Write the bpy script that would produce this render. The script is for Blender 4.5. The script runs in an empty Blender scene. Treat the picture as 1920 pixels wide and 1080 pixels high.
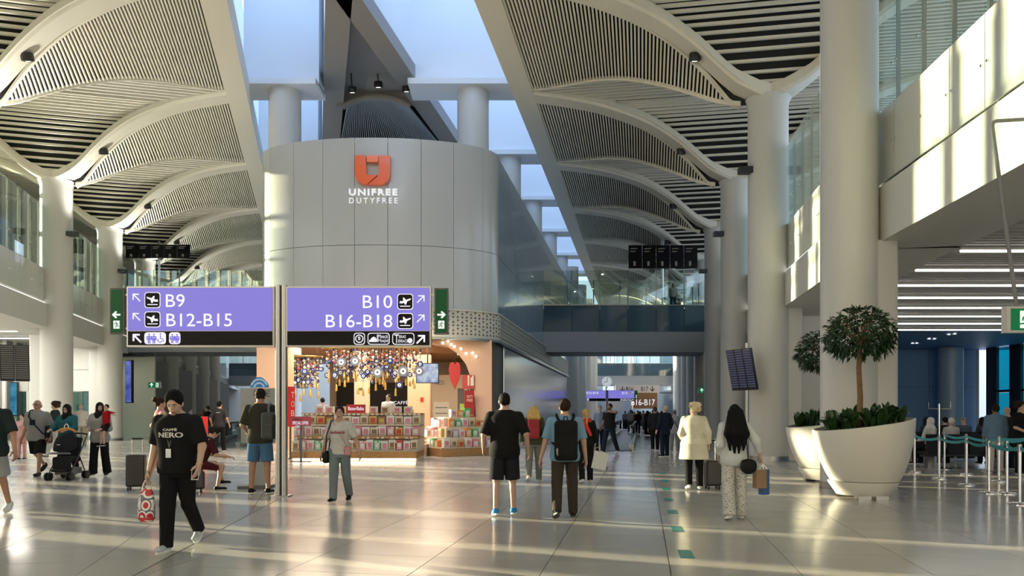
import bpy, math, random
import numpy as np
from mathutils import Vector, Matrix
rnd = random.Random(7)
sc = bpy.context.scene
COL = sc.collection
# ---------------------------------------------------------------- camera, sky, sun, exposure
F, HY, CH = 1400.0, 775.0, 1.5            # focal length in px of a 1920 wide frame, horizon row, eye height
cam = bpy.data.cameras.new('camera'); camo = bpy.data.objects.new('camera', cam); COL.objects.link(camo)
camo.location = (0, 0, CH); camo.rotation_euler = (math.pi/2, 0, 0)
cam.sensor_width = 36; cam.lens = F/1920*36; cam.shift_y = (HY-540)/1920; cam.clip_end = 600
sc.camera = camo
w = bpy.data.worlds.new('world'); sc.world = w; w.use_nodes = True
nt = w.node_tree; nt.nodes.clear()
wo = nt.nodes.new('ShaderNodeOutputWorld'); bg = nt.nodes.new('ShaderNodeBackground')
tc = nt.nodes.new('ShaderNodeTexCoord'); sx = nt.nodes.new('ShaderNodeSeparateXYZ'); cr = nt.nodes.new('ShaderNodeValToRGB')
nt.links.new(tc.outputs['Generated'], sx.inputs[0]); nt.links.new(sx.outputs['Z'], cr.inputs[0])
cr.color_ramp.elements[0].position = 0.0; cr.color_ramp.elements[0].color = (.30, .35, .40, 1)
cr.color_ramp.elements[1].position = 0.8; cr.color_ramp.elements[1].color = (1.15, 1.42, 1.85, 1)
nt.links.new(cr.outputs[0], bg.inputs[0]); nt.links.new(bg.outputs[0], wo.inputs[0]); bg.inputs[1].default_value = 4.2
SUNDIR = Vector((.925, -.38, -.115)).normalized()      # the way the low evening sun travels
sl = bpy.data.lights.new('sun', 'SUN'); sl.energy = 52; sl.angle = math.radians(.6); sl.color = (1.0, .83, .58)
so = bpy.data.objects.new('sun', sl); COL.objects.link(so); so.rotation_euler = SUNDIR.to_track_quat('-Z', 'Y').to_euler()
sc.view_settings.view_transform = 'Standard'; sc.view_settings.look = 'None'
sc.view_settings.gamma = 1; sc.view_settings.use_curve_mapping = False
sc.view_settings.exposure = -0.68
try:
    sc.cycles.max_bounces = 8; sc.cycles.diffuse_bounces = 5; sc.cycles.transparent_max_bounces = 16
    sc.cycles.caustics_reflective = False; sc.cycles.caustics_refractive = False
    sc.cycles.sample_clamp_indirect = 6
except Exception: pass
def area(name, loc, size, energy, color, rot=(0, 0, 0), sy=None):
    l = bpy.data.lights.new(name, 'AREA'); l.energy = energy; l.color = color; l.size = size
    if sy: l.shape = 'RECTANGLE'; l.size_y = sy
    o = bpy.data.objects.new(name, l); COL.objects.link(o); o.location = loc; o.rotation_euler = rot; return o
# ---------------------------------------------------------------- helpers
def W(x, y, Y):                             # a pixel of the photograph at depth Y -> point in the hall
    return Vector(((x-960)*Y/F, Y, CH+(HY-y)*Y/F))
def FY(y): return CH*F/(y-HY)               # depth of a floor point seen on row y
TR, TL = 245/F, -370/F                      # the two concourses run off right and left of the view axis
def R_(off, Y): return (TR*Y+off, Y)
def L_(off, Y): return (TL*Y+off, Y)
AR, AL = -math.atan(TR), -math.atan(TL)     # rotations about z that turn +Y along each concourse

_mats = {}
def mat(name, col, rough=.5, metal=0, spec=.5, var=.06, vscale=6, bump=0, bscale=40, emit=None, estr=1, coat=0, alpha=1):
    if name in _mats: return _mats[name]
    m = bpy.data.materials.new(name); m.use_nodes = True; n = m.node_tree.nodes; l = m.node_tree.links
    b = n['Principled BSDF']; c = (*col, 1)
    b.inputs['Roughness'].default_value = rough; b.inputs['Metallic'].default_value = metal
    b.inputs['Specular IOR Level'].default_value = spec; b.inputs['Coat Weight'].default_value = coat
    if var:
        t = n.new('ShaderNodeTexCoord'); no = n.new('ShaderNodeTexNoise'); no.inputs['Scale'].default_value = vscale; no.inputs['Detail'].default_value = 3
        mx = n.new('ShaderNodeMix'); mx.data_type = 'RGBA'
        mx.inputs['A'].default_value = tuple(min(1, v*(1-var)) for v in col)+(1,); mx.inputs['B'].default_value = tuple(min(1, v*(1+var)) for v in col)+(1,)
        l.new(t.outputs['Object'], no.inputs['Vector']); l.new(no.outputs['Fac'], mx.inputs['Factor']); l.new(mx.outputs['Result'], b.inputs['Base Color'])
        if bump:
            n2 = n.new('ShaderNodeTexNoise'); n2.inputs['Scale'].default_value = bscale; bp = n.new('ShaderNodeBump'); bp.inputs['Strength'].default_value = bump
            l.new(t.outputs['Object'], n2.inputs['Vector']); l.new(n2.outputs['Fac'], bp.inputs['Height']); l.new(bp.outputs['Normal'], b.inputs['Normal'])
    else: b.inputs['Base Color'].default_value = c
    if emit: b.inputs['Emission Color'].default_value = (*emit, 1); b.inputs['Emission Strength'].default_value = estr
    _mats[name] = m; return m
def glass(name, tint=(.85, .95, .93), refl=.12, rough=.0, dens=0.0):
    """a thin pane: tinted see-through, glossy at the angle real glass is; dens adds a printed or dusty film"""
    if name in _mats: return _mats[name]
    m = bpy.data.materials.new(name); m.use_nodes = True; n = m.node_tree.nodes; l = m.node_tree.links; n.clear()
    o = n.new('ShaderNodeOutputMaterial'); t = n.new('ShaderNodeBsdfTransparent'); g = n.new('ShaderNodeBsdfGlossy'); mx = n.new('ShaderNodeMixShader')
    fr = n.new('ShaderNodeFresnel'); ge = n.new('ShaderNodeNewGeometry'); mi_ = n.new('ShaderNodeMath'); mi_.operation = 'MULTIPLY_ADD'; mi_.inputs[1].default_value = -.8333; mi_.inputs[2].default_value = 1.5; l.new(ge.outputs['Backfacing'], mi_.inputs[0]); l.new(mi_.outputs[0], fr.inputs['IOR']); ma = n.new('ShaderNodeMath'); ma.operation = 'ADD'; ma.inputs[1].default_value = refl-.04; ma.use_clamp = True
    t.inputs[0].default_value = (*tint, 1); g.inputs['Roughness'].default_value = rough; g.inputs['Color'].default_value = (.9, .95, .95, 1)
    l.new(fr.outputs[0], ma.inputs[0]); l.new(ma.outputs[0], mx.inputs[0]); l.new(t.outputs[0], mx.inputs[1]); l.new(g.outputs[0], mx.inputs[2])
    last = mx.outputs[0]
    if dens:
        d = n.new('ShaderNodeBsdfDiffuse'); d.inputs[0].default_value = (.75, .78, .75, 1); m2 = n.new('ShaderNodeMixShader'); m2.inputs[0].default_value = dens
        l.new(last, m2.inputs[1]); l.new(d.outputs[0], m2.inputs[2]); last = m2.outputs[0]
    l.new(last, o.inputs[0]); _mats[name] = m; return m

class MB:
    """collects boxes, tubes, lofts and prisms, then links them as ONE mesh object"""
    def __init__(s): s.v = []; s.f = []; s.m = []
    def add(s, vs, fs, mi=0):
        b = len(s.v); s.v.extend([tuple(p) for p in vs]); s.f.extend([tuple(b+i for i in q) for q in fs]); s.m.extend([mi]*len(fs)); return s
    def box(s, c, d, mi=0, rz=0, M=None):
        x, y, z = d[0]/2, d[1]/2, d[2]/2
        ps = [Vector(p) for p in ((-x,-y,-z),(x,-y,-z),(x,y,-z),(-x,y,-z),(-x,-y,z),(x,-y,z),(x,y,z),(-x,y,z))]
        if rz: r = Matrix.Rotation(rz, 3, 'Z'); ps = [r@p for p in ps]
        if M is not None: ps = [M@p for p in ps]
        return s.add([p+Vector(c) for p in ps], [(3,2,1,0),(4,5,6,7),(0,1,5,4),(1,2,6,5),(2,3,7,6),(3,0,4,7)], mi)
    def hexa(s, a, b, mi=0):                # two quads of four points, joined into a solid
        return s.add(list(a)+list(b), [(3,2,1,0),(4,5,6,7),(0,1,5,4),(1,2,6,5),(2,3,7,6),(3,0,4,7)], mi)
    def rbox(s, c, d, r, mi=0, n=3):        # box with rounded upright corners
        pts = []
        for k, (sx_, sy_) in enumerate(((1,1),(-1,1),(-1,-1),(1,-1))):
            for j in range(n+1):
                a = math.pi/2*(k+j/n); pts.append((c[0]+sx_*(d[0]/2-r)+r*math.cos(a), c[1]+sy_*(d[1]/2-r)+r*math.sin(a)))
        return s.prism(pts, c[2]-d[2]/2, c[2]+d[2]/2, mi)
    def prism(s, pts, z0, z1, mi=0):        # counter-clockwise outline
        n = len(pts); return s.add([(x, y, z0) for x, y in pts]+[(x, y, z1) for x, y in pts],
            [tuple(range(n-1, -1, -1)), tuple(range(n, 2*n))]+[(i, (i+1)%n, n+(i+1)%n, n+i) for i in range(n)], mi)
    def plate(s, pts, y0, y1, mi=0):        # outline in x,z (counter-clockwise seen from -y), from y0 (front) to y1
        n = len(pts); return s.add([(x, y0, z) for x, z in pts]+[(x, y1, z) for x, z in pts],
            [tuple(range(n)), tuple(range(2*n-1, n-1, -1))]+[(i, n+i, n+(i+1)%n, (i+1)%n) for i in range(n)], mi)
    def loft(s, rings, mi=0, closed=True, caps=True):
        n = len(rings[0]); b = len(s.v); s.v.extend([tuple(p) for r in rings for p in r])
        for i in range(len(rings)-1):
            for j in range(n if closed else n-1):
                k = (j+1) % n; s.f.append((b+i*n+j, b+i*n+k, b+(i+1)*n+k, b+(i+1)*n+j)); s.m.append(mi)
        if caps and closed:
            s.f.append(tuple(b+j for j in range(n-1, -1, -1))); s.f.append(tuple(b+(len(rings)-1)*n+j for j in range(n))); s.m += [mi, mi]
        return s
    def tube(s, pts, r, n=8, mi=0):
        pts = [Vector(p) for p in pts]; rs = r if isinstance(r, (list, tuple)) else [r]*len(pts); rings = []; px_ = None
        for i, p in enumerate(pts):
            t = (pts[min(i+1, len(pts)-1)]-pts[max(i-1, 0)]).normalized()
            if px_ is None: px_ = t.orthogonal().normalized()
            else: px_ = (px_-t*px_.dot(t)).normalized()
            q = t.cross(px_); rings.append([p+(px_*math.cos(a)+q*math.sin(a))*rs[i] for a in (2*math.pi*k/n for k in range(n))])
        return s.loft(rings, mi)
    def lathe(s, prof, c=(0, 0, 0), n=16, mi=0):   # (radius, z) profile
        return s.loft([[(c[0]+r*math.cos(2*math.pi*k/n), c[1]+r*math.sin(2*math.pi*k/n), c[2]+z) for k in range(n)] for r, z in prof], mi)
    def ball(s, c, r, n=10, m=6, mi=0):
        r = (r, r, r) if not isinstance(r, (tuple, list)) else r
        return s.loft([[(c[0]+r[0]*math.sin(t)*math.cos(2*math.pi*k/n), c[1]+r[1]*math.sin(t)*math.sin(2*math.pi*k/n), c[2]-r[2]*math.cos(t)) for k in range(n)]
                       for t in (max(.05, min(math.pi-.05, math.pi*j/m)) for j in range(m+1))], mi)
    def mesh(s, name, mats, smooth=None):
        me = bpy.data.meshes.new(name); me.from_pydata(s.v, [], s.f)
        for m in (mats if isinstance(mats, (list, tuple)) else [mats]): me.materials.append(m)
        if any(s.m): me.polygons.foreach_set('material_index', s.m)
        if smooth is not None: me.shade_smooth(); me.set_sharp_from_angle(angle=math.radians(smooth))
        me.update(); return me
    def build(s, name, mats, parent=None, smooth=None, loc=None, rz=0, kind=None, label=None):
        return put(name, s.mesh(name, mats, smooth), parent, loc, rz, kind, label)
def put(name, me, parent=None, loc=None, rz=0, kind=None, label=None):
    o = bpy.data.objects.new(name, me); COL.objects.link(o)
    if parent: o.parent = parent
    if loc is not None: o.location = loc
    if rz: o.rotation_euler = (0, 0, rz)
    if kind: o['kind'] = kind
    if label: o['label'] = label
    return o
def thing(name, label, cat, loc=(0, 0, 0), rz=0, group=None):
    o = bpy.data.objects.new(name, None); COL.objects.link(o); o.location = loc; o.rotation_euler = (0, 0, rz); o.empty_display_size = .2
    return tag(o, label, cat, group)
def tag(o, label, cat=None, group=None, kind=None):
    o['label'] = label
    if cat: o['category'] = cat
    if group: o['group'] = group
    if kind: o['kind'] = kind
    return o
def struct(name, label):
    o = bpy.data.objects.new(name, None); COL.objects.link(o); o['kind'] = 'structure'; o['label'] = label; return o
def copy_tree(o, parent=None, loc=None, rz=None, label=None, scale=None):
    c = o.copy(); COL.objects.link(c)
    if parent is not None: c.parent = parent
    if loc is not None: c.location = loc
    if rz is not None: c.rotation_euler = (0, 0, rz)
    if label: c['label'] = label
    if scale: c.scale = scale
    for ch in list(o.children): copy_tree(ch, c)
    return c
def text(body, size, m, parent, loc, rot=(math.pi/2, 0, 0), ext=.004, align='LEFT', off=0, name='lettering', label=None, sx_=1, space=1):
    cu = bpy.data.curves.new(name, 'FONT'); cu.body = body; cu.size = size; cu.extrude = ext; cu.align_x = align; cu.align_y = 'BOTTOM_BASELINE'
    cu.offset = off; cu.resolution_u = 3; cu.space_character = space
    t = bpy.data.objects.new(name, cu); me = bpy.data.meshes.new_from_object(t); bpy.data.objects.remove(t); bpy.data.curves.remove(cu)
    me.materials.clear(); me.materials.append(m)
    o = put(name, me, parent, loc, label=label); o.rotation_euler = rot; o.scale = (sx_, 1, 1); return o
def lerp(a, b, t): return a+(b-a)*t
def interp(x, xs, ys): return float(np.interp(x, xs, ys))

# ---------------------------------------------------------------- materials of the hall
M_white = mat('white_paint', (.62, .615, .58), .45, var=.03, vscale=.8)
M_ceil = mat('ceiling_cream', (.70, .675, .58), .55, var=.03, vscale=1)
M_slat = mat('slat_cream', (.74, .715, .62), .5, var=.04, vscale=2)
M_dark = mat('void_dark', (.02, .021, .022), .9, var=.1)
M_column = mat('column_paint', (.56, .56, .535), .42, var=.03, vscale=.5)
M_beamw = mat('skylight_white', (.74, .76, .78), .55, var=.03, vscale=.3)
M_panel = mat('drum_panel', (.46, .475, .475), .24, var=.03, vscale=.7, coat=.25)
M_bluepanel = mat('blue_metal_panel', (.22, .29, .37), .16, metal=.55, var=.12, vscale=.5)
M_steel = mat('brushed_steel', (.36, .365, .37), .3, metal=1, var=.05)
M_chrome = mat('chrome', (.75, .75, .76), .1, metal=1, var=.03)
M_black = mat('black_plastic', (.010, .010, .012), .45, var=.1, spec=.25)
M_blackmetal = mat('black_metal', (.03, .03, .033), .35, metal=.4, var=.1)
M_darkgrey = mat('dark_grey', (.10, .105, .11), .5, var=.08)
M_strip = mat('light_strip', (.9, .9, .9), .5, var=0, emit=(1, .97, .9), estr=2.2)
M_lamp = mat('lamp_white', (.9, .9, .9), .5, var=0, emit=(1, .97, .9), estr=11)
M_lampwarm = mat('lamp_warm', (.9, .85, .75), .5, var=0, emit=(1, .82, .55), estr=14)
M_glass = glass('clear_glass', (.87, .93, .90), .12)
M_glassband = glass('dark_band_glass', (.10, .19, .24), .10)
M_bandwhite = mat('printed_glass', (.60, .62, .575), .22, var=.03, vscale=.6, coat=.4)
# ---------------------------------------------------------------- floor: two fields of stone tiles, laid along the two concourses
def m_tile(name, col):
    m = mat(name, col, .17, var=.05, vscale=1.3, spec=.55); b = m.node_tree.nodes['Principled BSDF']; n = m.node_tree.nodes; l = m.node_tree.links
    t = n.new('ShaderNodeTexCoord'); no = n.new('ShaderNodeTexNoise'); no.inputs['Scale'].default_value = 2.2; no.inputs['Detail'].default_value = 5
    mr = n.new('ShaderNodeMapRange'); mr.inputs['To Min'].default_value = .12; mr.inputs['To Max'].default_value = .24
    l.new(t.outputs['Object'], no.inputs['Vector']); l.new(no.outputs['Fac'], mr.inputs['Value']); l.new(mr.outputs['Result'], b.inputs['Roughness']); return m
M_tiles = [m_tile('stone_tile_a', (.42, .395, .36)), m_tile('stone_tile_b', (.45, .425, .385)), m_tile('stone_tile_c', (.385, .365, .335))]
floor = struct('floor', 'polished pale stone floor of the concourse, laid in large tiles')
fb = MB(); fb.box((0, 40, -.06), (140, 190, .08)); fb.build('screed', mat('joint_grey', (.13, .12, .11), .6), floor)
TWX, TLY = 1.2, 0.9
def tile_mesh(i):
    b = MB(); g = .004; b.box((TWX/2, TLY/2, -.0125), (TWX-2*g, TLY-2*g, .025)); return b.mesh('tile', M_tiles[i])
tms = [tile_mesh(i) for i in range(3)]
def seam_x(Y): return -3.5-(Y-6.9)*.094
def in_view(X, Y): return Y > 5.6 and abs(X) < Y*.72+1.2
def clip_seam(pts, sg):
    f = lambda p: sg*(p.x-seam_x(p.y))-.006; out = []
    for p, q in zip(pts, pts[1:]+pts[:1]):
        a, b = f(p), f(q)
        if a >= 0: out.append(p)
        if (a >= 0) != (b >= 0): out.append(p+(q-p)*(a/(a-b)))
    return out
cand = []; far = [MB(), MB(), MB()]
for side, a in (('r', AR), ('l', AL)):
    ca, sa = math.cos(a), math.sin(a)
    for i in range(-55, 56):
        for j in range(-16, 110):
            u, v = i*TWX+.26, j*TLY+.35
            cx, cy = (u+TWX/2)*ca-(v+TLY/2)*sa, (u+TWX/2)*sa+(v+TLY/2)*ca
            d = cx-seam_x(cy); half = .62
            if ((side == 'r') != (d > 0) and abs(d) > half+.5) or not -12 < cy < 84 or abs(cx) > 45: continue
            x0, y0 = u*ca-v*sa, u*sa+v*ca
            k = rnd.choice((0, 0, 0, 1, 1, 2))
            if abs(d) < half+.5:
                g = .004; pts = [Vector((x_*ca-y_*sa, x_*sa+y_*ca)) for x_, y_ in ((u+g, v+g), (u+TWX-g, v+g), (u+TWX-g, v+TLY-g), (u+g, v+TLY-g))]
                pts = clip_seam(pts, 1 if side == 'r' else -1)
                if len(pts) > 2: far[k].prism([tuple(p) for p in pts], -.025, 0)
                continue
            if abs(d) > half+.25 and in_view(cx, cy) and cy < 22: cand.append((cy, x0, y0, a, k))
            else: far[k].box((cx, cy, -.0125), (TWX-.008, TLY-.008, .025), rz=a)
cand.sort()
for n_, (cy, x0, y0, a, k) in enumerate(cand):
    if n_ < 298: put('tile', tms[k], floor, (x0, y0, 0), a)
    else:
        ca, sa = math.cos(a), math.sin(a); far[k].box((x0+(TWX/2)*ca-(TLY/2)*sa, y0+(TWX/2)*sa+(TLY/2)*ca, -.0125), (TWX-.008, TLY-.008, .025), rz=a)
for k in range(3): far[k].build('tile_field', M_tiles[k], floor, kind='stuff')
sb = MB(); sb.hexa([(seam_x(-8)-.006, -8, -.02), (seam_x(-8)+.006, -8, -.02), (seam_x(60)+.006, 60, -.02), (seam_x(60)-.006, 60, -.02)],
                   [(seam_x(-8)-.006, -8, .0012), (seam_x(-8)+.006, -8, .0012), (seam_x(60)+.006, 60, .0012), (seam_x(60)-.006, 60, .0012)])
sb.build('expansion_joint', M_blackmetal, floor)

# ---------------------------------------------------------------- vaulted ceilings
S = 8.5; ZC, ZE = 11.6, 14.46
def Cp(side, k): Y = S*(k+.84); x, y = (R_(4.05, Y) if side > 0 else L_(-11.28, Y)); return Vector((x, y, ZC))
def Ep(side, k): Y = S*(k+.58); x, y = (R_(-4.82, Y) if side > 0 else L_(-3.15, Y)); return Vector((x, y, ZE))
US = [-1, -.8, -.6, -.45, -.3, -.2, -.1, 0, .08, .15, .26, .48, .66, .81, 1]
ZX = np.linspace(0, 1, 201)
ZY = np.interp(np.linspace(-.2, 1.2, 281), [-.2, 0, .05, .09, .15, .26, .38, .48, .66, .81, 1, 1.2], [0, 0, .05, .20, .50, 1.32, 1.95, 2.30, 2.68, 2.80, 2.86, 2.88])
ker = np.hanning(35); ker /= ker.sum(); ZY = np.convolve(ZY, ker, 'same')[40:241]
def zrib(u):
    return ZC+interp(abs(u), ZX, ZY)
def smooth_tab(xs, ys, n=27):
    y = np.interp(np.linspace(-.2, 1.2, 281), xs, ys); k = np.hanning(n); return np.convolve(np.pad(y, 20, 'edge'), k/k.sum(), 'same')[60:261]
DZT = smooth_tab([0, .1, .2, .3, .42, .55, .8, 1], [0, .42, .72, .82, .72, .5, .28, .0])
GDT = smooth_tab([0, .12, .3, .55, .8, .93, 1], [0.02, .05, .21, .48, .76, .9, .93])
def dz(u): return interp(u, ZX, DZT)
def gdiag(u): return interp(u, ZX, GDT)
def surf(side, u, v, kind):
    """point on the vault of bay 0; u runs from the column line (0) to the skylight edge (1), v along the concourse"""
    c0, c1, e0 = Cp(side, 0), Cp(side, 1), Ep(side, 0); st = c1-c0
    if u >= 0: p = c0+(e0-c0)*u
    else:
        d = st.normalized(); q = Vector((d.y, -d.x, 0)); al = (e0-c0).dot(d); p = c0+q*((e0-c0).dot(q))*u+d*al*abs(u)
    p = p+st*v
    if u < 0: zz = zrib(u)
    elif kind == 'A':
        g = max(gdiag(u), .02); t = min(1, v/g); zz = zrib(u)-dz(u)*t**1.3
    elif kind == 'B':
        g = gdiag(u); t = max(0, (v-g)/max(.05, 1-g)); zz = zrib(u)-dz(u)*(1-t)**1.6+.14*math.sin(math.pi*t)*min(1, u*3)
    else: zz = zrib(u)
    return Vector((p.x, p.y, zz))
def strip(mb, pts, wdir, wd, h):             # a bar of width wd and height h along pts (its underside on pts)
    wv = Vector(wdir)*wd/2; mb.loft([[p-wv, p+wv, p+wv+Vector((0, 0, h)), p-wv+Vector((0, 0, h))] for p in pts])
def make_bay(side):
    """one bay; crescents hang as fins between a rib and a diagonal lip, behind them straight slats roll down to the next column"""
    C0, E0 = Cp(side, 0), Ep(side, 0); st = Cp(side, 1)-C0; LB = st.length; st.normalize()
    cr_ = Vector((st.y, -st.x, 0)) if side < 0 else Vector((-st.y, st.x, 0)); ce = E0-C0; WB, DB_ = ce.dot(cr_), -ce.dot(st)
    def pt(u, s_, z): p = C0+cr_*WB*u+st*s_; return Vector((p.x, p.y, z))
    def fB(t): return zrib(max(0, min(1, t/DB_)))
    def ub(t):                                    # how far a slat reaches towards the skylight before rib or fin stops it
        u1 = min(.97, t/DB_)
        for u in np.linspace(.06, .97, 92):
            if u > u1: return u1
            if LB*gdiag(u)-DB_*u > LB-t-.03: return float(u)
        return u1
    out = {}
    b = MB(); n = 62; rib = .065                                           # crescent: slats along the concourse
    for i in range(n):
        u = .11+(.955-.11)*(i+.5)/n; g = gdiag(u)-.012
        if g-rib < .015: continue
        strip(b, [surf(side, u, rib+(g-rib)*t, 'A') for t in (0, .25, .5, .75, 1)], cr_, .058, .11)
    out['crescent_slats'] = (b, M_slat)
    b = MB(); f = MB(); rows = []; t = .32                               # shell: straight slats across the concourse
    while t < LB+DB_-.2:
        u0 = -min(1, t/DB_); u1 = ub(t) if t < LB-.05 else -(t-LB)/DB_-.03
        if t > LB-.05 and u1-u0 < .05: break
        z = fB(t); strip(b, [pt(u, LB-t, z) for u in np.linspace(u0, u1, 5)], st, .085+.03*min(1, t/DB_), .09); rows.append([pt(u, LB-t, z+.34) for u in (u0, (u0+u1)/2, u1)])
        t += .155 if t < DB_*.7 else .25
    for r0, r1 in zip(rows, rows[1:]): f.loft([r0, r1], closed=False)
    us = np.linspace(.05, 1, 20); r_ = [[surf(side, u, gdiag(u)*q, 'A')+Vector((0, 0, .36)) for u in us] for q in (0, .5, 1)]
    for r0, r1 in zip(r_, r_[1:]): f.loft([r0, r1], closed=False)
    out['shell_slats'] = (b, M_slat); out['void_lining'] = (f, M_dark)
    def frame(path, wdt, hh):
        f = MB(); rings = []
        m_ = len(path)
        for i, p in enumerate(path):
            t = (path[(i+1) % m_]-path[i-1]); t.z = 0; t.normalize(); nn = Vector((-t.y, t.x, 0))*wdt/2
            rings.append([p-nn-Vector((0, 0, .03)), p+nn-Vector((0, 0, .03)), p+nn+Vector((0, 0, hh)), p-nn+Vector((0, 0, hh))])
        rings.append(rings[0]); f.loft(rings, caps=False); return f
    ua = np.linspace(.1, .95, 22)
    path = [surf(side, u, .06, 'A') for u in ua]+[surf(side, .965, v, 'A') for v in np.linspace(.09, .87, 8)]+[surf(side, u, gdiag(u)-.005, 'A') for u in ua[::-1]]
    out['crescent_frame'] = (frame(path, .10, .12), M_ceil)
    us = np.linspace(.02, .95, 24); path = [surf(side, u, .94, 'x') for u in us[::-1]]+[surf(side, u, .94, 'x') for u in np.linspace(0, -1, 20)]
    f = MB(); strip(f, path, st, .12, .2); out['shell_frame'] = (f, M_ceil)
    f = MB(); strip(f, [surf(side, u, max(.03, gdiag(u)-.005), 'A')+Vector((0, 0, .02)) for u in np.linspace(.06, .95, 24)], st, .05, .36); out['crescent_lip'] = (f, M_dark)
    b = MB(); rings = []                                                 # rib: a broad smooth band from column to skylight edge
    for u in np.linspace(-1, 1, 49):
        p = surf(side, u, 0, 'x'); wd = .50 if abs(u) > .12 else .62
        a = st*wd
        rings.append([p-a, p-a*.85-Vector((0, 0, .10)), p+a*.85-Vector((0, 0, .10)), p+a, p+a+Vector((0, 0, .3)), p-a+Vector((0, 0, .3))])
    b.loft(rings); out['rib'] = (b, M_ceil)
    return {k: v[0].mesh(k, v[1], None if k.endswith('slats') else 40) for k, v in out.items()}
def spot_mesh():
    b = MB(); b.lathe([(.0, .02), (.16, .02), (.19, -.02), (.19, -.22), (.15, -.24), (.14, -.20), (.0, -.20)], n=14, mi=0); return b.mesh('lamp_can', M_blackmetal, 40)
spm = spot_mesh(); lens = MB(); lens.lathe([(0, -.205), (.11, -.205), (.11, -.225), (0, -.225)], n=12); lens = lens.mesh('lens', M_lamp)
def spotlight(p, label, tilt=(0, 0), group='ceiling spotlights on the ribs'):
    t = thing('ceiling_spotlight', label, 'spotlight', p, 0, group); t.rotation_euler = (tilt[0], tilt[1], 0)
    put('lamp_can', spm, t); put('lens', lens, t); return t
ORD = ['first', 'second', 'third', 'fourth', 'fifth', 'sixth', 'seventh', 'eighth', 'ninth', 'tenth']
for side, nm in ((1, 'right'), (-1, 'left')):
    ceil = struct('ceiling_'+nm, f'cream vaulted slat ceiling over the {nm} concourse')
    bay = make_bay(side); step = Cp(side, 1)-Cp(side, 0)
    for k in range(-1, 11):
        for part, me in bay.items():
            put(part, me, ceil, tuple(step*k), kind='stuff' if part.endswith('slats') else None)
        if 2 <= k <= 7:
            p = surf(side, .27, 0, 'x')+step*k-Vector((0, 0, .10))
            spotlight(p, f'black ceiling spotlight on the {ORD[k-2]} rib from the front of the {nm} slat ceiling', (.35, 0))
    b = MB(); y0, y1 = -4, 100; g = lambda o, Y: (R_ if side > 0 else L_)(o, Y); o0 = -4.82 if side > 0 else -3.15
    a = [(*g(o0-.42, y0), ZE-.12), (*g(o0+.42, y0), ZE-.12), (*g(o0+.42, y1), ZE-.12), (*g(o0-.42, y1), ZE-.12)]
    b.hexa(a, [(x, y, ZE+.9) for x, y, z in a]); b.build('edge_beam', M_ceil, ceil)
    b = MB(); sg = 1 if side > 0 else -1                                   # roof slab that keeps the daylight out above the vault
    o1 = o0+sg*.4; o2 = o0+sg*19
    a = [(*g(o1, y0), ZE+.75), (*g(o2, y0), ZE+.75), (*g(o2, y1), ZE+.75), (*g(o1, y1), ZE+.75)]
    b.hexa(a, [(x, y, ZE+1) for x, y, z in a]); b.build('roof_slab', M_white, ceil)

# uplights: the black projectors on the columns wash the vaults
for side, c_, e_ in ((1, (1, .95, .86), 0), (-1, (1, .95, .84), 250)):
    for k in range(1, 8):
        p = Cp(side, k); 
        if e_:
            l_ = bpy.data.lights.new('vault_uplight', 'SPOT'); l_.energy = e_*6; l_.color = c_; l_.spot_size = math.radians(120); l_.spot_blend = .7; l_.shadow_soft_size = .25
            q_ = bpy.data.objects.new('vault_uplight', l_); COL.objects.link(q_); q_.location = (p.x-side*1.05, p.y-.3, 9.5); q_.rotation_euler = Vector((-side*.5, .1, .9)).to_track_quat('-Z', 'Y').to_euler()
# ---------------------------------------------------------------- skylight slots: white cross beams on round columns, and the central wedge roof
ZW, ZT = 16.0, 15.5
sky = struct('ceiling_skylight', 'tall white cross beams of the skylights between the vaults and the central roof')
def lwe(Y): return TL*Y+.48
def rwe(Y): return TR*Y-9.9
colm = struct('column_skylight', 'round columns that carry the skylight beams')
for side in (1, -1):
    for k in range(2, 9):
        Y = S*(k+.78)
        if side > 0: xa, xb = rwe(Y-.9)+.06, R_(-4.82, Y)[0]-.2; xc = R_(-7.3, Y)[0]
        else: xa, xb = L_(-3.15, Y)[0]+.2, lwe(Y+.6)-.06; xc = L_(-1.28, Y)[0]
        b = MB(); sk = -.0
        b.box(((xa+xb)/2, Y+.15, (ZT+21.5)/2), (xb-xa, .9, 21.5-ZT)); b.box(((xa+xb)/2, Y, ZT-.06), (xb-xa, 1.7, .24)); b.build('cross_beam', M_beamw, sky)
        if k < 3: continue
        b = MB(); b.lathe([(.68, 4), (.68, ZT)], (xc, Y, 0), 28); b.build('column_shaft', M_column, colm, 40)
M_sky = glass('skylight_glass', (.82, .90, 1.0), .06)  # unseen panes added to temper the daylight in the slots
wsk = struct('window_4', 'unseen skylight glazing added over the slots to temper daylight, with sun-blocking upstand walls')
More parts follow.
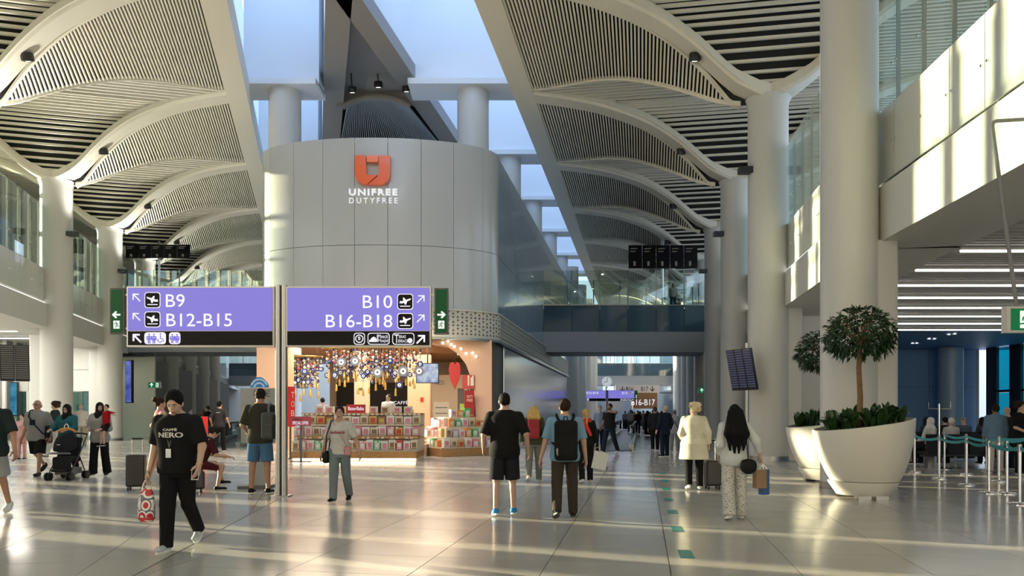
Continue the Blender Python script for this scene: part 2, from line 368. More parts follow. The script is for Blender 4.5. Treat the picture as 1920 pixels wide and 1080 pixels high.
for nm, ea, eb in (('r', lambda Y: R_(-4.4, Y)[0], rwe), ('l', lambda Y: L_(-3.57, Y)[0], lwe)):
    for i in range(14):
        Y0 = 18+4.3*i; Y1 = Y0+4.28
        b = MB(); b.hexa([(ea(Y0), Y0, 21.4), (eb(Y0), Y0, 21.4), (eb(Y1), Y1, 21.4), (ea(Y1), Y1, 21.4)], [(ea(Y0), Y0, 21.44), (eb(Y0), Y0, 21.44), (eb(Y1), Y1, 21.44), (ea(Y1), Y1, 21.44)]); b.build('pane', M_sky, wsk)
        d = .2 if nm == 'r' else -.2
        b = MB(); b.hexa([(ea(Y0), Y0, 15.3), (ea(Y0)+d, Y0, 15.3), (ea(Y1)+d, Y1, 15.3), (ea(Y1), Y1, 15.3)], [(ea(Y0), Y0, 21.6), (ea(Y0)+d, Y0, 21.6), (ea(Y1)+d, Y1, 21.6), (ea(Y1), Y1, 21.6)]); b.build('upstand', M_beamw, wsk)  # added to keep low sun off the opposite vault
wz = struct('ceiling_wedge', 'dark pointed central roof soffit over the shop')
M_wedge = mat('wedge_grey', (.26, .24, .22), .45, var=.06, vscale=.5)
ya, yb = 23.6, 90
xa = (lwe(ya)+rwe(ya))/2
b = MB(); b.add([(xa, ya, ZW), (lwe(yb), yb, ZW), (rwe(yb), yb, ZW), (xa, ya, ZW+5.5), (lwe(yb), yb, ZW+5.5), (rwe(yb), yb, ZW+5.5)], [(0, 2, 5, 3), (0, 3, 4, 1), (3, 5, 4)])
b.build('wedge_wall', M_beamw, wz)
def beam2(mb, p, q, w_, z0, z1):
    d = (Vector(q)-Vector(p)).normalized(); n_ = Vector((-d.y, d.x))*w_/2; p, q = Vector(p), Vector(q)
    a = [p-n_, p+n_, q+n_, q-n_]; mb.hexa([(v.x, v.y, z0) for v in a], [(v.x, v.y, z1) for v in a])
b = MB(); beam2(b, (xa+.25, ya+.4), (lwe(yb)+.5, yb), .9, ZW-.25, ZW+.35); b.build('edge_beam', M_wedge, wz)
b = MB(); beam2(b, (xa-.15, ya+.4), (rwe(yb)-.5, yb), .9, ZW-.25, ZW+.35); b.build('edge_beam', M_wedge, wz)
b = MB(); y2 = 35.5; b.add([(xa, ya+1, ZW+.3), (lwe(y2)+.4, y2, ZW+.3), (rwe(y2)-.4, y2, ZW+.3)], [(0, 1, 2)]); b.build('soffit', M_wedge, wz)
# arched louvre panel in the wedge, going down behind the drum
b = MB(); ys_ = 34.4
xl, xr = lwe(ys_)+.5, rwe(ys_)-.5; n = 46; nose = MB()
def arch_z(t): return 16.0-.42*(2*t-1)**2
for i in range(n):
    t = (i+.5)/n; x0 = lerp(xl+.5, xr-.4, t); x1 = lerp(lwe(46)+.6, rwe(46)-.6, t)
    strip(b, [Vector((lerp(x0, x1, q), ys_+q*11.6, arch_z(t)+.02)) for q in (0, .5, 1)], (1, 0, 0), .042, .1)
b.build('louvre_slats', mat('louvre_slat', (.33, .35, .36), .5), wz, kind='stuff')
for q, dn in ((0, 'arch_trim'),):
    pts = [Vector((lerp(xl+.35, xr-.3, t), ys_-.1, arch_z(t)-.08)) for t in np.linspace(0, 1, 25)]; b = MB(); strip(b, pts, (0, 1, 0), .3, .16); b.build(dn, M_wedge, wz)
b = MB(); rows = [[(lerp(xl, xr, t), ys_, arch_z(t)) for t in np.linspace(0, 1, 25)], [(lerp(xl, xr, t), ys_, ZW+.4) for t in np.linspace(0, 1, 25)]]; b.loft(rows, closed=False); b.build('arch_wall', M_wedge, wz)
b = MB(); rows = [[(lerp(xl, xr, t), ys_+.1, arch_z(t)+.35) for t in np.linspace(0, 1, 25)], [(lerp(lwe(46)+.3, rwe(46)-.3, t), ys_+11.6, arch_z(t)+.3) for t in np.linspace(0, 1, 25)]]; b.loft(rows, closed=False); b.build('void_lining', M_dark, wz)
b = MB(); b.box((xa-.6, 47.2, ZW-2), (12, .3, 5)); b.build('inner_wall', M_darkgrey, wz)
for i, (x, y) in enumerate(((660, 182), (709, 172), (762, 180))):
    p = W(x, y-6, 32.6)+Vector((0, 0, .3))
    t = spotlight(p, f'black spotlight under the dark wedge roof, {("left", "middle", "right")[i]} one of three over the round shop', (.3, 0), 'spotlights above the shop drum')
    o = MB(); o.tube([(0, 0, -.02), (0, 0, ZW+.3-p.z)], .03, 6); o.build('hanger', M_blackmetal, t)
# ---------------------------------------------------------------- columns under the vaults
for side, nm in ((1, 'right'), (-1, 'left')):
    for k in range(1, 10):
        c = Cp(side, k); r_ = .63
        if side > 0 and k == 1: c = Vector((6.77, 15.0, 0)); r_ = .54
        o = struct('column', f'round cream column of the {nm} concourse, number {k} from the front')
        b = MB(); b.lathe([(r_, 0), (r_, 11.35), (r_+.03, 11.5), (r_+.09, 11.62)], (0, 0, 0), 32); s = b.build('column_shaft', M_column, o, 40)
        o.location = (c.x, c.y, 0)
        b = MB(); b.rbox((side*.53, 0, 2.45), (.62, .7, 4.9), .1) if k == 1 else b.rbox((side*.55, .25, 2.45), (1.0, 1.1, 4.9), .12); b.build('pier', M_column, o, 40)
        b = MB(); b.lathe([(r_+.015, 0), (r_+.015, .14)], n=32); b.build('base_ring', M_steel, o, 40)
        if k >= 2:
            b = MB(); zz = 9.3
            for sgn in (-1, 1): b.box((sgn*.78, -.15, zz), (.42, .28, .2)); b.box((sgn*.64, -.1, zz+.02), (.2, .08, .08))
            b.build('projector_bracket', M_blackmetal, o)
# ---------------------------------------------------------------- mezzanines: fascia, printed glass band, clear glass screen
def run(parent, pts, z0, z1, z2, z3, sg, slabw, mull=True, panes=True, postpitch=1.06, prnt=None):
    """pts: plan polyline of the fascia plane; sg: +1 when the mezzanine lies to the right"""
    prnt = prnt or M_bandwhite
    for a, bq in zip(pts, pts[1:]):
        a, bq = Vector(a), Vector(bq); d = (bq-a); ln = d.length; d.normalize(); nn = Vector((d.y, -d.x))*sg
        def q(t, o_, z): p = a+d*t+nn*o_; return (p.x, p.y, z)
        b = MB(); b.hexa([q(0, -.06, z0), q(ln, -.06, z0), q(ln, .35, z0), q(0, .35, z0)], [q(0, -.06, z1-.1), q(ln, -.06, z1-.1), q(ln, .35, z1-.1), q(0, .35, z1-.1)]); b.build('fascia', M_white, parent)
        b = MB(); b.hexa([q(0, .35, z0), q(ln, .35, z0), q(ln, 1.75, z0), q(0, 1.75, z0)], [q(0, .35, z1), q(ln, .35, z1), q(ln, 1.75, z1), q(0, 1.75, z1)]); b.build('soffit_strip', M_white, parent)
        b = MB(); b.hexa([q(0, 1.75, z0+.35), q(ln, 1.75, z0+.35), q(ln, slabw, z0+.35), q(0, slabw, z0+.35)], [q(0, 1.75, z2-.3), q(ln, 1.75, z2-.3), q(ln, slabw, z2-.3), q(0, slabw, z2-.3)]); b.build('mezzanine_slab', M_white, parent)
        b = MB(); b.hexa([q(0, .02, z1-.1), q(ln, .02, z1-.1), q(ln, .16, z1-.1), q(0, .16, z1-.1)], [q(0, .02, z1-.04), q(ln, .02, z1-.04), q(ln, .16, z1-.04), q(0, .16, z1-.04)]); b.build('light_strip', M_strip, parent) if a.y > 15 else None
        b = MB(); b.hexa([q(0, .2, z1-.1), q(ln, .2, z1-.1), q(ln, .4, z1-.1), q(0, .4, z1-.1)], [q(0, .2, z2), q(ln, .2, z2), q(ln, .4, z2), q(0, .4, z2)]); b.build('slab_edge', M_white, parent)
        n = max(1, round(ln/postpitch)); bolts = MB(); wn = math.atan2(d.y, d.x)
        for i in range(n):
            t0, t1 = ln*i/n+.012, ln*(i+1)/n-.012
            for za, zb, m, nme in ((z1+.02, z2-.012, prnt, 'band_panel'), (z2+.012, z3, M_glass, 'glass_pane')):
                if nme == 'glass_pane' and not panes: continue
                b = MB(); b.hexa([q(t0, .04, za), q(t1, .04, za), q(t1, .065, za), q(t0, .065, za)], [q(t0, .04, zb), q(t1, .04, zb), q(t1, .065, zb), q(t0, .065, zb)]); b.build(nme, m, parent)
            if i:
                b = MB(); b.hexa([q(t0-.04, .09, z2), q(t0+.015, .09, z2), q(t0+.015, .15, z2), q(t0-.04, .15, z2)], [q(t0-.04, .09, z3), q(t0+.015, .09, z3), q(t0+.015, .15, z3), q(t0-.04, .15, z3)]); b.build('post', M_steel, parent)
                for dt in (-.09, .07):
                    for zz in (z1+.7, z2+.75): p = q(t0+dt, .03, zz); bolts.ball(p, (.026, .026, .026), 6, 4)
        if bolts.v: bolts.build('bolts', M_chrome, parent, kind='stuff')
wr = struct('wall_right', 'right mezzanine front: white fascia, printed glass band and clear glass screen over it')
pr = [(6.45, 3), (7.0, 10.2), (7.38, 15.4), R_(4.55, 24.2), R_(4.55, 32.7), R_(4.55, 41.2), R_(4.55, 46)]
run(wr, pr, 4.89, 6.07, 7.53, 10.0, 1, 18)
wl = struct('wall_left', 'left mezzanine front: cream fascia, printed glass band and clear glass screen over it')
run(wl, [L_(-11.55, 14), L_(-11.55, 24.1), L_(-11.55, 32.6), L_(-11.55, 41.1), L_(-11.55, 46)], 5.18, 6.3, 7.74, 10.4, -1, 5.4)
# beyond the bridges the mezzanines run on
for st_, off, sg, fn in ((wr, 4.55, 1, R_), (wl, -11.55, -1, L_)):
    b = MB(); z0 = 5.0
    for za, zb, m, o0 in ((z0, 6.2, M_white, 0), (6.2, 7.6, M_bandwhite, .1), (7.6, 10, M_glass, .1)):
        b = MB(); a = [(*fn(off+sg*o0, 50), za), (*fn(off+sg*(o0+.1), 50), za), (*fn(off+sg*(o0+.1), 112), za), (*fn(off+sg*o0, 112), za)]
        b.hexa(a, [(x, y, zb) for x, y, _ in a]); b.build('far_fascia', m, st_)
    b = MB(); a = [(*fn(off, 46), z0+.3), (*fn(off+sg*8, 46), z0+.3), (*fn(off+sg*8, 112), z0+.3), (*fn(off, 112), z0+.3)]; b.hexa(a, [(x, y, 6) for x, y, _ in a]); b.build('far_slab', M_white, st_)
# right mezzanine room below: slat ceiling, back wall, column, tall teal windows
M_roomwall = mat('daylit_blue_wall', (.17, .31, .54), .5, var=.05, vscale=.6)  # white walls; blue window daylight is put into this colour
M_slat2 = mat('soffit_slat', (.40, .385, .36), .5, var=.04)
for i in range(7):
    Y = 19+3.4*i; xr_ = TL*Y-13.4; b = MB(); b.box((0, 0, 0), (3.6, .06, .04)); t = thing('linear_light', f'white light line under the left mezzanine, {ORD[i]} from the front', 'light', (xr_-1.9, Y, 5.46), 0, 'light lines under the left mezzanine'); b.build('diffuser', M_lamp, t); b = MB(); b.box((0, 0, .04), (3.64, .1, .05)); b.build('housing', M_white, t)
    area('left_soffit_lamp', (xr_-1.9, Y, 5.38), 3.4, 480, (1, .95, .84), sy=.3)
rm = struct('ceiling_soffit', 'flat slat ceiling with light lines under the right mezzanine')
b = MB(); Y = 6.0
while Y < 31.5:
    x0 = np.interp(Y, [3, 15.4, 32], [6.45+1.8, 7.38+1.8, TR*32+6.4]); b.box(((x0+27)/2, Y, 5.08), (27-x0, .13, .10)); Y += .235
b.build('soffit_slats', M_slat2, rm, kind='stuff')
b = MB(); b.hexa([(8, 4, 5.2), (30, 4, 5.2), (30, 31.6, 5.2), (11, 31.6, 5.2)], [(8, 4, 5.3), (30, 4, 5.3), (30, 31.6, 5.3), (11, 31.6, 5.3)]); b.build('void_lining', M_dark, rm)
b = MB(); b.prism([(13.6, 31.6), (30, 31.6), (30, 42), (14.2, 42), (12.5, 36)], 5.06, 5.2); b.build('plaster_soffit', M_roomwall, rm)  # soffit takes the same daylight blue as its colour
for i in range(11):
    Y = 11.6+2.15*i
    if Y > 31: continue
    x0 = max(9.55, TR*Y+6.6)
    b = MB(); b.box((0, 0, 0), (25.5-x0, .045, .04)); t = thing('linear_light', f'long white light line in the slat ceiling under the right mezzanine, {ORD[i] if i < 10 else "eleventh"} from the front', 'light', ((x0+25.5)/2, Y, 4.955), 0, 'light lines under the right mezzanine')
    b.build('diffuser', M_lamp, t); b = MB(); b.box((0, 0, .045), (25.5-x0+.04, .11, .05)); b.build('housing', M_white, t)
for i, (x, y) in enumerate(((1779, 630), (1790, 629), (1742, 638), (1752, 638), (1711, 646), (1719, 646))):
    Y = 3.47*F/(HY-y); p = W(x, y, Y); t = thing('downlight', f'small recessed downlight in the daylight-blue ceiling, {ORD[i]} of the six from the right', 'light', (p.x, p.y, 5.0), 0, 'downlights in the blue ceiling')
    b = MB(); b.lathe([(.0, 0), (.06, 0), (.06, .03), (0, .03)], n=10); b.build('diffuser', M_lamp, t)
    b = MB(); b.lathe([(.06, -.012), (.08, -.012), (.08, .02), (.06, .02)], n=10); b.build('trim_ring', M_steel, t)
wb = struct('wall_back', 'panelled back wall of the gate lounge at the right, coloured with blue daylight')
X = 12.75
while X < 25:
    for za, zb in ((0, 2.95), (2.97, 5.02)):
        b = MB(); b.box((X+1.28, 41.3, (za+zb)/2), (2.55, .1, zb-za)); b.build('panel', M_roomwall, wb)
    X += 2.58
b = MB(); b.box((19.3, 41.45, 2.6), (13.2, .1, 5.2)); b.build('backing', M_darkgrey, wb)
b = MB(); b.lathe([(.62, 0), (.62, 5.03)], (23.6, 40.2, 0), 24); b.build('column_shaft', mat('daylit_blue_column', (.33, .46, .60), .35), wb, 40)  # column paint carries the blue daylight of the lounge
M_teal = glass('teal_glass', (.06, .50, .60), .08)
wn = struct('window_1', 'tall teal windows between dark mullions in the gate lounge')
for i in range(20):
    y = 40.4-1.9*i
    b = MB(); b.box((26.0, y, 2.55), (.16, .85, 5.1)); b.build('mullion', M_blackmetal, wn)
    for za, zb in ((.15, 2.6), (2.75, 5.0)):
        b = MB(); b.box((26.0, y-.95, (za+zb)/2), (.04, 1.02, zb-za)); b.build('pane', M_teal, wn)
    b = MB(); b.box((25.98, y-.95, 2.68), (.12, 1.02, .14)); b.build('transom', M_blackmetal, wn)
# ground walls of the right concourse beyond the second column
wg = struct('wall_gate', 'panelled wall coloured with blue light under the right mezzanine past the second column')
for i in range(28):
    Y0 = 26+2.7*i; a0, a1 = Vector(R_(5.3, Y0)), Vector(R_(5.3, Y0+2.67)); b = MB()
    a = [(a0.x, a0.y, 0), (a1.x, a1.y, 0), (a1.x+.2, a1.y, 0), (a0.x+.2, a0.y, 0)]; b.hexa(a, [(x, y, 4.95) for x, y, _ in a]); b.build('wall_panel', mat('gate_wall_bluelit', (.21, .25, .32), .4, var=.05), wg)  # blue concourse light is mixed into the wall colour
b = MB(); a0, a1 = R_(5.5, 26), R_(5.5, 112); b.hexa([(*a0, 0), (*a1, 0), (a1[0]+.2, a1[1], 0), (a0[0]+.2, a0[1], 0)], [(*a0, 5), (*a1, 5), (a1[0]+.2, a1[1], 5), (a0[0]+.2, a0[1], 5)]); b.build('backing', M_darkgrey, wg)
b = MB(); a0 = R_(5.3, 26); b.box((a0[0]+1.2, 26, 2.5), (2.4, .3, 5)); b.build('wall_end', M_column, wg)
b = MB()
for i in range(22): b.box((a0[0]-.02+.11*i, 25.82, .17), (.07, .05, .34), 0)
b.build('striped_skirting', M_steel, wg, kind='stuff')
# bridges
def bridge(nm, lab, x0, x1, Y, dep, z, n, posts=True):
    st_ = struct(nm, lab); z0, z1, z2, z3 = z
    b = MB(); b.box(((x0+x1)/2, Y+dep/2, (z0+z1)/2), (x1-x0, dep, z1-z0)); b.build('fascia', mat('bridge_fascia_bluelit', (.33, .36, .41), .5, var=.03, vscale=.5), st_)  # white fascia, dim blue light painted into its colour
    b = MB(); b.box(((x0+x1)/2, Y+dep/2+.1, (z1+z2-.2)/2), (x1-x0, dep-.2, z2-z1-.2)); b.build('deck', M_darkgrey, st_)
    wd = (x1-x0)/n
    for i in range(n):
        for yy in ((Y, Y+dep) if posts else (Y,)):
            for za, zb, m, nme in ((z1, z2, M_bridgeband, 'band_panel'), (z2+.02, z3, M_glass, 'glass_pane')):
                b = MB(); b.box((x0+wd*(i+.5), yy, (za+zb)/2), (wd-.025, .03, zb-za)); b.build(nme, m, st_)
            if i: b = MB(); b.box((x0+wd*i, yy+.07, (z2+z3)/2-.05), (.07, .06, z3-z2+.2)); b.build('post', M_steel, st_)
    b = MB(); b.box(((x0+x1)/2, Y-.03, z2), (x1-x0, .07, .06)); b.build('handrail', M_steel, st_)
    return st_
M_bridgeband = mat('dark_band_panel', (.055, .105, .15), .09, var=.15, vscale=.5, coat=.6)
bridge('bridge_right', 'glazed footbridge across the right concourse', R_(-6.1, 46)[0], R_(4.3, 46)[0], 46, 3.5, (5.28, 6.53, 8.17, 10.3), 6)
bridge('bridge_left', 'glazed footbridge across the left concourse', L_(-11.5, 46)[0], L_(-2.1, 46)[0], 46, 3.5, (5.28, 6.53, 8.17, 10.3), 6)
bridge('bridge_far_right', 'far glazed footbridge deep in the right concourse', R_(-6.1, 100)[0], R_(4.5, 100)[0], 100, 4, (5.28, 6.53, 8.17, 10.3), 6, False)
bridge('bridge_far_left', 'far glazed footbridge deep in the left concourse', L_(-11.5, 100)[0], L_(-2.1, 100)[0], 100, 4, (5.28, 6.53, 8.17, 10.3), 5, False)
# far end walls with a bright window
we = struct('wall_far', 'end walls of both concourses')
b = MB(); b.box((R_(0, 112)[0], 112, 2.3), (26, .4, 4.6)); b.box((R_(0, 112)[0]+8, 112, 9), (11, .4, 9)); b.box((R_(0, 112)[0]-8.5, 112, 9), (5, .4, 9)); b.box((R_(0, 112)[0], 112, 13.5), (26, .4, 2.5)); b.build('end_wall_right', M_bluepanel, we)
b = MB(); b.box((L_(-6.8, 112)[0], 112, 8), (24, .4, 16)); b.build('end_wall_left', M_white, we)
w2 = struct('window_2', 'bright window above the far bridge of the right concourse')
for i in range(4):
    b = MB(); b.box((R_(-6.1, 112)[0]+1.2+1.25*i, 111.9, 8.3), (1.15, .05, 4)); b.build('pane', glass('far_glass', (.95, .98, 1), .05), w2)
    b = MB(); b.box((R_(-6.1, 112)[0]+.58+1.25*i, 111.9, 8.3), (.1, .2, 7)); b.build('mullion', M_blackmetal, w2)
b = MB(); b.box((R_(-6.1, 112)[0]+3, 111.85, 7.0), (5.2, .2, .12)); b.build('transom', M_blackmetal, w2)
for i in range(4):
    x, y = R_(-6.1, 64+9*i); o = struct('column', f'far round column on the left of the right concourse, number {i+1}'); o.location = (x, y, 0)
    b = MB(); b.lathe([(.6, 0), (.6, 14)], n=20); b.build('column_shaft', M_column, o, 40)
    b = MB(); b.lathe([(.62, 0), (.62, .14)], n=20); b.build('base_ring', M_steel, o, 40)
# ---------------------------------------------------------------- left side: cross wall, grey fins, outer facade
lw = struct('wall_cross', 'cream panelled cross wall with shop windows under the left mezzanine')
x0 = L_(-11.6, 42)[0]
for i in range(7):
    x = x0-2.3*i-1.15
    for za, zb in ((2.75, 3.95), (3.97, 5.2)):
        b = MB(); b.box((x, 42.2, (za+zb)/2), (2.27, .1, zb-za)); b.build('panel', M_white, lw)
    b = MB(); b.box((x, 42.25, 1.4), (2.1, .05, 2.6)); b.build('shop_window', glass('shop_glass', (.55, .75, .74), .1), lw)
    b = MB(); b.box((x+1.13, 42.2, 1.37), (.16, .14, 2.74)); b.build('frame', M_white, lw)
b = MB(); b.box((x0-8, 42.4, 4), (17, .1, 2.5)); b.build('backing', M_white, lw)
b = MB(); b.box((x0-8, 46.5, 2.5), (17, .1, 5)); b.build('shop_back', mat('shop_cream', (.62, .64, .55), .6), lw)
for i in range(5):
    b = MB(); b.box((x0-2.2-2.9*i, 44.2, 1.0), (1.5, .5, 2.0)); b.build('shop_shelf', mat(f'shop_shelf_{i%2}', ((.10, .35, .42), (.45, .5, .42))[i % 2], .5), lw)
area('shop_window_lamp', (x0-8, 44, 4.9), 14, 500, (1, .95, .8), sy=2)
lf = struct('wall_fins', 'row of grey fins along the left wall of the left concourse')
M_fin = mat('fin_grey', (.27, .28, .29), .4, var=.05)
for i in range(9):
    x, y = L_(-12.2, 47+5.6*i); b = MB(); b.box((x+.3, y+.9, 2.6), (2.2, .5, 5.2), rz=AL+.9); b.build('fin', M_fin, lf)
a0, a1 = L_(-13.4, 44), L_(-13.4, 112); b = MB(); b.hexa([(*a0, 0), (*a1, 0), (a1[0]-.3, a1[1], 0), (a0[0]-.3, a0[1], 0)], [(*a0, 5.3), (*a1, 5.3), (a1[0]-.3, a1[1], 5.3), (a0[0]-.3, a0[1], 5.3)]); b.build('fin_backing', M_fin, lf)
fa = struct('window_3', 'outer glazed facade at the far left, beyond the frame')
M_dimglass = glass('dimming_facade_glass', (.22, .25, .27), .08)  # dark tint added to weaken sun and sky through these panes
M_facglass = glass('facade_glass', (.9, .94, .9), .08)
pat = [0, 1, 0, 0, 1, 0, 1, 1, 0, 0, 1, 0, 0, 1, 1, 0, 1, 0, 0, 1, 0, 1, 0, 0, 1, 0, 1, 0, 1, 0, 0, 1]
for i in range(74):
    Y0 = 3+1.45*i; x, y = L_(-17, Y0); x1, y1 = L_(-17, Y0+1.45)
    b = MB(); b.box((x, y, 7.3), (.3, .22, 14.6), rz=AL); b.build('mullion', M_white, fa)
    b = MB(); b.hexa([(x, y, 0), (x1, y1, 0), (x1-.03, y1, 0), (x-.03, y, 0)], [(x, y, 14.5), (x1, y1, 14.5), (x1-.03, y1, 14.5), (x-.03, y, 14.5)]); b.build('pane', M_facglass if 8 < Y0 < 39 else M_dimglass, fa)
    if True:
        q_ = 1 if pat[i % 32] or Y0 > 39 else .42; x2, y2 = x+(x1-x)*q_, y+(y1-y)*q_
        b = MB(); b.hexa([(x, y, 0), (x2, y2, 0), (x2-.1, y2, 0), (x-.1, y, 0)], [(x, y, 5.2), (x2, y2, 5.2), (x2-.1, y2, 5.2), (x-.1, y, 5.2)]); b.build('sun_mask_panel', M_white, fa)  # opaque panels added to cut the low sun into floor stripes
    for zz, hh in ((5.6, 1.4), (11.6, .22), (9.9, .12)):
        b = MB(); b.hexa([(x, y, zz-hh/2), (x1, y1, zz-hh/2), (x1-.2, y1, zz-hh/2), (x-.2, y, zz-hh/2)], [(x, y, zz+hh/2), (x1, y1, zz+hh/2), (x1-.2, y1, zz+hh/2), (x-.2, y, zz+hh/2)]); b.build('transom', M_white, fa)
bk = struct('wall_rear_blind', 'unseen wall added behind the viewpoint to cut frontal light, with tall glazed openings')  # added to close the open rear and darken what faces the camera
for i in range(9):
    x = -30+7.5*i; b = MB(); b.box((x, -14, 8), (5.6 if i not in (2, 3) else 2.2, .4, 16)); b.build('wall_pier', M_white, bk)
b = MB(); b.box((0, -14, 12), (75, .38, 8)); b.build('wall_head', M_white, bk)
for i in range(8): b = MB(); b.box((-26.25+7.5*i, -14, 4), (5.4, .05, 8)); b.build('pane', M_dimglass, bk)
b = MB(); b.hexa([(-34, -14, 14.9), (34, -14, 14.9), (34, 2, 14.9), (-34, 2, 14.9)], [(-34, -14, 15.2), (34, -14, 15.2), (34, 2, 15.2), (-34, 2, 15.2)]); b.build('ceiling_board', M_white, bk)
# ---------------------------------------------------------------- the round shop drum
dr = struct('wall_drum', 'rounded grey panelled drum above the shop with an orange logo')
DC, DA, DB = Vector((-5.52, 31.5)), 4.95, 2.25
def dp(a, o_=0): return Vector((DC.x+(DA+o_)*math.cos(a), DC.y-(DB+o_)*math.sin(a)))   # a from 0 (right) to pi (left)
# equal arc steps
aa = np.linspace(0, math.pi, 721); P = np.array([dp(a) for a in aa]); L = np.concatenate([[0], np.cumsum(np.linalg.norm(np.diff(P, axis=0), axis=1))])
NP = 9
def at_len(l): return float(np.interp(l, L, aa))
for i in range(NP):
    la, lb = L[-1]*i/NP+.009, L[-1]*(i+1)/NP-.009
    for za, zb in ((5.6, 8.09), (8.11, 12.3)):
        b = MB(); rings = []
        for l in np.linspace(la, lb, 9):
            a = at_len(l); p, q_ = dp(a), dp(a, -.05); rings.append([(p.x, p.y, za), (p.x, p.y, zb), (q_.x, q_.y, zb), (q_.x, q_.y, za)])
        b.loft(rings); b.build('panel', M_panel, dr, 40)
b = MB(); b.loft([[(*dp(a, -.06), 5.6), (*dp(a, -.06), 12.25)] for a in np.linspace(0, math.pi, 60)], closed=False); b.build('backing', M_darkgrey, dr)
b = MB(); pts = [tuple(dp(a, -.03)) for a in np.linspace(math.pi, 0, 40)]; b.prism([*pts, R_(-6.1, 60), L_(-2.1, 60)][::1], 12.12, 12.24); b.build('drum_roof', M_white, dr)
b = MB(); b.prism([*pts, R_(-6.1, 60), L_(-2.1, 60)], 5.45, 5.6); b.build('drum_underside', M_white, dr)
# straight side walls above the shop, along both concourses
ws = struct('wall_side', 'tall blue glossy side wall of the shop block along the right concourse')
M_bluewall = mat('blue_gloss_wall', (.27, .36, .45), .13, var=.06, vscale=.4, coat=.5)
for i in range(21):
    Y0 = 31.6+1.36*i; a0, a1 = R_(-6.1, Y0), R_(-6.1, Y0+1.345)
    for za, zb in ((5.6, 8.09), (8.11, 12.3)):
        b = MB(); b.hexa([(*a0, za), (*a1, za), (a1[0]-.06, a1[1], za), (a0[0]-.06, a0[1], za)], [(*a0, zb), (*a1, zb), (a1[0]-.06, a1[1], zb), (a0[0]-.06, a0[1], zb)]); b.build('panel', M_bluewall, ws)
    if Y0 > 32:
        b = MB(); b.hexa([(*a0, 0), (*a1, 0), (a1[0]-.06, a1[1], 0), (a0[0]-.06, a0[1], 0)], [(*a0, 4.5), (*a1, 4.5), (a1[0]-.06, a1[1], 4.5), (a0[0]-.06, a0[1], 4.5)]); b.build('metal_panel', M_bluepanel, ws)
a0, a1 = R_(-6.2, 31.6), R_(-6.2, 60); b = MB(); b.hexa([(*a0, 0), (*a1, 0), (a1[0]-.3, a1[1], 0), (a0[0]-.3, a0[1], 0)], [(*a0, 12.2), (*a1, 12.2), (a1[0]-.3, a1[1], 12.2), (a0[0]-.3, a0[1], 12.2)]); b.build('backing', M_darkgrey, ws)
a0, a1 = L_(-2.07, 31.6), L_(-2.07, 100); b = MB(); b.hexa([(*a0, 0), (*a1, 0), (a1[0]+.3, a1[1], 0), (a0[0]+.3, a0[1], 0)], [(*a0, 12.2), (*a1, 12.2), (a1[0]+.3, a1[1], 12.2), (a0[0]+.3, a0[1], 12.2)]); b.build('left_side_wall', M_white, ws)
# perforated band round the drum foot and along the right wall
pb = struct('trim_1', 'cream perforated metal band round the foot of the drum')
M_perf = mat('perforated_band', (.56, .54, .48), .4, var=.04)
path = [dp(a, .12) for a in np.linspace(math.pi, 0, 49)]+[Vector(R_(-5.98, Y)) for Y in np.linspace(31.8, 60, 40)]
b = MB(); b.loft([[(p.x, p.y, 4.5), (p.x, p.y, 5.6)] for p in path], closed=False); b.build('band', M_perf, pb)
b = MB(); strip(b, [Vector((p.x, p.y, 4.42)) for p in path], (.7, -.7, 0), .16, .1); b.build('lower_edge', M_steel, pb)
b = MB(); strip(b, [Vector((p.x, p.y, 5.58)) for p in path], (.7, -.7, 0), .12, .06); b.build('upper_edge', M_perf, pb)
PL = [0]
for p, q_ in zip(path, path[1:]): PL.append(PL[-1]+(q_-p).length)
b = MB(); l = .1; pxs, pys = [p.x for p in path], [p.y for p in path]; row = 0
while l < PL[-1]-.2:
    pa, pc = Vector((interp(l, PL, pxs), interp(l, PL, pys))), Vector((interp(l+.12, PL, pxs), interp(l+.12, PL, pys))); d = (pc-pa).normalized(); nn = Vector((d.y, -d.x))*.012
    for j in range(6):
        z = 4.6+.165*j+(.04 if row % 2 else 0); up = (j+row) % 2
        t3 = [(pa.x+nn.x, pa.y+nn.y, z if up else z+.1), (pc.x+nn.x, pc.y+nn.y, z if up else z+.1), ((pa.x+pc.x)/2+nn.x, (pa.y+pc.y)/2+nn.y, z+.1 if up else z)]
        b.add(t3, [(0, 1, 2)])
    l += .19; row += 1
b.build('perforations', mat('perforation_dark', (.12, .12, .12), .7), pb, kind='stuff')
# logo on the drum
def split_letters(o, nm='letter'):
    me = o.data; n = len(me.vertices); par = list(range(n))
    def root(i):
        while par[i] != i: par[i] = par[par[i]]; i = par[i]
        return i
    for p in me.polygons:
        a = root(p.vertices[0])
        for v in p.vertices[1:]: par[root(v)] = a
    isl = {}
    for p in me.polygons: isl.setdefault(root(p.vertices[0]), []).append(tuple(p.vertices))
    vs = [v.co.copy() for v in me.vertices]
    for fs in isl.values():
        ids = sorted({i for f in fs for i in f}); mp = {i: k for k, i in enumerate(ids)}
        b = MB(); b.add([vs[i] for i in ids], [tuple(mp[i] for i in f) for f in fs]); c = b.build(nm, me.materials[0], o.parent); c.location = o.location; c.rotation_euler = o.rotation_euler; c.scale = o.scale
    bpy.data.objects.remove(o)
lg = thing('wall_logo', 'orange shield emblem over white UNIFREE DUTYFREE letters on the grey drum', 'sign', (0, 0, 0))
YL = 29.12; k_ = YL/F; lx, lz = (699-960)*k_, CH+(HY-320)*k_
lg.location = (lx, YL, lz); M_orange = mat('logo_orange', (.85, .13, .03), .25, var=.04, coat=.5); M_wlet = mat('letter_white', (.86, .87, .86), .4, var=.02, emit=(.9, .92, .95), estr=.6)
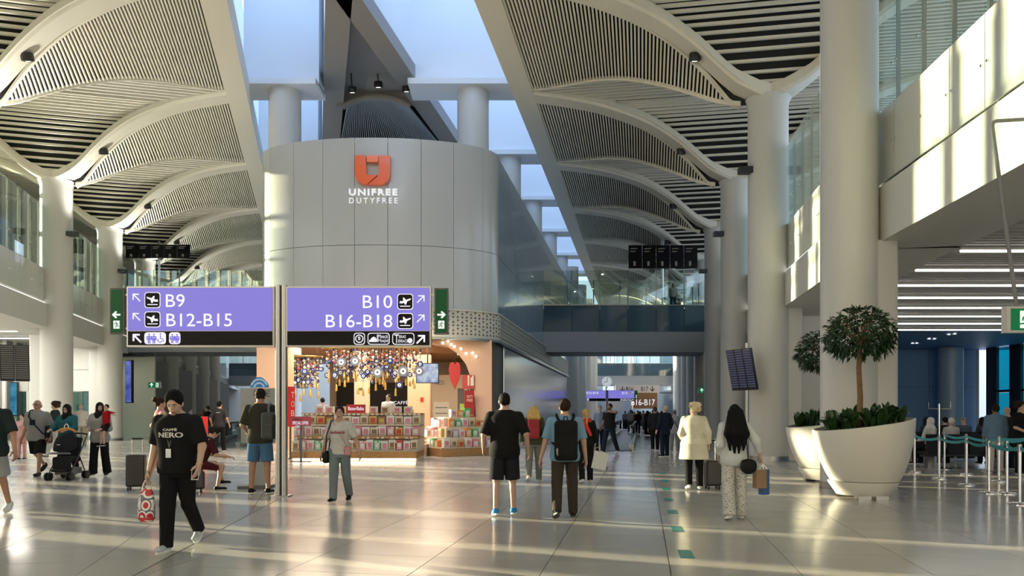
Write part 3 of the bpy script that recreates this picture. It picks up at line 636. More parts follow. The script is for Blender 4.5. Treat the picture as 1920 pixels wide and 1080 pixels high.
M_orange2 = mat('logo_orange_light', (.95, .20, .07), .25, var=.04, coat=.5)
sc_ = k_/9     # zoom crop pixels (9 per photo pixel), centred on x 530, y 360
def lp(pts): return [((x-530)*sc_, (360-y)*sc_) for x, y in pts]
def plate_ccw(mb, pts, y0, y1):
    A = sum(p[0]*q[1]-q[0]*p[1] for p, q in zip(pts, pts[1:]+pts[:1])); mb.plate(pts if A > 0 else pts[::-1], y0, y1); return mb
plate_ccw(MB(), lp([(236,120),(415,120),(430,440),(615,450),(440,605),(385,605),(330,585),(285,550),(255,500),(240,440)]), -.12, .1).build('emblem_left', M_orange, lg)
plate_ccw(MB(), lp([(640,120),(828,120),(826,440),(815,490),(785,545),(735,590),(680,608),(462,606),(628,460),(640,420)]), -.12, .1).build('emblem_right', M_orange, lg)
plate_ccw(MB(), lp([(440,122),(628,122),(628,228),(440,228)]), -.12, .1).build('emblem_bar', M_orange2, lg)
text('UNIFREE', 1.0, M_wlet, lg, ((133-530)*sc_, -.05, (785-360)*-sc_), ext=.05, off=.02, space=1.22).scale = (1, 1, 1)
def fit(o, wdt, hgt, f=False):
    ds = o.data.vertices; xs = [v.co.x for v in ds]; ys = [v.co.y for v in ds]; sx_, sy_ = wdt/(max(xs)-min(xs)), hgt/(max(ys)-min(ys))
    for v in ds: v.co.x = (v.co.x-min(xs))*sx_; v.co.y = (v.co.y-min(ys))*sy_
    return o
split_letters(fit([c for c in lg.children if c.name.startswith('lettering')][0], 815*sc_, 110*sc_))
split_letters(fit(text('DUTYFREE', 1.0, M_wlet, lg, ((137-530)*sc_, -.05, (918-360)*-sc_), ext=.03, space=1.5), 815*sc_, 92*sc_))
# ---------------------------------------------------------------- shop shell
M_peach = mat('peach_plaster', (.60, .40, .29), .5, var=.05, vscale=.7)
M_wood = mat('wood_slat', (.42, .22, .10), .45, var=.25, vscale=3)
sh = struct('wall_shop', 'peach shop front with an arched opening under the drum')
k3 = 30.4/F
def q3(x, y): return ((x-960)*k3, CH+(HY-y)*k3)
plate_ccw(MB(), [q3(*p) for p in ((922,847),(922,638),(800,638),(800,641),(838,648),(858,662),(874,684),(884,712),(890,745),(893,790),(893,847))], 30.4, 31.5).build('arch_pier', M_peach, sh)
b = MB(); b.box(((508-960)*k3, 31.0, 2.3), (1.2, 1.1, 4.6)); b.build('left_pier', M_peach, sh)
b = MB(); b.box((-5.6, 30.95, 4.95), (8.5, 1.0, .95)); b.build('lintel', M_peach, sh)
b = MB(); b.box((-4.6, 42.3, 2.3), (11.4, .2, 4.8)); b.build('back_wall', mat('shop_back_wall', (.58, .47, .38), .5), sh)
b = MB(); b.prism([(-10.2, 31), (-.9, 31), (.9, 42.2), (-10.2, 42.2)], 4.7, 4.8); b.build('ceiling_board', mat('shop_ceiling', (.35, .22, .13), .6), sh)
for i in range(26):
    b = MB(); xr_ = -.95+.16*(.42*i); b.box(((xr_-10.2)/2, 31.5+.42*i, 4.5), (xr_+10.2, .16, .22)); b.build('slat', M_wood, sh)
area('shop_lamp', (-5.6, 33.5, 4.3), 8, 1500, (1, .76, .52), sy=5)
area('shop_front_fill', (-6.3, 27.0, 5.3), 6.5, 1250, (1, .80, .58), sy=2.0)  # added fill light with no fixture, brightens the goods before the drum

# ---------------------------------------------------------------- soft bodies: distance fields turned into one continuous surface
def cone(a, b, ra, rb, k=.02, cut=None):
    """tapered limb from a to b; cut: (point, outward direction) trims it flat"""
    a, b = np.array(a, float), np.array(b, float); ba = b-a; L2 = max(ba@ba, 1e-9); r = max(ra, rb)
    def f(P):
        d = P-a; t = np.clip(d@ba/L2, 0, 1); q = np.linalg.norm(d-t[..., None]*ba, axis=-1)-(ra+t*(rb-ra))
        if cut is not None: q = np.maximum(q, (P-np.array(cut[0]))@np.array(cut[1]))
        return q
    return f, np.minimum(a, b)-r, np.maximum(a, b)+r, k
def ell(c, r, k=.02, M=None):
    c, r = np.array(c, float), np.array(r, float); R = np.eye(3) if M is None else np.array(M)
    def f(P):
        q = (P-c)@R; k0 = np.linalg.norm(q/r, axis=-1); k1 = np.linalg.norm(q/(r*r), axis=-1)+1e-9; return k0*(k0-1)/k1
    m = r.max() if M is not None else r
    return f, c-m, c+m, k
def rbx(c, h, rad, k=.01, M=None):
    c, h = np.array(c, float), np.array(h, float)-rad; R = np.eye(3) if M is None else np.array(M)
    def f(P):
        q = np.abs((P-c)@R)-h; return np.linalg.norm(np.maximum(q, 0), axis=-1)+np.minimum(q.max(axis=-1), 0)-rad
    m = (np.linalg.norm(h+rad) if M is not None else h+rad)
    return f, c-m, c+m, k
def stack(tab, z0, z1, inf, M=None, piv=None, k=.02, soft=True):
    """upright stack of ellipses (z, rx, ry, cy) between z0 and z1"""
    T = np.array(tab); R = np.eye(3) if M is None else np.array(M); pv = np.zeros(3) if piv is None else np.array(piv)
    def f(P):
        q = (P-pv)@R+pv; z = q[..., 2]; rx = np.interp(z, T[:, 0], T[:, 1])+inf; ry = np.interp(z, T[:, 0], T[:, 2])+inf; cy = np.interp(z, T[:, 0], T[:, 3])
        d = (np.sqrt((q[..., 0]/rx)**2+((q[..., 1]-cy)/ry)**2)-1)*np.minimum(rx, ry); return np.maximum(np.maximum(d, z0-z), z-z1)
    rm = T[:, 1:3].max()+inf+.05
    c = np.array([[sx_*rm, sy_*rm, z] for sx_ in (-1, 1) for sy_ in (-1, 1) for z in (z0, z1)]); c = (c-pv)@R.T+pv
    return f, c.min(0), c.max(0), k
def field_mesh(prims, vox, sub=(), trim=None):
    lo = np.min([p[1] for p in prims], 0)-3*vox; hi = np.max([p[2] for p in prims], 0)+3*vox
    n = np.ceil((hi-lo)/vox).astype(int)+1; D = np.full(n, 1.0)
    def sect(l, h):
        i0 = np.maximum(((l-lo)/vox).astype(int)-4, 0); i1 = np.minimum(((h-lo)/vox).astype(int)+5, n); sl_ = tuple(slice(a, b) for a, b in zip(i0, i1))
        P = np.stack(np.meshgrid(*[lo[i]+vox*np.arange(i0[i], i1[i]) for i in range(3)], indexing='ij'), -1); return sl_, P
    for f, l, h, k in prims:
        sl_, P = sect(l-k, h+k); d = f(P); o = D[sl_]
        if k > 0: hh = np.clip(.5+.5*(o-d)/k, 0, 1); D[sl_] = o*(1-hh)+d*hh-k*hh*(1-hh)
        else: D[sl_] = np.minimum(o, d)
    for f, l, h, k in sub: sl_, P = sect(l, h); D[sl_] = np.maximum(D[sl_], -f(P))
    if trim is not None: sl_, P = sect(lo, hi); D = np.maximum(D, trim(P))
    D[0] = D[-1] = 1; D[:, 0] = D[:, -1] = 1; D[:, :, 0] = D[:, :, -1] = 1
    V = np.zeros((*(n-1), 3)); C = np.zeros(n-1); quads = []
    for ax in range(3):
        s0 = [slice(None)]*3; s1 = [slice(None)]*3; s0[ax] = slice(0, -1); s1[ax] = slice(1, None)
        a, b = D[tuple(s0)], D[tuple(s1)]; I = np.argwhere((a < 0) != (b < 0))
        if not len(I): continue
        av, bv = a[tuple(I.T)], b[tuple(I.T)]; p = I.astype(float); p[:, ax] += av/(av-bv); u, v = (ax+1) % 3, (ax+2) % 3; q = []
        for du, dv in ((0, 0), (-1, 0), (-1, -1), (0, -1)):
            J = I.copy(); J[:, u] += du; J[:, v] += dv; q.append(J); np.add.at(V, tuple(J.T), p); np.add.at(C, tuple(J.T), 1)
        quads.append((q, av < 0))
    idx = -np.ones(n-1, int); m = C > 0; idx[m] = np.arange(m.sum()); vs = V[m]/C[m][:, None]*vox+lo; fs = []
    for q, ins in quads:
        F4 = np.stack([idx[tuple(J.T)] for J in q], 1); F4[~ins] = F4[~ins][:, ::-1]; fs.append(F4)
    return vs, np.concatenate(fs)
def fmesh(name, vf, m, extra=None, sc_=1.0):
    vs, fs = vf; vs = (vs*sc_).tolist(); fs = fs.tolist()
    if extra is not None:
        b = len(vs); vs += [tuple(c*sc_ for c in p) for p in extra.v]; fs += [tuple(b+i for i in q) for q in extra.f]
    me = bpy.data.meshes.new(name); me.from_pydata(vs, [], fs); me.materials.append(m); me.shade_smooth(); return me
TAB_M = [(.80,.150,.10,0),(.86,.172,.115,-.01),(.92,.175,.122,-.012),(1.0,.158,.112,0),(1.1,.155,.112,.004),(1.2,.165,.116,.004),(1.3,.182,.12,0),(1.38,.180,.112,-.005),(1.43,.150,.095,-.008),(1.47,.085,.075,-.008),(1.5,.06,.065,-.005)]
TAB_F = [(.80,.150,.105,-.005),(.86,.172,.122,-.015),(.92,.172,.125,-.018),(1.0,.148,.105,0),(1.1,.132,.098,.004),(1.2,.142,.115,.014),(1.3,.155,.125,.016),(1.38,.152,.10,0),(1.43,.125,.085,-.005),(1.47,.07,.065,-.005),(1.5,.052,.056,-.005)]
SKINS = {}
def skinm(c): return mat('skin_%d' % int(c[0]*1000), c, .55, var=.05, vscale=9)
def clothm(name, c, rough=.85): return mat('cloth_'+name, c, rough, var=.18, vscale=5, bump=.45, bscale=9, spec=.12)
def Rx(a): c, s = math.cos(a), math.sin(a); return np.array([[1,0,0],[0,c,-s],[0,s,c]])
def Rz(a): c, s = math.cos(a), math.sin(a); return np.array([[c,-s,0],[s,c,0],[0,0,1]])
def nrm(v): v = np.array(v, float); return v/max(1e-9, np.linalg.norm(v))
class Pose: pass
def person(label, at, rz, h, sex='m', bw=1, bd=1, legs=((0, 0, .03), (0, 0, .03)), arms=(None, None), lean=0, head=(0, 0), hair='short', hairc=(.02, .016, .013),
           skin=(.42, .25, .17), top=('black', (.01, .01, .011), .42, .86), bottom=('trousers', 'black', (.01, .01, .011)), shoe=(.02, .02, .02), sole=(.5, .5, .5),
           vox=.013, face=False, fingers=True, seat=None, group=None, collar=None, sleeves=None, z0=0, wide=0, beard=False, coat=None, cat='person'):
    """facing +y; legs: (hip forward degrees, knee bend, splay) right then left; arms: wrist target relative to the shoulder (out, forward, up)"""
    s = h/1.75; J = Pose(); T = [list(r) for r in (TAB_M if sex == 'm' else TAB_F)]
    for r in T:
        r[1] *= 1+(bw-1)*min(1, max(0, (1.47-r[0])/.05)); r[2] *= 1+(bd-1)*min(1, max(0, (1.47-r[0])/.05))
    t = thing('person', label, cat, (at[0], at[1], z0), rz, group)
    lm = Rx(-math.radians(lean)); piv = np.array([0, 0, .95])
    def tor(p): return lm@(np.array(p, float)-piv)+piv
    J.leg = []; low = 9
    for sd, lg_ in zip((1, -1), legs):
        a, kb, sp = math.radians(lg_[0]), math.radians(lg_[1]), lg_[2]; hp = np.array([.088*sd*bw**.5, 0, .92])
        kn = hp+.42*nrm([sp*sd, math.sin(a), -math.cos(a)]); an = kn+.42*nrm([sp*sd*.6, math.sin(a-kb), -math.cos(a-kb)])
        fa = lg_[3] if len(lg_) > 3 else min(0, lg_[0]-lg_[1])*.8; fa = math.radians(fa); tw = .12*sd
        fw = nrm([math.sin(tw), math.cos(tw)*math.cos(fa), math.sin(fa)]); up = nrm([0, -math.sin(fa), math.cos(fa)])
        heel = an-fw*.055-up*.065; toe = an+fw*.175-up*.065; low = min(low, heel[2]-.015, toe[2]-.015); J.leg.append((hp, kn, an, fw, up))
    dz_ = -low if seat is None else seat/s-.82
    dzv = np.array([0, 0, dz_]); tor0 = tor
    def tor(p): return tor0(p)+dzv
    J.leg = [(a+dzv, b+dzv, c+dzv, d, e) for a, b, c, d, e in J.leg]
    J.tor = lambda p: tor(p)*s; J.s = s; J.t = t; J.T = T; J.lm = lm; J.dz = dz_
    T = [(r[0]+dz_, r[1], r[2], r[3]) for r in T]; pv = piv+dzv
    sw = (.185 if sex == 'm' else .158)*bw**.55; J.arm = []
    for sd, tg in zip((1, -1), arms):
        sh_ = tor([sd*sw, -.005, 1.395]); tg = tg or (.06, .05, -.53); w_ = sh_+np.array([sd*tg[0], tg[1], tg[2]])
        l1, l2 = .285, .255; v = w_-sh_; d = np.linalg.norm(v); d2 = min(d, .999*(l1+l2)); v = v/d; w_ = sh_+v*d2
        ca = (l1*l1+d2*d2-l2*l2)/(2*l1*d2); pole = np.array([.35*sd, -1, -.2]); pole = nrm(pole-v*(pole@v))
        el = sh_+v*l1*ca+pole*l1*math.sqrt(max(0, 1-ca*ca)); J.arm.append((sh_, el, w_))
    hc = tor([0, -.004, 1.482]); hr = lm@Rz(math.radians(head[1]))@Rx(-math.radians(head[0]))
    def hd(p): return hr@(np.array(p, float)-np.array([0, 0, 1.5]))+hc
    J.hd = lambda p: hd(p)*s; J.wrist = [a[2]*s for a in J.arm]; J.shoulder = [a[0]*s for a in J.arm]
    # ---- the body: one surface
    pr = [stack(T, .82+dz_, 1.5+dz_, 0, lm, pv, .03)]
    for (hp, kn, an, fw, up), sd in zip(J.leg, (1, -1)):
        pr += [cone(hp, kn, .085*bw**.6, .055, .03), cone(kn, an, .052, .034, .02), ell(kn+(an-kn)*.28-fw*.014, (.045, .045, .085), .012), cone(an-up*.03-fw*.03, an+fw*.12-up*.045, .034, .03, .02)]
    fing = MB()
    for (sh_, el, w_), sd in zip(J.arm, (1, -1)):
        dr_ = nrm(w_-el)
        pr += [cone(sh_, el, .052*bw**.5, .040, .03), cone(el, w_, .041, .027, .02), cone(tor([sd*.045, -.01, 1.455]), sh_, .040, .048, .04)]
        nn = np.array([-sd, -.15, 0.]) if abs(dr_[2]) > .7 else np.array([-.3*sd, 0, -1.]); nn = nrm(nn-dr_*(nn@dr_)); wv = np.cross(dr_, nn)
        if wv@np.array([-.5*sd if abs(dr_[2]) <= .7 else 0, 1, .3]) < 0: wv = -wv
        J.hand = getattr(J, 'hand', [])+[(w_, dr_, nn, wv)]
        pr.append(rbx(w_+dr_*.05, (.04, .016, .05), .014, .015, np.stack([wv, nn, dr_], 1)))
        if fingers:
            for i, (ln, cu) in enumerate(((.074, .30), (.082, .38), (.076, .46), (.060, .55))):
                p = w_+dr_*.075+wv*(1.5-i)*.0205; q = [p]; aa_ = .12
                for sg in (.42, .33, .3): q.append(q[-1]+(dr_*math.cos(aa_)+nn*math.sin(aa_))*ln*sg*1.25); aa_ += cu
                fing.tube(q, [.0105, .010, .009, .0065], 6)
            p = w_+dr_*.025+wv*.03; fing.tube([p, p+(dr_*.75+wv*.55+nn*.3)*.035, p+(dr_*1.45+wv*.75+nn*.75)*.035, p+(dr_*2.1+wv*.75+nn*1.2)*.035], [.014, .013, .011, .008], 6)
    fs = 1.0 if sex == 'm' else .95
    pr += [cone(tor([0, -.012, 1.44]), hd([0, -.005, 1.56]), .056*fs, .054*fs, .02), ell(hd([0, -.006, 1.645]), np.array([.075, .094, .098])*fs, .02, hr), ell(hd([0, .030, 1.582]), np.array([.056, .060, .062])*fs, .03, hr),
           cone(hd([0, .094, 1.612]), hd([0, .084, 1.643]), .014, .008, .012), ell(hd([.076*fs, -.008, 1.612]), (.012, .022, .030), .008, hr), ell(hd([-.076*fs, -.008, 1.612]), (.012, .022, .030), .008, hr)]
    if face: pr += [cone(hd([-.03, .083, 1.655]), hd([.03, .083, 1.655]), .011, .011, .015), cone(hd([-.016, .088, 1.573]), hd([.016, .088, 1.573]), .008, .008, .01)]
    put('body', fmesh('body', field_mesh(pr, vox), skinm(skin), fing if fingers else None, s), t)
    if face:
        for sd in (1, -1):
            b = MB(); c = hd([sd*.031, .0805, 1.634]); b.ball(c*s, (.0125*s, .008*s, .008*s), 8, 6); e = b.build('eye', mat('eye_white', (.55, .52, .48), .3, var=.02), t, 180)
            b = MB(); c = hd([sd*.031, .0865, 1.633]); b.ball(c*s, .0062*s, 6, 4); b.build('iris', M_black, e, 180)
            b = MB(); b.tube([hd([sd*.014, .093, 1.655])*s, hd([sd*.032, .094, 1.661])*s, hd([sd*.05, .082, 1.654])*s], [.004*s, .0055*s, .003*s], 5); b.build('eyebrow', mat('brow', (.02, .015, .012), .8, var=.05), t)
        b = MB(); b.tube([hd([-.024, .0865, 1.571])*s, hd([0, .0965, 1.569])*s, hd([.024, .0865, 1.571])*s], [.003*s, .0075*s, .003*s], 6); b.build('mouth', mat('lip', (.30, .12, .10), .5, var=.05), t, 60)
        if beard:
            put('beard', fmesh('beard', field_mesh([ell(hd([0, .032, 1.578]), (.061, .064, .064), .01, hr)], .009, sub=[ell(hd([0, .105, 1.64]), (.075, .05, .075), 0, hr)]), mat('beard', hairc, .9, var=.1), None, s), t)
    # ---- hair or head scarf
    hm = mat('hair_%d_%d' % (hairc[0]*1000, hairc[2]*1000), hairc, .7, var=.25, vscale=14, bump=.5, bscale=45, spec=.12); cutn = nrm([0, .8, -.62]); hv = max(.010, vox*.85)
    def back_of(pt, nr): q, m_ = hd(pt), hr@nrm(nr); return lambda P: (P-q)@m_
    hp_ = [ell(hd([0, -.012, 1.652]), np.array([.084, .102, .103])*fs, .02, hr)]; tr = back_of([0, .078, 1.682], cutn); sub = [ell(hd([0, .10, 1.628]), (.063, .075, .086), 0, hr)]
    if hair == 'buzz': hp_ = [ell(hd([0, -.010, 1.648]), np.array([.079, .098, .100])*fs, .02, hr)]
    if hair == 'tall': hp_ += [ell(hd([0, -.005, 1.695]), (.080, .095, .078), .03, hr)]
    if hair == 'curly': hp_ += [ell(hd([math.cos(a)*.07, -.02+math.sin(a)*.08, 1.67+.05*math.sin(3*a)]), (.06, .06, .06), .015) for a in np.linspace(0, 5.6, 9)]+[ell(hd([0, -.02, 1.73]), (.07, .07, .05), .02)]
    if hair == 'bald': hp_ = [ell(hd([0, -.022, 1.612]), np.array([.080, .090, .062])*fs, .01, hr)]; tr = back_of([0, .015, 1.62], [0, 1, .05])
    if hair in ('long', 'mid', 'pony'):
        L_end = {'long': .98, 'mid': 1.30, 'pony': 1.36}[hair]; w_ = {'long': .105, 'mid': .075, 'pony': .03}[hair]
        if hair == 'pony': hp_ += [cone(hd([0, -.10, 1.67]), hd([0, -.155, 1.60]), .035, .04, .02), cone(hd([0, -.155, 1.60]), tor([0, -.165, L_end]), .04, .014, .02)]; tr2 = tr
        else:
            for xx in (-.62, -.2, .2, .62): hp_ += [cone(hd([xx*.1, -.07, 1.63]), tor([xx*w_*2.0, -.135-.015*(1-abs(xx)), (1.5+L_end)/2+.05]), .052, .058, .03), cone(tor([xx*w_*2.0, -.15, (1.5+L_end)/2+.05]), tor([xx*w_*1.5, -.15, L_end+.1*abs(xx)]), .05, .016, .03)]
    if hair == 'bun': hp_ += [ell(hd([0, -.10, 1.70]), (.05, .05, .05), .02)]
    if hair == 'scarf':
        hp_ = [ell(hd([0, -.012, 1.648]), (.090, .112, .112), .03, hr), ell(hd([0, .015, 1.57]), (.075, .085, .075), .03, hr), cone(hd([0, -.005, 1.56]), tor([0, .0, 1.43]), .085, .105, .05),
               cone(tor([-.09, 0, 1.42]), tor([.09, 0, 1.42]), .07, .07, .05), cone(tor([0, .07, 1.42]), tor([0, .115, 1.22]), .085, .06, .05), cone(tor([0, -.07, 1.42]), tor([0, -.10, 1.28]), .085, .06, .05)]
        tr2 = None; sub = [ell(hd([0, .112, 1.612]), (.060, .075, .078), 0, hr)]; tr = None
    if hair == 'cap': hp_ = [ell(hd([0, -.005, 1.665]), (.085, .103, .09), .02, hr), cone(hd([0, .08, 1.665]), hd([0, .15, 1.655]), .045, .03, .02)]; tr = back_of([0, 0, 1.655], [0, 0, -1])
    if hair != 'none':
        tf = tr
        if hair in ('long', 'mid', 'pony'): q1, m1 = hd([0, .078, 1.682]), hr@cutn; q2 = hd([0, -.02, 1.6]); m2 = hr@nrm([0, 1, 0]); tf = lambda P: np.minimum((P-q1)@m1, (P-q2)@m2)
        vf = field_mesh(hp_, hv, sub, tf)
        if hair not in ('scarf', 'cap'):
            v_ = vf[0]; q = v_-hd([0, -.01, 1.64]); th = np.arctan2(q[:, 0], -q[:, 1]); rr_ = np.linalg.norm(q, axis=1)[:, None]+1e-6
            w_ = .0035*np.sin(34*th+9*q[:, 2])+.0025*np.sin(61*th-30*q[:, 2]+1)+(.006*np.sin(70*q[:, 0])*np.sin(80*q[:, 2]+2) if hair == 'curly' else 0); vf = (v_+q/rr_*np.asarray(w_)[:, None], vf[1])
        put('head_scarf' if hair == 'scarf' else 'hair' if hair != 'cap' else 'cap', fmesh('hair', vf, hm, None, s), t)
    # ---- clothes
    if top:
        cn, cc, sl_, hem = top; m = clothm(cn, cc); inf = .016+wide; T2 = ([(.50+dz_, .205*bw, .150*bd, -.005), (.66+dz_, .19*bw, .138*bd, -.01), (.80+dz_, .176*bw, .125*bd, -.01)]+[r for r in T if r[0] > .83+dz_]) if hem < .77 else T; pr = [stack(T2, hem+dz_, 1.485+dz_, inf, lm, pv, .02)]
        for (sh_, el, w_), sd in zip(J.arm, (1, -1)):
            pr.append(cone(tor([sd*.055, -.01, 1.445]), sh_, .042, .054, .04))
            ra = .066+wide*.5
            if sl_ > 0:
                if sl_ <= .5: p = sh_+(el-sh_)*sl_*2; pr.append(cone(sh_, p+nrm(el-sh_)*.04, ra, ra*1.0, .03, (p, nrm(el-sh_))))
                else:
                    q = (sl_-.5)*2; p = el+(w_-el)*q; pr += [cone(sh_, el, ra, ra*.92, .03), cone(el, p+nrm(w_-el)*.03, ra*.92, ra*.72, .03, (p, nrm(w_-el)))]
        neck = tor([0, 0, 1.485]); nm_ = lm@np.array([0, 0, 1.])
        put('coat' if coat else 'shirt', fmesh('shirt', field_mesh(pr, vox, sub=[cone(tor([0, .03, 1.47]), tor([0, .06, 1.56]), .062, .075, 0)], trim=lambda P: (P-neck)@nm_), m, None, s), t)
        if collar: b = MB(); b.tube([tor([.075*math.cos(a), .012+.068*math.sin(a), 1.475-.02*math.sin(a)])*s for a in np.linspace(0, 2*math.pi, 14)], .011*s, 6); b.build('collar', clothm('collar_'+cn, collar), t, 60)
    if bottom:
        bt, cn, cc = bottom[:3]; m = clothm(cn, cc, .9); pr = [stack(T, .80+dz_, 1.0+dz_, .012, lm, pv, .03)]
        for (hp, kn, an, fw, up), sd in zip(J.leg, (1, -1)):
            th = .098*bw**.6
            if bt == 'shorts': ln = bottom[3] if len(bottom) > 3 else .9; p = hp+(kn-hp)*ln; d = nrm(kn-hp); pr.append(cone(hp, p+d*.08, th, th*1.02, .015, (p, d)))
            elif bt == 'skirt': pr += [cone(hp, kn, th*1.2, th*1.35, .05), cone(kn, an+nrm(an-kn)*.05, th*1.35, th*1.5, .08, (an+nrm(an-kn)*.02, nrm(an-kn)))]
            else:
                r2, r3 = {'trousers': (.081, .066), 'slim': (.064, .046), 'wide': (.088, .095)}[bt]; d = nrm(an-kn); p = an+d*.035
                pr += [cone(hp, kn, th, r2, .015), cone(kn, p+d*.05, r2, r3, .015, (p, d))]
        put('skirt' if bt == 'skirt' else 'shorts' if bt == 'shorts' else 'trousers', fmesh('trousers', field_mesh(pr, vox, trim=lambda P: (P-tor([0, 0, 1.02]))@nm2(lm)), m, None, s), t)
    if shoe:
        for (hp, kn, an, fw, up), sd in zip(J.leg, (1, -1)):
            rt = nrm(np.cross(fw, up)); b0 = an-up*.065
            pr = [cone(an-fw*.015-up*.0, an-up*.03-fw*.012, .043, .046, .02, (an+up*.015, up)), cone(an-fw*.025-up*.032, an+fw*.135-up*.045, .042, .036, .02), ell(an+fw*.13-up*.042, (.044, .06, .032), .02)]
            pl = b0+up*.010
            o = put('shoe', fmesh('shoe', field_mesh(pr, max(.009, vox*.75), trim=lambda P: -((P-pl)@up)), clothm('shoe_%d_%d_%d' % tuple(int(c*1000) for c in shoe), shoe, .6), None, s), t)
            b = MB(); out = [b0+fw*(.055+.125*math.cos(a))+rt*(.046*math.sin(a)*(1.0+.12*math.cos(a))) for a in np.linspace(0, 2*math.pi, 19)[:-1]]
            b.loft([[(p-up*.015)*s for p in out], [(p+up*.014)*s for p in out]]); b.build('sole', mat('sole_%d_%d' % (sole[0]*1000, sole[2]*1000), sole, .6, var=.06), o, 50)
    return t, J
def nm2(lm): return lm@np.array([0, 0, 1.])
def worn(name, label, cat, t, group=None):    # a bag that somebody wears or carries: a thing of its own at the wearer's place
    return thing(name, label, cat, tuple(t.location), t.rotation_euler.z, group)
def chest_text(t, J, body, z, hgt, m, wd, cx=0, back=False, inf=.024):
    """lettering printed on a shirt: follows the round of the chest"""
    s = J.s; o = text(body, 1.0, m, t, (0, 0, 0), rot=(0, 0, 0), ext=.001, off=.02); xs = [v.co.x for v in o.data.vertices]; ys = [v.co.y for v in o.data.vertices]; x0, x1, y0, y1 = min(xs), max(xs), min(ys), max(ys); T = np.array(J.T)
    for v in o.data.vertices:
        u = ((v.co.x-x0)/(x1-x0)-.5)*wd+cx; zz = z+(v.co.y-y0)/(y1-y0)*hgt; rx = interp(zz, T[:, 0], T[:, 1])+inf; ry = interp(zz, T[:, 0], T[:, 2])+inf
        y = ry*math.sqrt(max(0, 1-(u/rx)**2))+(.003 if v.co.z > 0 else -.003); p = J.tor([(u if back else -u), -y if back else y, zz]); v.co = p
    return o
def over_shoulder(t, J, sd, fr, bk, r=.018, name='strap', m=None, parent=None, flat=.35):
    """a strap from fr (front point) over a shoulder to bk (back point), body coordinates"""
    b = MB(); pts = [J.tor(p) for p in (fr, (sd*.12, .125, 1.36), (sd*.115, .06, 1.475), (sd*.115, -.02, 1.495), (sd*.115, -.09, 1.455), bk)]; b.tube(pts, r*J.s, 6); return b.build(name, m or M_black, parent or t, 60)
def backpack(t, J, label, col, size=(.16, .10, .24), z=1.22, x=0, strap_col=None, both=True, sides=(1, -1), cat='backpack'):
    bp = worn('backpack', label, cat, t); s = J.s; m = clothm('pack_%d_%d_%d' % tuple(int(c*1000) for c in col), col, .75); c = np.array([x, -.135-size[1], z])
    f = lambda p: J.tor(p)/s
    put('pack', fmesh('pack', field_mesh([rbx(f(c), size, .06, .02, J.lm), rbx(f(c+np.array([0, -size[1]*.85, -size[2]*.4])), (size[0]*.8, .04, size[2]*.42), .03, .015, J.lm)], .014), m, None, s), bp)
    sm = clothm('strap_dark', strap_col or (.012, .012, .014))
    for sd in sides:
        b = MB(); b.tube([J.tor(p) for p in ((sd*.10+x*.2, -.145, 1.42), (sd*.125, -.10, 1.478), (sd*.125, -.02, 1.505), (sd*.12, .07, 1.475), (sd*.13, .14, 1.36), (sd*.165, .11, 1.22), (sd*.19, .0, 1.10), (sd*.15+x*.3, -.15, 1.06))], .02*s, 6); b.build('strap', sm, bp, 60)
    b = MB(); b.tube([J.tor((x-.03, -.15, z+size[2])), J.tor((x-.02, -.16, z+size[2]+.05)), J.tor((x+.02, -.16, z+size[2]+.05)), J.tor((x+.03, -.15, z+size[2]))], .008*s, 6); b.build('handle', sm, bp, 60)
    return bp
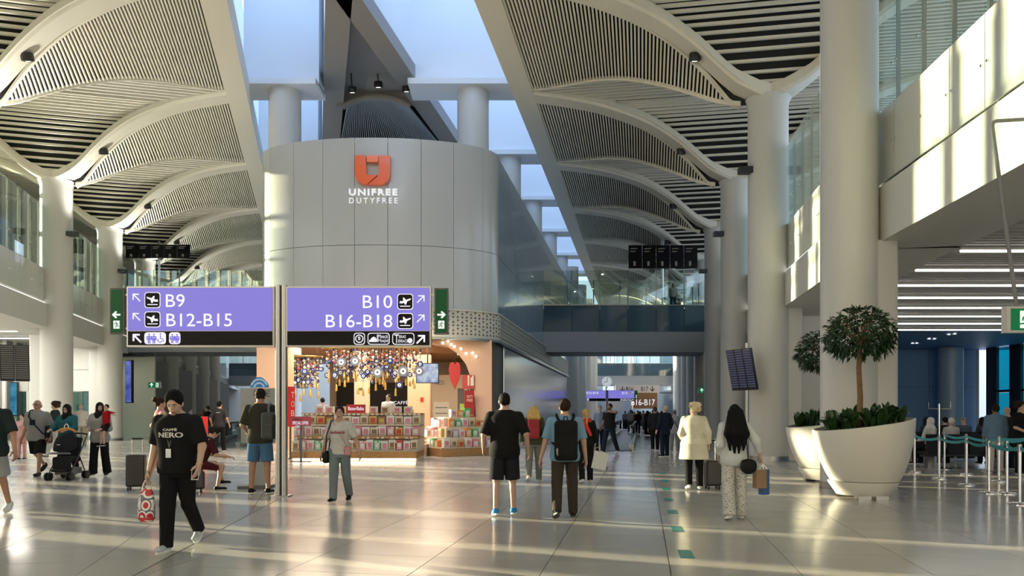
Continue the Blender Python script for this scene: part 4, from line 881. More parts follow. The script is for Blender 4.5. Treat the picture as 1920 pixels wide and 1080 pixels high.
# ---------------------------------------------------------------- signs
def emis(name, c, e=1.0, base=None): return mat(name, base or tuple(v*.25 for v in c), .35, var=.03, vscale=2, emit=c, estr=e, spec=.2)
M_purple = emis('sign_purple', (.27, .24, .80), 1.2); M_signblack = mat('sign_black', (.004, .004, .005), .4, var=.05, spec=.15)
M_signwhite = emis('sign_white', (.80, .80, .95), 1.4, (.5, .5, .5)); M_green = emis('exit_green', (.0, .11, .03), .6); M_green2 = emis('exit_green_bright', (.0, .14, .045), 1.35)
M_exitwhite = emis('exit_white', (.75, .85, .8), 1.4, (.5, .5, .5))
class Flat:
    """draws flat marks on a panel that faces -y; coordinates are metres on the panel"""
    def __init__(s, parent, y): s.p = parent; s.y = y
    def poly(s, pts, m, nm='mark', dy=0): return plate_ccw(MB(), [(float(x), float(z)) for x, z in pts], s.y-.004-dy, s.y+.001-dy).build(nm, m, s.p)
    def rrect(s, x0, z0, x1, z1, r, m, nm='plate', dy=0):
        pts = []
        for cx, cz, a0 in ((x1-r, z1-r, 0), (x0+r, z1-r, 90), (x0+r, z0+r, 180), (x1-r, z0+r, 270)):
            pts += [(cx+r*math.cos(math.radians(a0+a)), cz+r*math.sin(math.radians(a0+a))) for a in (0, 30, 60, 90)]
        return s.poly(pts, m, nm, dy)
    def disc(s, x, z, r, m, nm='disc', dy=0, n=14): return s.poly([(x+r*math.cos(2*math.pi*i/n), z+r*math.sin(2*math.pi*i/n)) for i in range(n)], m, nm, dy)
    def strokes(s, segs, wd, m, nm='pictogram', dy=0, c=(0, 0), k=1, rot=0, dots=()):
        b = MB(); ca, sa = math.cos(rot), math.sin(rot); T = lambda p: (c[0]+k*(p[0]*ca-p[1]*sa), c[1]+k*(p[0]*sa+p[1]*ca))
        for p, q in segs:
            p, q = Vector(T(p)), Vector(T(q)); d = (q-p).normalized(); n_ = Vector((-d.y, d.x))*wd/2; e = d*wd*.35
            plate_ccw(b, [tuple(p-n_-e), tuple(q-n_+e), tuple(q+n_+e), tuple(p+n_-e)], s.y-.004-dy, s.y+.001-dy)
        for p, r in dots:
            x, z = T(p); plate_ccw(b, [(x+r*math.cos(i*.628), z+r*math.sin(i*.628)) for i in range(10)], s.y-.004-dy, s.y+.001-dy)
        o = b.build(nm, m, s.p, kind='stuff'); return o
    def arrow(s, x, z, k, ang, m, wd=.16, dy=0): # ang 0 points right
        return s.strokes([((-.5, 0), (.42, 0)), ((.06, .42), (.5, 0)), ((.06, -.42), (.5, 0))], wd*k, m, 'arrow', dy, (x, z), k, ang)
    def gate_arrow(s, x, z, k, flip, m, wd=.15): # the airport's corner arrow, up right or up left
        f = -1 if flip else 1
        return s.strokes([((-.5*f, -.5), (.42*f, .42)), ((-.3*f, .46), (.46*f, .46)), ((.46*f, -.3), (.46*f, .46))], wd*k, m, 'arrow', 0, (x, z), k)
    def plane(s, x, z, k, flip):
        f = -1 if flip else 1; s.rrect(x-k*.5-.012, z-k*.5-.012, x+k*.5+.012, z+k*.5+.012, k*.18, M_signwhite, 'icon_rim'); s.rrect(x-k*.5, z-k*.5, x+k*.5, z+k*.5, k*.17, M_signblack, 'icon_plate', .002)
        for pts in ([(-.40, -.10), (-.34, .06), (-.26, .02), (.28, .20), (.40, .22), (.36, .12), (-.2, -.12)], [(-.12, .02), (-.16, .28), (-.08, .28), (.10, .08)], [(-.08, -.06), (-.02, -.20), (.06, -.20), (.14, .05)], [(-.36, -.28), (.34, -.28), (.34, -.34), (-.36, -.34)]):
            s.poly([(x+f*a*k, z+b*k) for a, b in pts], M_signwhite, 'plane_mark', .005)
    def man(s, x, z, k, flip, m): # running figure
        f = -1 if flip else 1
        return s.strokes([((0, .22), (-.06, -.05)), ((-.06, -.05), (.12, -.18)), ((.12, -.18), (.06, -.42)), ((-.06, -.05), (-.16, -.25)), ((-.16, -.25), (-.38, -.27)), ((0, .2), (.2, .1)), ((.2, .1), (.3, .2)), ((0, .2), (-.2, .12)), ((-.2, .12), (-.24, -.05))], .085*k, m, 'running_man', .005, (x, z), k, 0, [((.07*f, .36), .085*k)]) if f == 1 else \
               s.strokes([((0, .22), (.06, -.05)), ((.06, -.05), (-.12, -.18)), ((-.12, -.18), (-.06, -.42)), ((.06, -.05), (.16, -.25)), ((.16, -.25), (.38, -.27)), ((0, .2), (-.2, .1)), ((-.2, .1), (-.3, .2)), ((0, .2), (.2, .12)), ((.2, .12), (.24, -.05))], .085*k, m, 'running_man', .005, (x, z), k, 0, [((-.07, .36), .085*k)])
    def text(s, body, x0, z0, x1, z1, m, dy=.003, nm='lettering'):
        o = text(body, 1, m, s.p, (x0, s.y-dy, z0), ext=.001, name=nm); fit(o, x1-x0, z1-z0); o['kind'] = 'stuff'; return o
def dir_sign(label, X, Y, texts, group=None):
    """double hanging-style direction sign on one post, built in photo pixels of the near one"""
    k = 13.5/F; t = thing('direction_sign', label, 'sign', (X, Y, 0), 0, group); qx = lambda x: (x-528)*k; qz = lambda y: CH+(HY-y)*k
    for dx in (-.055, .055): b = MB(); b.rbox((dx, 0, qz(535)/2), (.085, .14, qz(535)), .02); b.build('post', M_steel, t, 40)
    b = MB(); b.box((0, .01, qz(535)/2), (.04, .1, qz(535)-.02)); b.build('post_core', M_blackmetal, t)
    b = MB(); b.rbox((0, 0, .012), (.34, .3, .024), .03); b.build('base_plate', M_steel, t, 40)
    f = Flat(t, -.075)
    for x0, x1 in ((241, 516), (538, 809)):
        b = MB(); b.box(((qx(x0)+qx(x1))/2, 0, (qz(538)+qz(651))/2), (qx(x1)-qx(x0), .13, qz(538)-qz(651))); b.build('case', M_steel, t)
        f.poly([(qx(x0+3), qz(621)), (qx(x1-3), qz(621)), (qx(x1-3), qz(541)), (qx(x0+3), qz(541))], M_purple, 'purple_panel'); f.poly([(qx(x0+3), qz(648)), (qx(x1-3), qz(648)), (qx(x1-3), qz(622)), (qx(x0+3), qz(622))], M_signblack, 'black_panel')
    for x0, x1, pt in ((209, 235, -1), (815, 841, 1)):
        b = MB(); b.box(((qx(x0)+qx(x1))/2, 0, (qz(541)+qz(627))/2), (qx(x1)-qx(x0), .11, qz(541)-qz(627))); b.build('exit_case', M_darkgrey, t)
        for yy in (553, 616): b = MB(); b.box((qx(238 if pt < 0 else 812), 0, qz(yy)), (.09, .04, .03)); b.build('bracket', M_steel, t)
        g = Flat(t, -.06); g.poly([(qx(x0+2.5), qz(624)), (qx(x1-2.5), qz(624)), (qx(x1-2.5), qz(544)), (qx(x0+2.5), qz(544))], M_green, 'green_panel')
        cx = qx((x0+x1)/2); g.arrow(cx, qz(591), .12, math.pi if pt < 0 else 0, M_exitwhite, .26, .005); g.rrect(cx-.055, qz(617), cx+.055, qz(602), .004, M_exitwhite, 'door_mark', .003); g.man(cx, qz(609.5), .125, pt < 0, M_green)
    T = texts
    f.y = -.08
    for i, (bd, x0, x1) in enumerate(T['left']):
        yb = (577, 613)[i]; f.text(bd, qx(x0), qz(yb), qx(x1), qz(yb-24), M_signwhite); f.plane(qx(290), qz(yb-13), 27*k, True); f.gate_arrow(qx(260), qz(yb-18), 13*k, True, M_signwhite)
    for i, (bd, x0, x1) in enumerate(T['right']):
        yb = (579, 615)[i]; f.text(bd, qx(x0), qz(yb), qx(x1), qz(yb-24), M_signwhite); f.plane(qx(761), qz(yb-12), 27*k, False); f.gate_arrow(qx(790), qz(yb-17), 13*k, False, M_signwhite)
    f.gate_arrow(qx(261), qz(635), 14*k, True, M_signwhite, .22); f.gate_arrow(qx(790), qz(637), 14*k, False, M_signwhite, .22)
    def fig(x, sc_, wc=0, skirt=False):
        if wc: f.strokes([((0, .3), (0, -.05)), ((0, -.02), (.25, -.05)), ((.25, -.05), (.35, -.35)), ((-.22, -.1), (-.3, -.3)), ((-.3, -.3), (-.05, -.45)), ((-.05, -.45), (.2, -.32))], .09*sc_, M_purple, 'person_mark', .005, (x, qz(635)), sc_, 0, [((0, .45), .09*sc_)])
        else: f.strokes([((-.1, .2), (.1, .2)), ((0, .25), (0, -.05)), ((-.07, 0), (-.09, -.48)), ((.07, 0), (.09, -.48)), ((-.2, .2), (-.22, -.1)), ((.2, .2), (.22, -.1))]+([((-.2, -.15), (.2, -.15))] if skirt else []), .13*sc_, M_purple, 'person_mark', .005, (x, qz(635.5)), sc_, 0, [((0, .42), .1*sc_)])
    f.rrect(qx(275), qz(646), qx(315), qz(624), .05, M_signwhite, 'icon_plate', .001); fig(qx(284), .17); fig(qx(293), .17, 0, True); fig(qx(305), .17, 1)
    f.rrect(qx(321), qz(646), qx(342), qz(624), .05, M_signwhite, 'icon_plate', .001); fig(qx(327), .16); fig(qx(336), .16, 0, True); fig(qx(331.5), .09)
    for x0, x1 in ((665, 686), (691, 732), (737, 778)): f.rrect(qx(x0), qz(647), qx(x1), qz(625), .05, M_signwhite, 'icon_rim', .001); f.rrect(qx(x0+1.3), qz(645.7), qx(x1-1.3), qz(626.3), .045, M_signblack, 'icon_plate', .003)
    f.disc(qx(675.5), qz(636), .075, M_signwhite, 'coin', .005); f.disc(qx(675.5), qz(636), .058, M_signblack, 'coin_ring', .007); f.text('$', qx(673), qz(639), qx(678), qz(632), M_signwhite, .012)
    f.poly([(qx(694), qz(642)), (qx(708), qz(642)), (qx(708), qz(638)), (qx(706), qz(634)), (qx(702), qz(632)), (qx(698), qz(635)), (qx(696), qz(638)), (qx(694), qz(638))], M_signwhite, 'mosque_mark', .005); f.poly([(qx(708.5), qz(642)), (qx(710), qz(642)), (qx(710), qz(629)), (qx(709.2), qz(627.5)), (qx(708.5), qz(629))], M_signwhite, 'minaret_mark', .005)
    f.text('Mescit', qx(711), qz(635), qx(729), qz(628), M_signwhite, .008); f.text('Masjid', qx(711), qz(644), qx(729), qz(636.5), M_signwhite, .008)
    f.text('T', qx(741), qz(644), qx(749), qz(628), M_signwhite, .008); f.text('ERAS', qx(749.5), qz(635), qx(762), qz(629.5), M_signwhite, .008); f.text('ERRACE', qx(748), qz(643), qx(766), qz(637.5), M_signwhite, .008); f.disc(qx(770), qz(639.5), .045, M_signwhite, 'plate_mark', .005)
    return t
k13 = 13.5/F
dir_sign('large purple gate sign B9, B12-B15, B10, B16-B18 on a steel post', (528-960)*k13, 13.5, {'left': [('B9', 315, 350), ('B12-B15', 316, 438)], 'right': [('B10', 682, 737), ('B16-B18', 613, 737)]})
fs_ = dir_sign('small distant purple gate sign B16-B18 and B10 under the round clock', (1138-960)*74/F, 74, {'left': [('B16-B18', 316, 438)], 'right': [('B10', 682, 737)]})
t = thing('round_clock', 'white round clock on a short stem over the distant purple gate sign', 'clock', ((1138-960)*74/F, 74, 3.92))
b = MB(); b.lathe([(0, 0), (.04, 0), (.04, .25), (0, .25)], n=8); b.build('stem', M_steel, t)
b = MB(); b.tube([(0, -.06, .72), (0, .06, .72)], .5, 24); b.build('dial', emis('clock_face', (.8, .85, .9), .9), t, 40); f = Flat(t, -.07)
f.strokes([((0, .72), (.05, 1.1)), ((0, .72), (-.3, .66))], .045, M_signblack, 'hands'); f.strokes([((.4*math.cos(a), .72+.4*math.sin(a)), (.46*math.cos(a), .72+.46*math.sin(a))) for a in np.linspace(0, 2*math.pi, 13)[:-1]], .03, M_signblack, 'hour_marks')
def exit_sign(label, X, Y, z, wd, hg, right, rod=None, up=False, m=M_green2):
    t = thing('exit_sign', label, 'sign', (X, Y, z)); b = MB(); b.box((0, 0, 0), (wd+.10, .12, hg+.06)); b.build('case', mat('exit_case_grey', (.5, .5, .49), .4, var=.03), t); f = Flat(t, -.062)
    f.poly([(-wd/2, -hg/2), (wd/2, -hg/2), (wd/2, hg/2), (-wd/2, hg/2)], m, 'green_panel'); sg = 1 if right else -1
    f.rrect(-sg*wd*.26-hg*.27, -hg*.40, -sg*wd*.26+hg*.27, hg*.40, .004, M_exitwhite, 'door_mark', .003); f.man(-sg*wd*.25, -.0, hg*.75, not right, m)
    f.arrow(sg*wd*.22, 0, hg*.62, math.pi/2 if up else (0 if right else math.pi), M_exitwhite, .26, .004)
    if rod: b = MB(); b.tube([(0, 0, hg/2), (0, 0, rod-z)], .022, 6); b.build('rod', M_steel, t)
    return t
t = exit_sign('big green exit sign hanging from a bent steel tube at the right', 7.05, 10, 2.75, .82, .29, True)
b = MB(); b.tube([(-.34+.05, 0, .17), (-.62, 0, 2.60), (-.60, .0, 2.65), (-.56, 0, 2.665), (.02, 0, 2.70)], .026, 10); b.build('hanger_tube', mat('tube_grey', (.16, .165, .17), .4), t, 50)
exit_sign('small green exit sign hanging under the left footbridge', W(290, 722, 45.6).x, 45.6, W(290, 722, 45.6).z, .72, .32, False, 5.28, True)
exit_sign('small dark green exit sign hanging under the right footbridge by the last column', W(1320, 732, 45.6).x, 45.6, W(1320, 732, 45.6).z, .7, .3, False, 5.28, True)
t = exit_sign('green exit sign behind the tilted flight board on the right', 11.82, 41, 3.4, .9, .42, False)
b = MB(); b.box((.6, 0, 0), (.24, .05, .05)); b.build('wall_bracket', M_steel, t)
# flight boards
M_board = mat('board_dark', (.012, .014, .02), .2, var=.1); M_row = emis('board_row', (.10, .13, .28), .5); M_row2 = emis('board_row_warm', (.30, .28, .24), .35)
def flight_board(label, loc, rz, tilt, wd, hg, ncol, row, pole=None):
    t = thing('flight_board', label, 'display', loc, rz); R = Matrix.Rotation(tilt, 3, 'X')
    for i in range(ncol):
        x = (i-(ncol-1)/2)*wd/ncol; b = MB(); b.box(R@Vector((x, 0, 0)), (wd/ncol-.015, .08, hg), M=R); s_ = b.build('screen', M_board, t)
        b = MB()
        for j in range(16): b.box(R@Vector((x, -.042, hg*(.46-.058*j))), (wd/ncol*.86, .006, hg*.030), M=R)
        b.build('text_rows', row, s_, kind='stuff')
    if pole: b = MB(); b.tube([(pole[0], pole[1], pole[2]-loc[2]), (pole[0], pole[1], pole[3]-loc[2])], .06, 12); b.build('pole', M_steel, t, 50)
    b = MB(); b.box((0, .16, 0), (.35, .24, hg*.6)); b.build('bracket', M_blackmetal, t); return t
p = W(1391, 693, 23.3); flight_board('tilted dark flight board with blue rows on a steel pole by the second right column', (p.x, p.y, p.z), math.radians(-66), math.radians(12), 1.12, 1.3, 3, M_row, (.0, .2, 0, 3.7))
p = W(14, 680, 20); flight_board('tilted grey flight board cut off by the left edge', (p.x-.2, p.y, p.z), math.radians(25), math.radians(10), 1.35, .98, 4, M_row2, (-.2, .2, 0, 3.6))
def screen_row(label, x0, x1, y0, y1, Y, poley):
    a, b_ = W(x0, y1, Y), W(x1, y0, Y); t = thing('overhead_display', label, 'display', ((a.x+b_.x)/2, Y, a.z)); n = 5; wd = (b_.x-a.x)/n; hg = b_.z-a.z
    for i in range(n):
        b = MB(); b.box(((i-2)*wd, 0, hg/2), (wd-.04, .1, hg)); s_ = b.build('screen', M_signblack, t); f = Flat(s_, -.052); f.rrect((i-2)*wd-.12, hg*.1, (i-2)*wd+.02, hg*.3, .02, M_row2, 'gate_number')
        f.strokes([(((i-2)*wd-.3, hg*.84), ((i-2)*wd+.1, hg*.86)), (((i-2)*wd-.3, hg*.72), ((i-2)*wd, hg*.73))], .05, M_row2, 'text_rows')
    b = MB(); b.tube([(0, .12, W(0, poley, Y).z-a.z), (0, .12, 8.0-a.z)], .075, 10); b.build('pole', M_chrome, t, 50); b = MB(); b.box((0, .1, hg/2), (wd*4.6, .05, .12)); b.build('rail', M_steel, t)
screen_row('row of five dark screens on a pole on the left footbridge', 236, 357, 459, 484, 47.6, 452)
screen_row('row of five dark screens on a pole on the right footbridge', 1178, 1308, 460, 503, 47.6, 450)
# far gate banner and letters
t = thing('gate_banner', 'pale overhead banner with B16 and B17 and down arrows far down the right concourse', 'sign', (R_(0, 99)[0], 99, 4.75)); k = 99/F; dx = (1195-1205)*k
b = MB(); b.box((dx, 0, 0), (5.9, .1, 1.0)); b.build('board', mat('banner_pale', (.5, .5, .52), .5), t); f = Flat(t, -.06)
f.text('B16', (1174-1205)*k, -.33, (1187-1205)*k, .28, M_signblack); f.text('B17', (1202-1205)*k, -.33, (1215-1205)*k, .28, M_signblack); f.arrow((1167-1205)*k, 0, .62, -math.pi/2, M_signblack); f.arrow((1223-1205)*k, 0, .62, -math.pi/2, M_signblack)
t = thing('gate_letters', 'white outlined letters B16-B17 on the brown wall far down the right concourse', 'sign', (R_(0, 97)[0], 97, 2.6)); k = 97/F
b = MB(); b.box(((1210-1205)*k, .3, .55), (46*k, .3, 30*k)); b.build('brown_wall', mat('brown_panel', (.22, .11, .045), .5, var=.15), t); f = Flat(t, .1)
f.text('B16-B17', (1184-1205)*k, -.05, (1228-1205)*k, .72, M_signwhite, .01)
# ---------------------------------------------------------------- left side pieces
def ad_screen(label, x0, x1, y0, y1, Y, c1, c2, rz=0):
    a, b_ = W(x0, y1, Y), W(x1, y0, Y); t = thing('advert_screen', label, 'screen', ((a.x+b_.x)/2, Y, a.z), rz); wd, hg = b_.x-a.x, b_.z-a.z
    b = MB(); b.box((0, 0, hg/2), (wd+.1, .14, hg+.1)); b.build('case', M_blackmetal, t); m = emis('advert_'+label[:12].replace(' ', '_'), c1, 1.0); n = m.node_tree.nodes; l = m.node_tree.links; tc_ = n.new('ShaderNodeTexCoord'); no = n.new('ShaderNodeTexNoise'); no.inputs['Scale'].default_value = 1.6; no.inputs['Detail'].default_value = 5
    rp = n.new('ShaderNodeValToRGB'); rp.color_ramp.elements[0].position = .38; rp.color_ramp.elements[0].color = (*c1, 1); rp.color_ramp.elements[1].position = .66; rp.color_ramp.elements[1].color = (*c2, 1); l.new(tc_.outputs['Object'], no.inputs['Vector']); l.new(no.outputs['Fac'], rp.inputs['Fac']); l.new(rp.outputs['Color'], n['Principled BSDF'].inputs['Emission Color'])
    b = MB(); b.box((0, -.08, hg/2), (wd, .03, hg)); b.build('picture', m, t); return t
ad_screen('tall glowing blue advert screen on the grey wall at the left', 236, 250, 677, 754, 43.2, (.05, .07, .42), (.22, .30, .85), math.radians(-25))
ad_screen('narrow blue screen in the cream cross wall, first from the left', 20, 33, 718, 778, 41.8, (.02, .16, .30), (.10, .45, .60))
ad_screen('narrow blue screen in the cream cross wall beside the column', 62, 74, 716, 745, 41.8, (.02, .14, .28), (.12, .42, .60))
t = thing('wifi_kiosk', 'grey wifi kiosk with a blue wave emblem behind the pole', 'kiosk', ((487-960)*15.0/F, 15.0, 0)); k = 15.0/F; qx = lambda x: (x-487)*k; qz = lambda y: CH+(HY-y)*k
M_kiosk = mat('kiosk_grey', (.32, .33, .34), .4); b = MB(); b.rbox((qx(485), 0, (qz(728)+.9)/2), (66*k, .1, qz(728)-.9), .03); b.build('panel', M_kiosk, t, 40); b = MB(); b.rbox((qx(487), 0, .5), (.42, .12, .9), .04); b.build('stem', M_kiosk, t, 40); b = MB(); b.rbox((qx(481), 0, .03), (.62, .5, .06), .05); b.build('base', M_darkgrey, t, 40)
f = Flat(t, -.055); f.text('FREE', qx(478), qz(744), qx(508), qz(732), M_darkgrey, .004); M_wave = emis('wave_blue', (.05, .20, .38), .8); M_wave2 = emis('wave_pale', (.45, .62, .75), .8)
b = MB(); pts = [(qx(487)+.185*math.cos(a), qz(730)+.245*math.sin(a)) for a in np.linspace(.15, math.pi-.15, 14)]; plate_ccw(b, pts, -.03, .03); b.build('emblem', M_wave, t)
for r0 in (.20, .125): f.strokes([((r0*.85*math.cos(a), r0*math.sin(a)), (r0*.85*math.cos(a+.22), r0*math.sin(a+.22))) for a in np.arange(.5, 2.5, .22)], .035, M_wave2, 'wave', -.02, (qx(487), qz(730)))
# moving walkways
def walkway(label, fn, o0, o1, Y0, Y1):
    t = thing('moving_walkway', label, 'walkway'); P = lambda o, Y, z: (*fn(o, Y), z)
    def bar(nm, oa, ob, za, zb, m, ya=Y0, yb=Y1): b = MB(); b.hexa([P(oa, ya, za), P(ob, ya, za), P(ob, yb, za), P(oa, yb, za)], [P(oa, ya, zb), P(ob, ya, zb), P(ob, yb, zb), P(oa, yb, zb)]); b.build(nm, m, t)
    bar('belt', o0+.1, o1-.1, .0, .012, M_blackmetal); bar('landing_plate', o0, o1, .0, .016, M_darkgrey, Y0-1.2, Y0)
    for o in (o0, o1): bar('balustrade_base', o-.09, o+.09, 0, .22, M_steel); bar('balustrade_glass', o-.01, o+.01, .22, .9, M_glass); bar('handrail', o-.05, o+.05, .9, .98, M_black); bar('side_light', o-.1, o-.092, .16, .2, M_exitwhite)
    return t
walkway('moving walkway with glass sides deep in the right concourse', R_, -1.75, -.45, 30.6, 62)
walkway('moving walkway with glass sides in the left concourse', L_, -4.9, -3.4, 33, 60)
# floor stickers
for i, (x, y) in enumerate(((1286, 1039), (1270, 992), (1261, 960), (1253, 937), (1249, 917), (1246, 901), (1240, 888))):
    Y = FY(y); b = MB(); b.box((0, 0, .002), (.15, .46, .002)); m = mat('sticker_teal', (.01, .24, .22), .35, var=.5, vscale=22); o = b.build('floor_sticker', m, None, loc=((x-960)*Y/F, Y, 0), rz=AR+.03)
    tag(o, f'teal sticker stuck to the floor, {ORD[i]} of seven counted from the near end', 'sticker', 'teal floor stickers')
# service cabinet by the flight board pole
p = (W(1399, 862, 24.2)); t = thing('service_cabinet', 'beige service cabinet with a slot at the foot of the flight board pole', 'cabinet', (6.72, 23.1, 0), -.4)
b = MB(); b.rbox((0, 0, .42), (.46, .42, .84), .03); b.build('body', mat('cabinet_beige', (.42, .38, .32), .5), t, 40); b = MB(); b.box((0, -.212, .62), (.22, .02, .07)); b.build('slot', M_black, t); b = MB(); b.lathe([(.1, .84), (.1, 1.0), (.07, 1.02)], n=12); b.build('bottle_holder', M_darkgrey, t)
# ---------------------------------------------------------------- planters, trees and their plants
M_pot = mat('planter_white', (.68, .66, .60), .38, var=.03, vscale=1.5); M_bark = mat('bark', (.20, .11, .05), .8, var=.45, vscale=18, bump=.5); M_soil = mat('soil', (.03, .02, .013), .95, var=.3)
M_leaf = mat('tree_leaf', (.020, .052, .018), .5, var=.45, vscale=7); M_leaf2 = mat('plant_leaf', (.022, .060, .016), .38, var=.5, vscale=5)
def planter(X, Y, label, treelabel, tl):
    t = thing('planter', label, 'planter', (X, Y, 0)); tilt = .143; N = 40; b = MB()
    prof = [(0, .31, .57), (.12, .45, .645), (.3, .66, .725), (.55, .92, .79), (.8, 1.15, .83), (1, 1.30, .845)]
    def ring(r, z, tl_, cx=0): return [(cx+r*math.cos(a), r*math.sin(a), z+tl_*r*math.cos(a)) for a in np.linspace(0, 2*math.pi, N+1)[:-1]]
    rings = [ring(r, z, tilt*q, .03*(1-q)) for q, z, r in prof]; rings += [ring(.815, 1.31, tilt), ring(.80, 1.2, tilt)]; b.loft(rings); b.build('bowl', M_pot, t, 50)
    b = MB(); b.loft([ring(.44, .06, 0), ring(.58, .27, 0), ring(.585, .30, 0)]); b.build('plinth', M_pot, t, 40); b = MB(); b.loft([ring(.50, .295, 0), ring(.50, .32, 0)]); b.build('shadow_gap', M_darkgrey, t)
    for a in (-2.0, -1.15, .6, 2.4): b = MB(); b.box((.37*math.cos(a), .37*math.sin(a), .03), (.22, .16, .06)); b.build('foot', M_steel, t)
    b = MB(); b.loft([ring(.795, 1.23, tilt), ring(.795, 1.25, tilt)]); b.build('soil', M_soil, t)
    # tree
    tr = thing('tree', treelabel, 'tree', (X+tl[0], Y, 1.275+tilt*tl[0])); H = tl[1]
    b = MB(); b.tube([(0, 0, 0), (.02, .01, H*.35), (-.01, 0, H*.7), (.02, 0, H)], [.055, .046, .042, .038], 10); b.build('trunk', M_bark, tr, 60)
    tips = []
    for i in range(11):
        a = i*2.4; r = .28+.2*rnd.random(); e = Vector((r*math.cos(a), r*math.sin(a), H+.15+.42*rnd.random())); b = MB(); b.tube([(.02, 0, H-.12+.02*i), tuple(Vector((0, 0, H))*.45+e*.55+Vector((0, 0, .02))), tuple(e)], [.022, .014, .006], 6); b.build('branch', M_bark, tr, 60); tips.append(e)
    b = MB(); RX, RZ = tl[2], tl[3]; zc = H+tl[4]
    for i in range(620):
        u = rnd.random()*2-1; a = rnd.random()*6.283; rr = (.55+.45*rnd.random()**.5); q = math.sqrt(1-u*u); c = Vector((RX*rr*q*math.cos(a), RX*rr*q*math.sin(a), RZ*rr*u*(1 if u > 0 else .85)))
        if c.z < 0 and math.hypot(c.x, c.y) < RX*.45: continue
        c += Vector((0, 0, zc)); out = Vector((q*math.cos(a), q*math.sin(a), .55*u-.12)).normalized()
        for j in range(5):
            d = (out+Vector((rnd.gauss(0, .55), rnd.gauss(0, .55), rnd.gauss(-.18, .35)))).normalized(); L = .085+.07*rnd.random(); sd = d.cross(Vector((rnd.gauss(0, .3), rnd.gauss(0, .3), 1))).normalized()*L*.15; dn = Vector((0, 0, -L*.14))
            b.add([c, c+d*L*.45+sd, c+d*L+dn*1.6, c+d*L*.45-sd, c+d*L*.5+Vector((0, 0, L*.05))], [(0, 1, 4), (1, 2, 4), (2, 3, 4), (3, 0, 4)])
    b.build('foliage', M_leaf, tr, kind='stuff'); return t
planter(6.27, 13.35, 'big white slanted planter nearest the queue posts, in front of the column', 'small tree with an umbrella crown in the nearest white planter', (-.06, 1.50, .58, .50, .12))
planter(6.92, 16.45, 'white slanted planter half hidden behind the nearest one', 'small tree half hidden behind the round column', (0, 1.38, .62, .50, .16))
def leaf(b, base, d, L, wd, droop):
    n = 5; sd = Vector((-d.y, d.x, 0)); 
    if sd.length < .01: sd = Vector((1, 0, 0))
    sd.normalize(); pts = []
    for i in range(n+1):
        t = i/n; p = base+d*L*t+Vector((0, 0, -droop*t*t*L)); ww = wd*math.sin(math.pi*min(1, .12+t*.88))**.8; pts.append((p-sd*ww/2+Vector((0, 0, ww*.15)), p, p+sd*ww/2+Vector((0, 0, ww*.15))))
    vs = [q for r in pts for q in r]; fs = []
    for i in range(n): a = 3*i; fs += [(a, a+1, a+4, a+3), (a+1, a+2, a+5, a+4)]
    b.add(vs, fs)
ORDW = ORD+['eleventh', 'twelfth', 'thirteenth', 'fourteenth', 'fifteenth', 'sixteenth', 'seventeenth', 'eighteenth', 'nineteenth', 'twentieth']
leafmeshes = []
for i in range(6):
    b = MB(); leaf(b, Vector((0, 0, 0)), Vector((.16+.05*i, 0, 1)).normalized(), .36+.035*i, .08+.006*i, .22+.10*i); leafmeshes.append(b.mesh('leaf', M_leaf2, 180))
for X, Y, nm, n in ((6.27, 13.35, 'nearest white planter', 19), (6.92, 16.45, 'half hidden white planter', 13)):
    for i in range(n):
        a = (i*2.39996+.3); r = .20+.42*math.sqrt((i+.6)/n); px_, py_ = r*math.cos(a), r*math.sin(a)*.92
        t = thing('leafy_plant', f'broad leaved plant at the {"back" if py_ > .15 else "front" if py_ < -.15 else "middle"} of the {nm}, {ORDW[sorted(range(n), key=lambda q: (.2+.42*math.sqrt((q+.6)/n))*math.cos(q*2.39996+.3)).index(i)]} from the left', 'plant', (X+px_, Y+py_, 1.262+.143*px_), rnd.random()*6, f'plants in the {nm}')
        for j in range(9): o = put('leaf', leafmeshes[rnd.randrange(6)], t, (rnd.gauss(0, .035), rnd.gauss(0, .035), 0), j*.7+rnd.random()*.4); s_ = 1.0+.5*rnd.random(); o.scale = (s_, s_, s_)
# ---------------------------------------------------------------- queue posts and belts
M_belt = mat('belt_teal', (.05, .36, .42), .6, var=.1, vscale=8)
STN = [(1715, 886), (1761, 898), (1812, 910), (1854, 925), (1912, 946), (1771, 880), (1812, 890), (1873, 903), (1850, 883), (1888, 926), (1928, 900), (1962, 962)]
SP = []
pm = MB(); pm.lathe([(.17, 0), (.17, .012), (.15, .03), (.05, .045)], n=20); pmb = pm.mesh('base', M_chrome, 40); pm = MB(); pm.lathe([(.028, .03), (.028, .96), (0, .96)], n=12); pmp = pm.mesh('pole', M_chrome, 40); pm = MB(); pm.lathe([(.034, .86), (.034, .985), (.02, 1.0), (0, 1.0)], n=12); pmh = pm.mesh('belt_head', M_steel, 40)
PD = ['beside the rim of the nearest white planter', 'in the front row, tall with a sign holder on top', 'third in the front row of the queue lane', 'fourth in the front row, before the man in a denim shirt', 'fifth in the front row, nearest of those fully in view', 'first in the second row, behind the tall sign post', 'second in the second row, behind the front row', 'third in the second row, by the white trousers', 'standing farthest back by the denim shirt man', 'close beside the fourth front row post', 'at the right edge in the second row', 'at the bottom of the right edge']
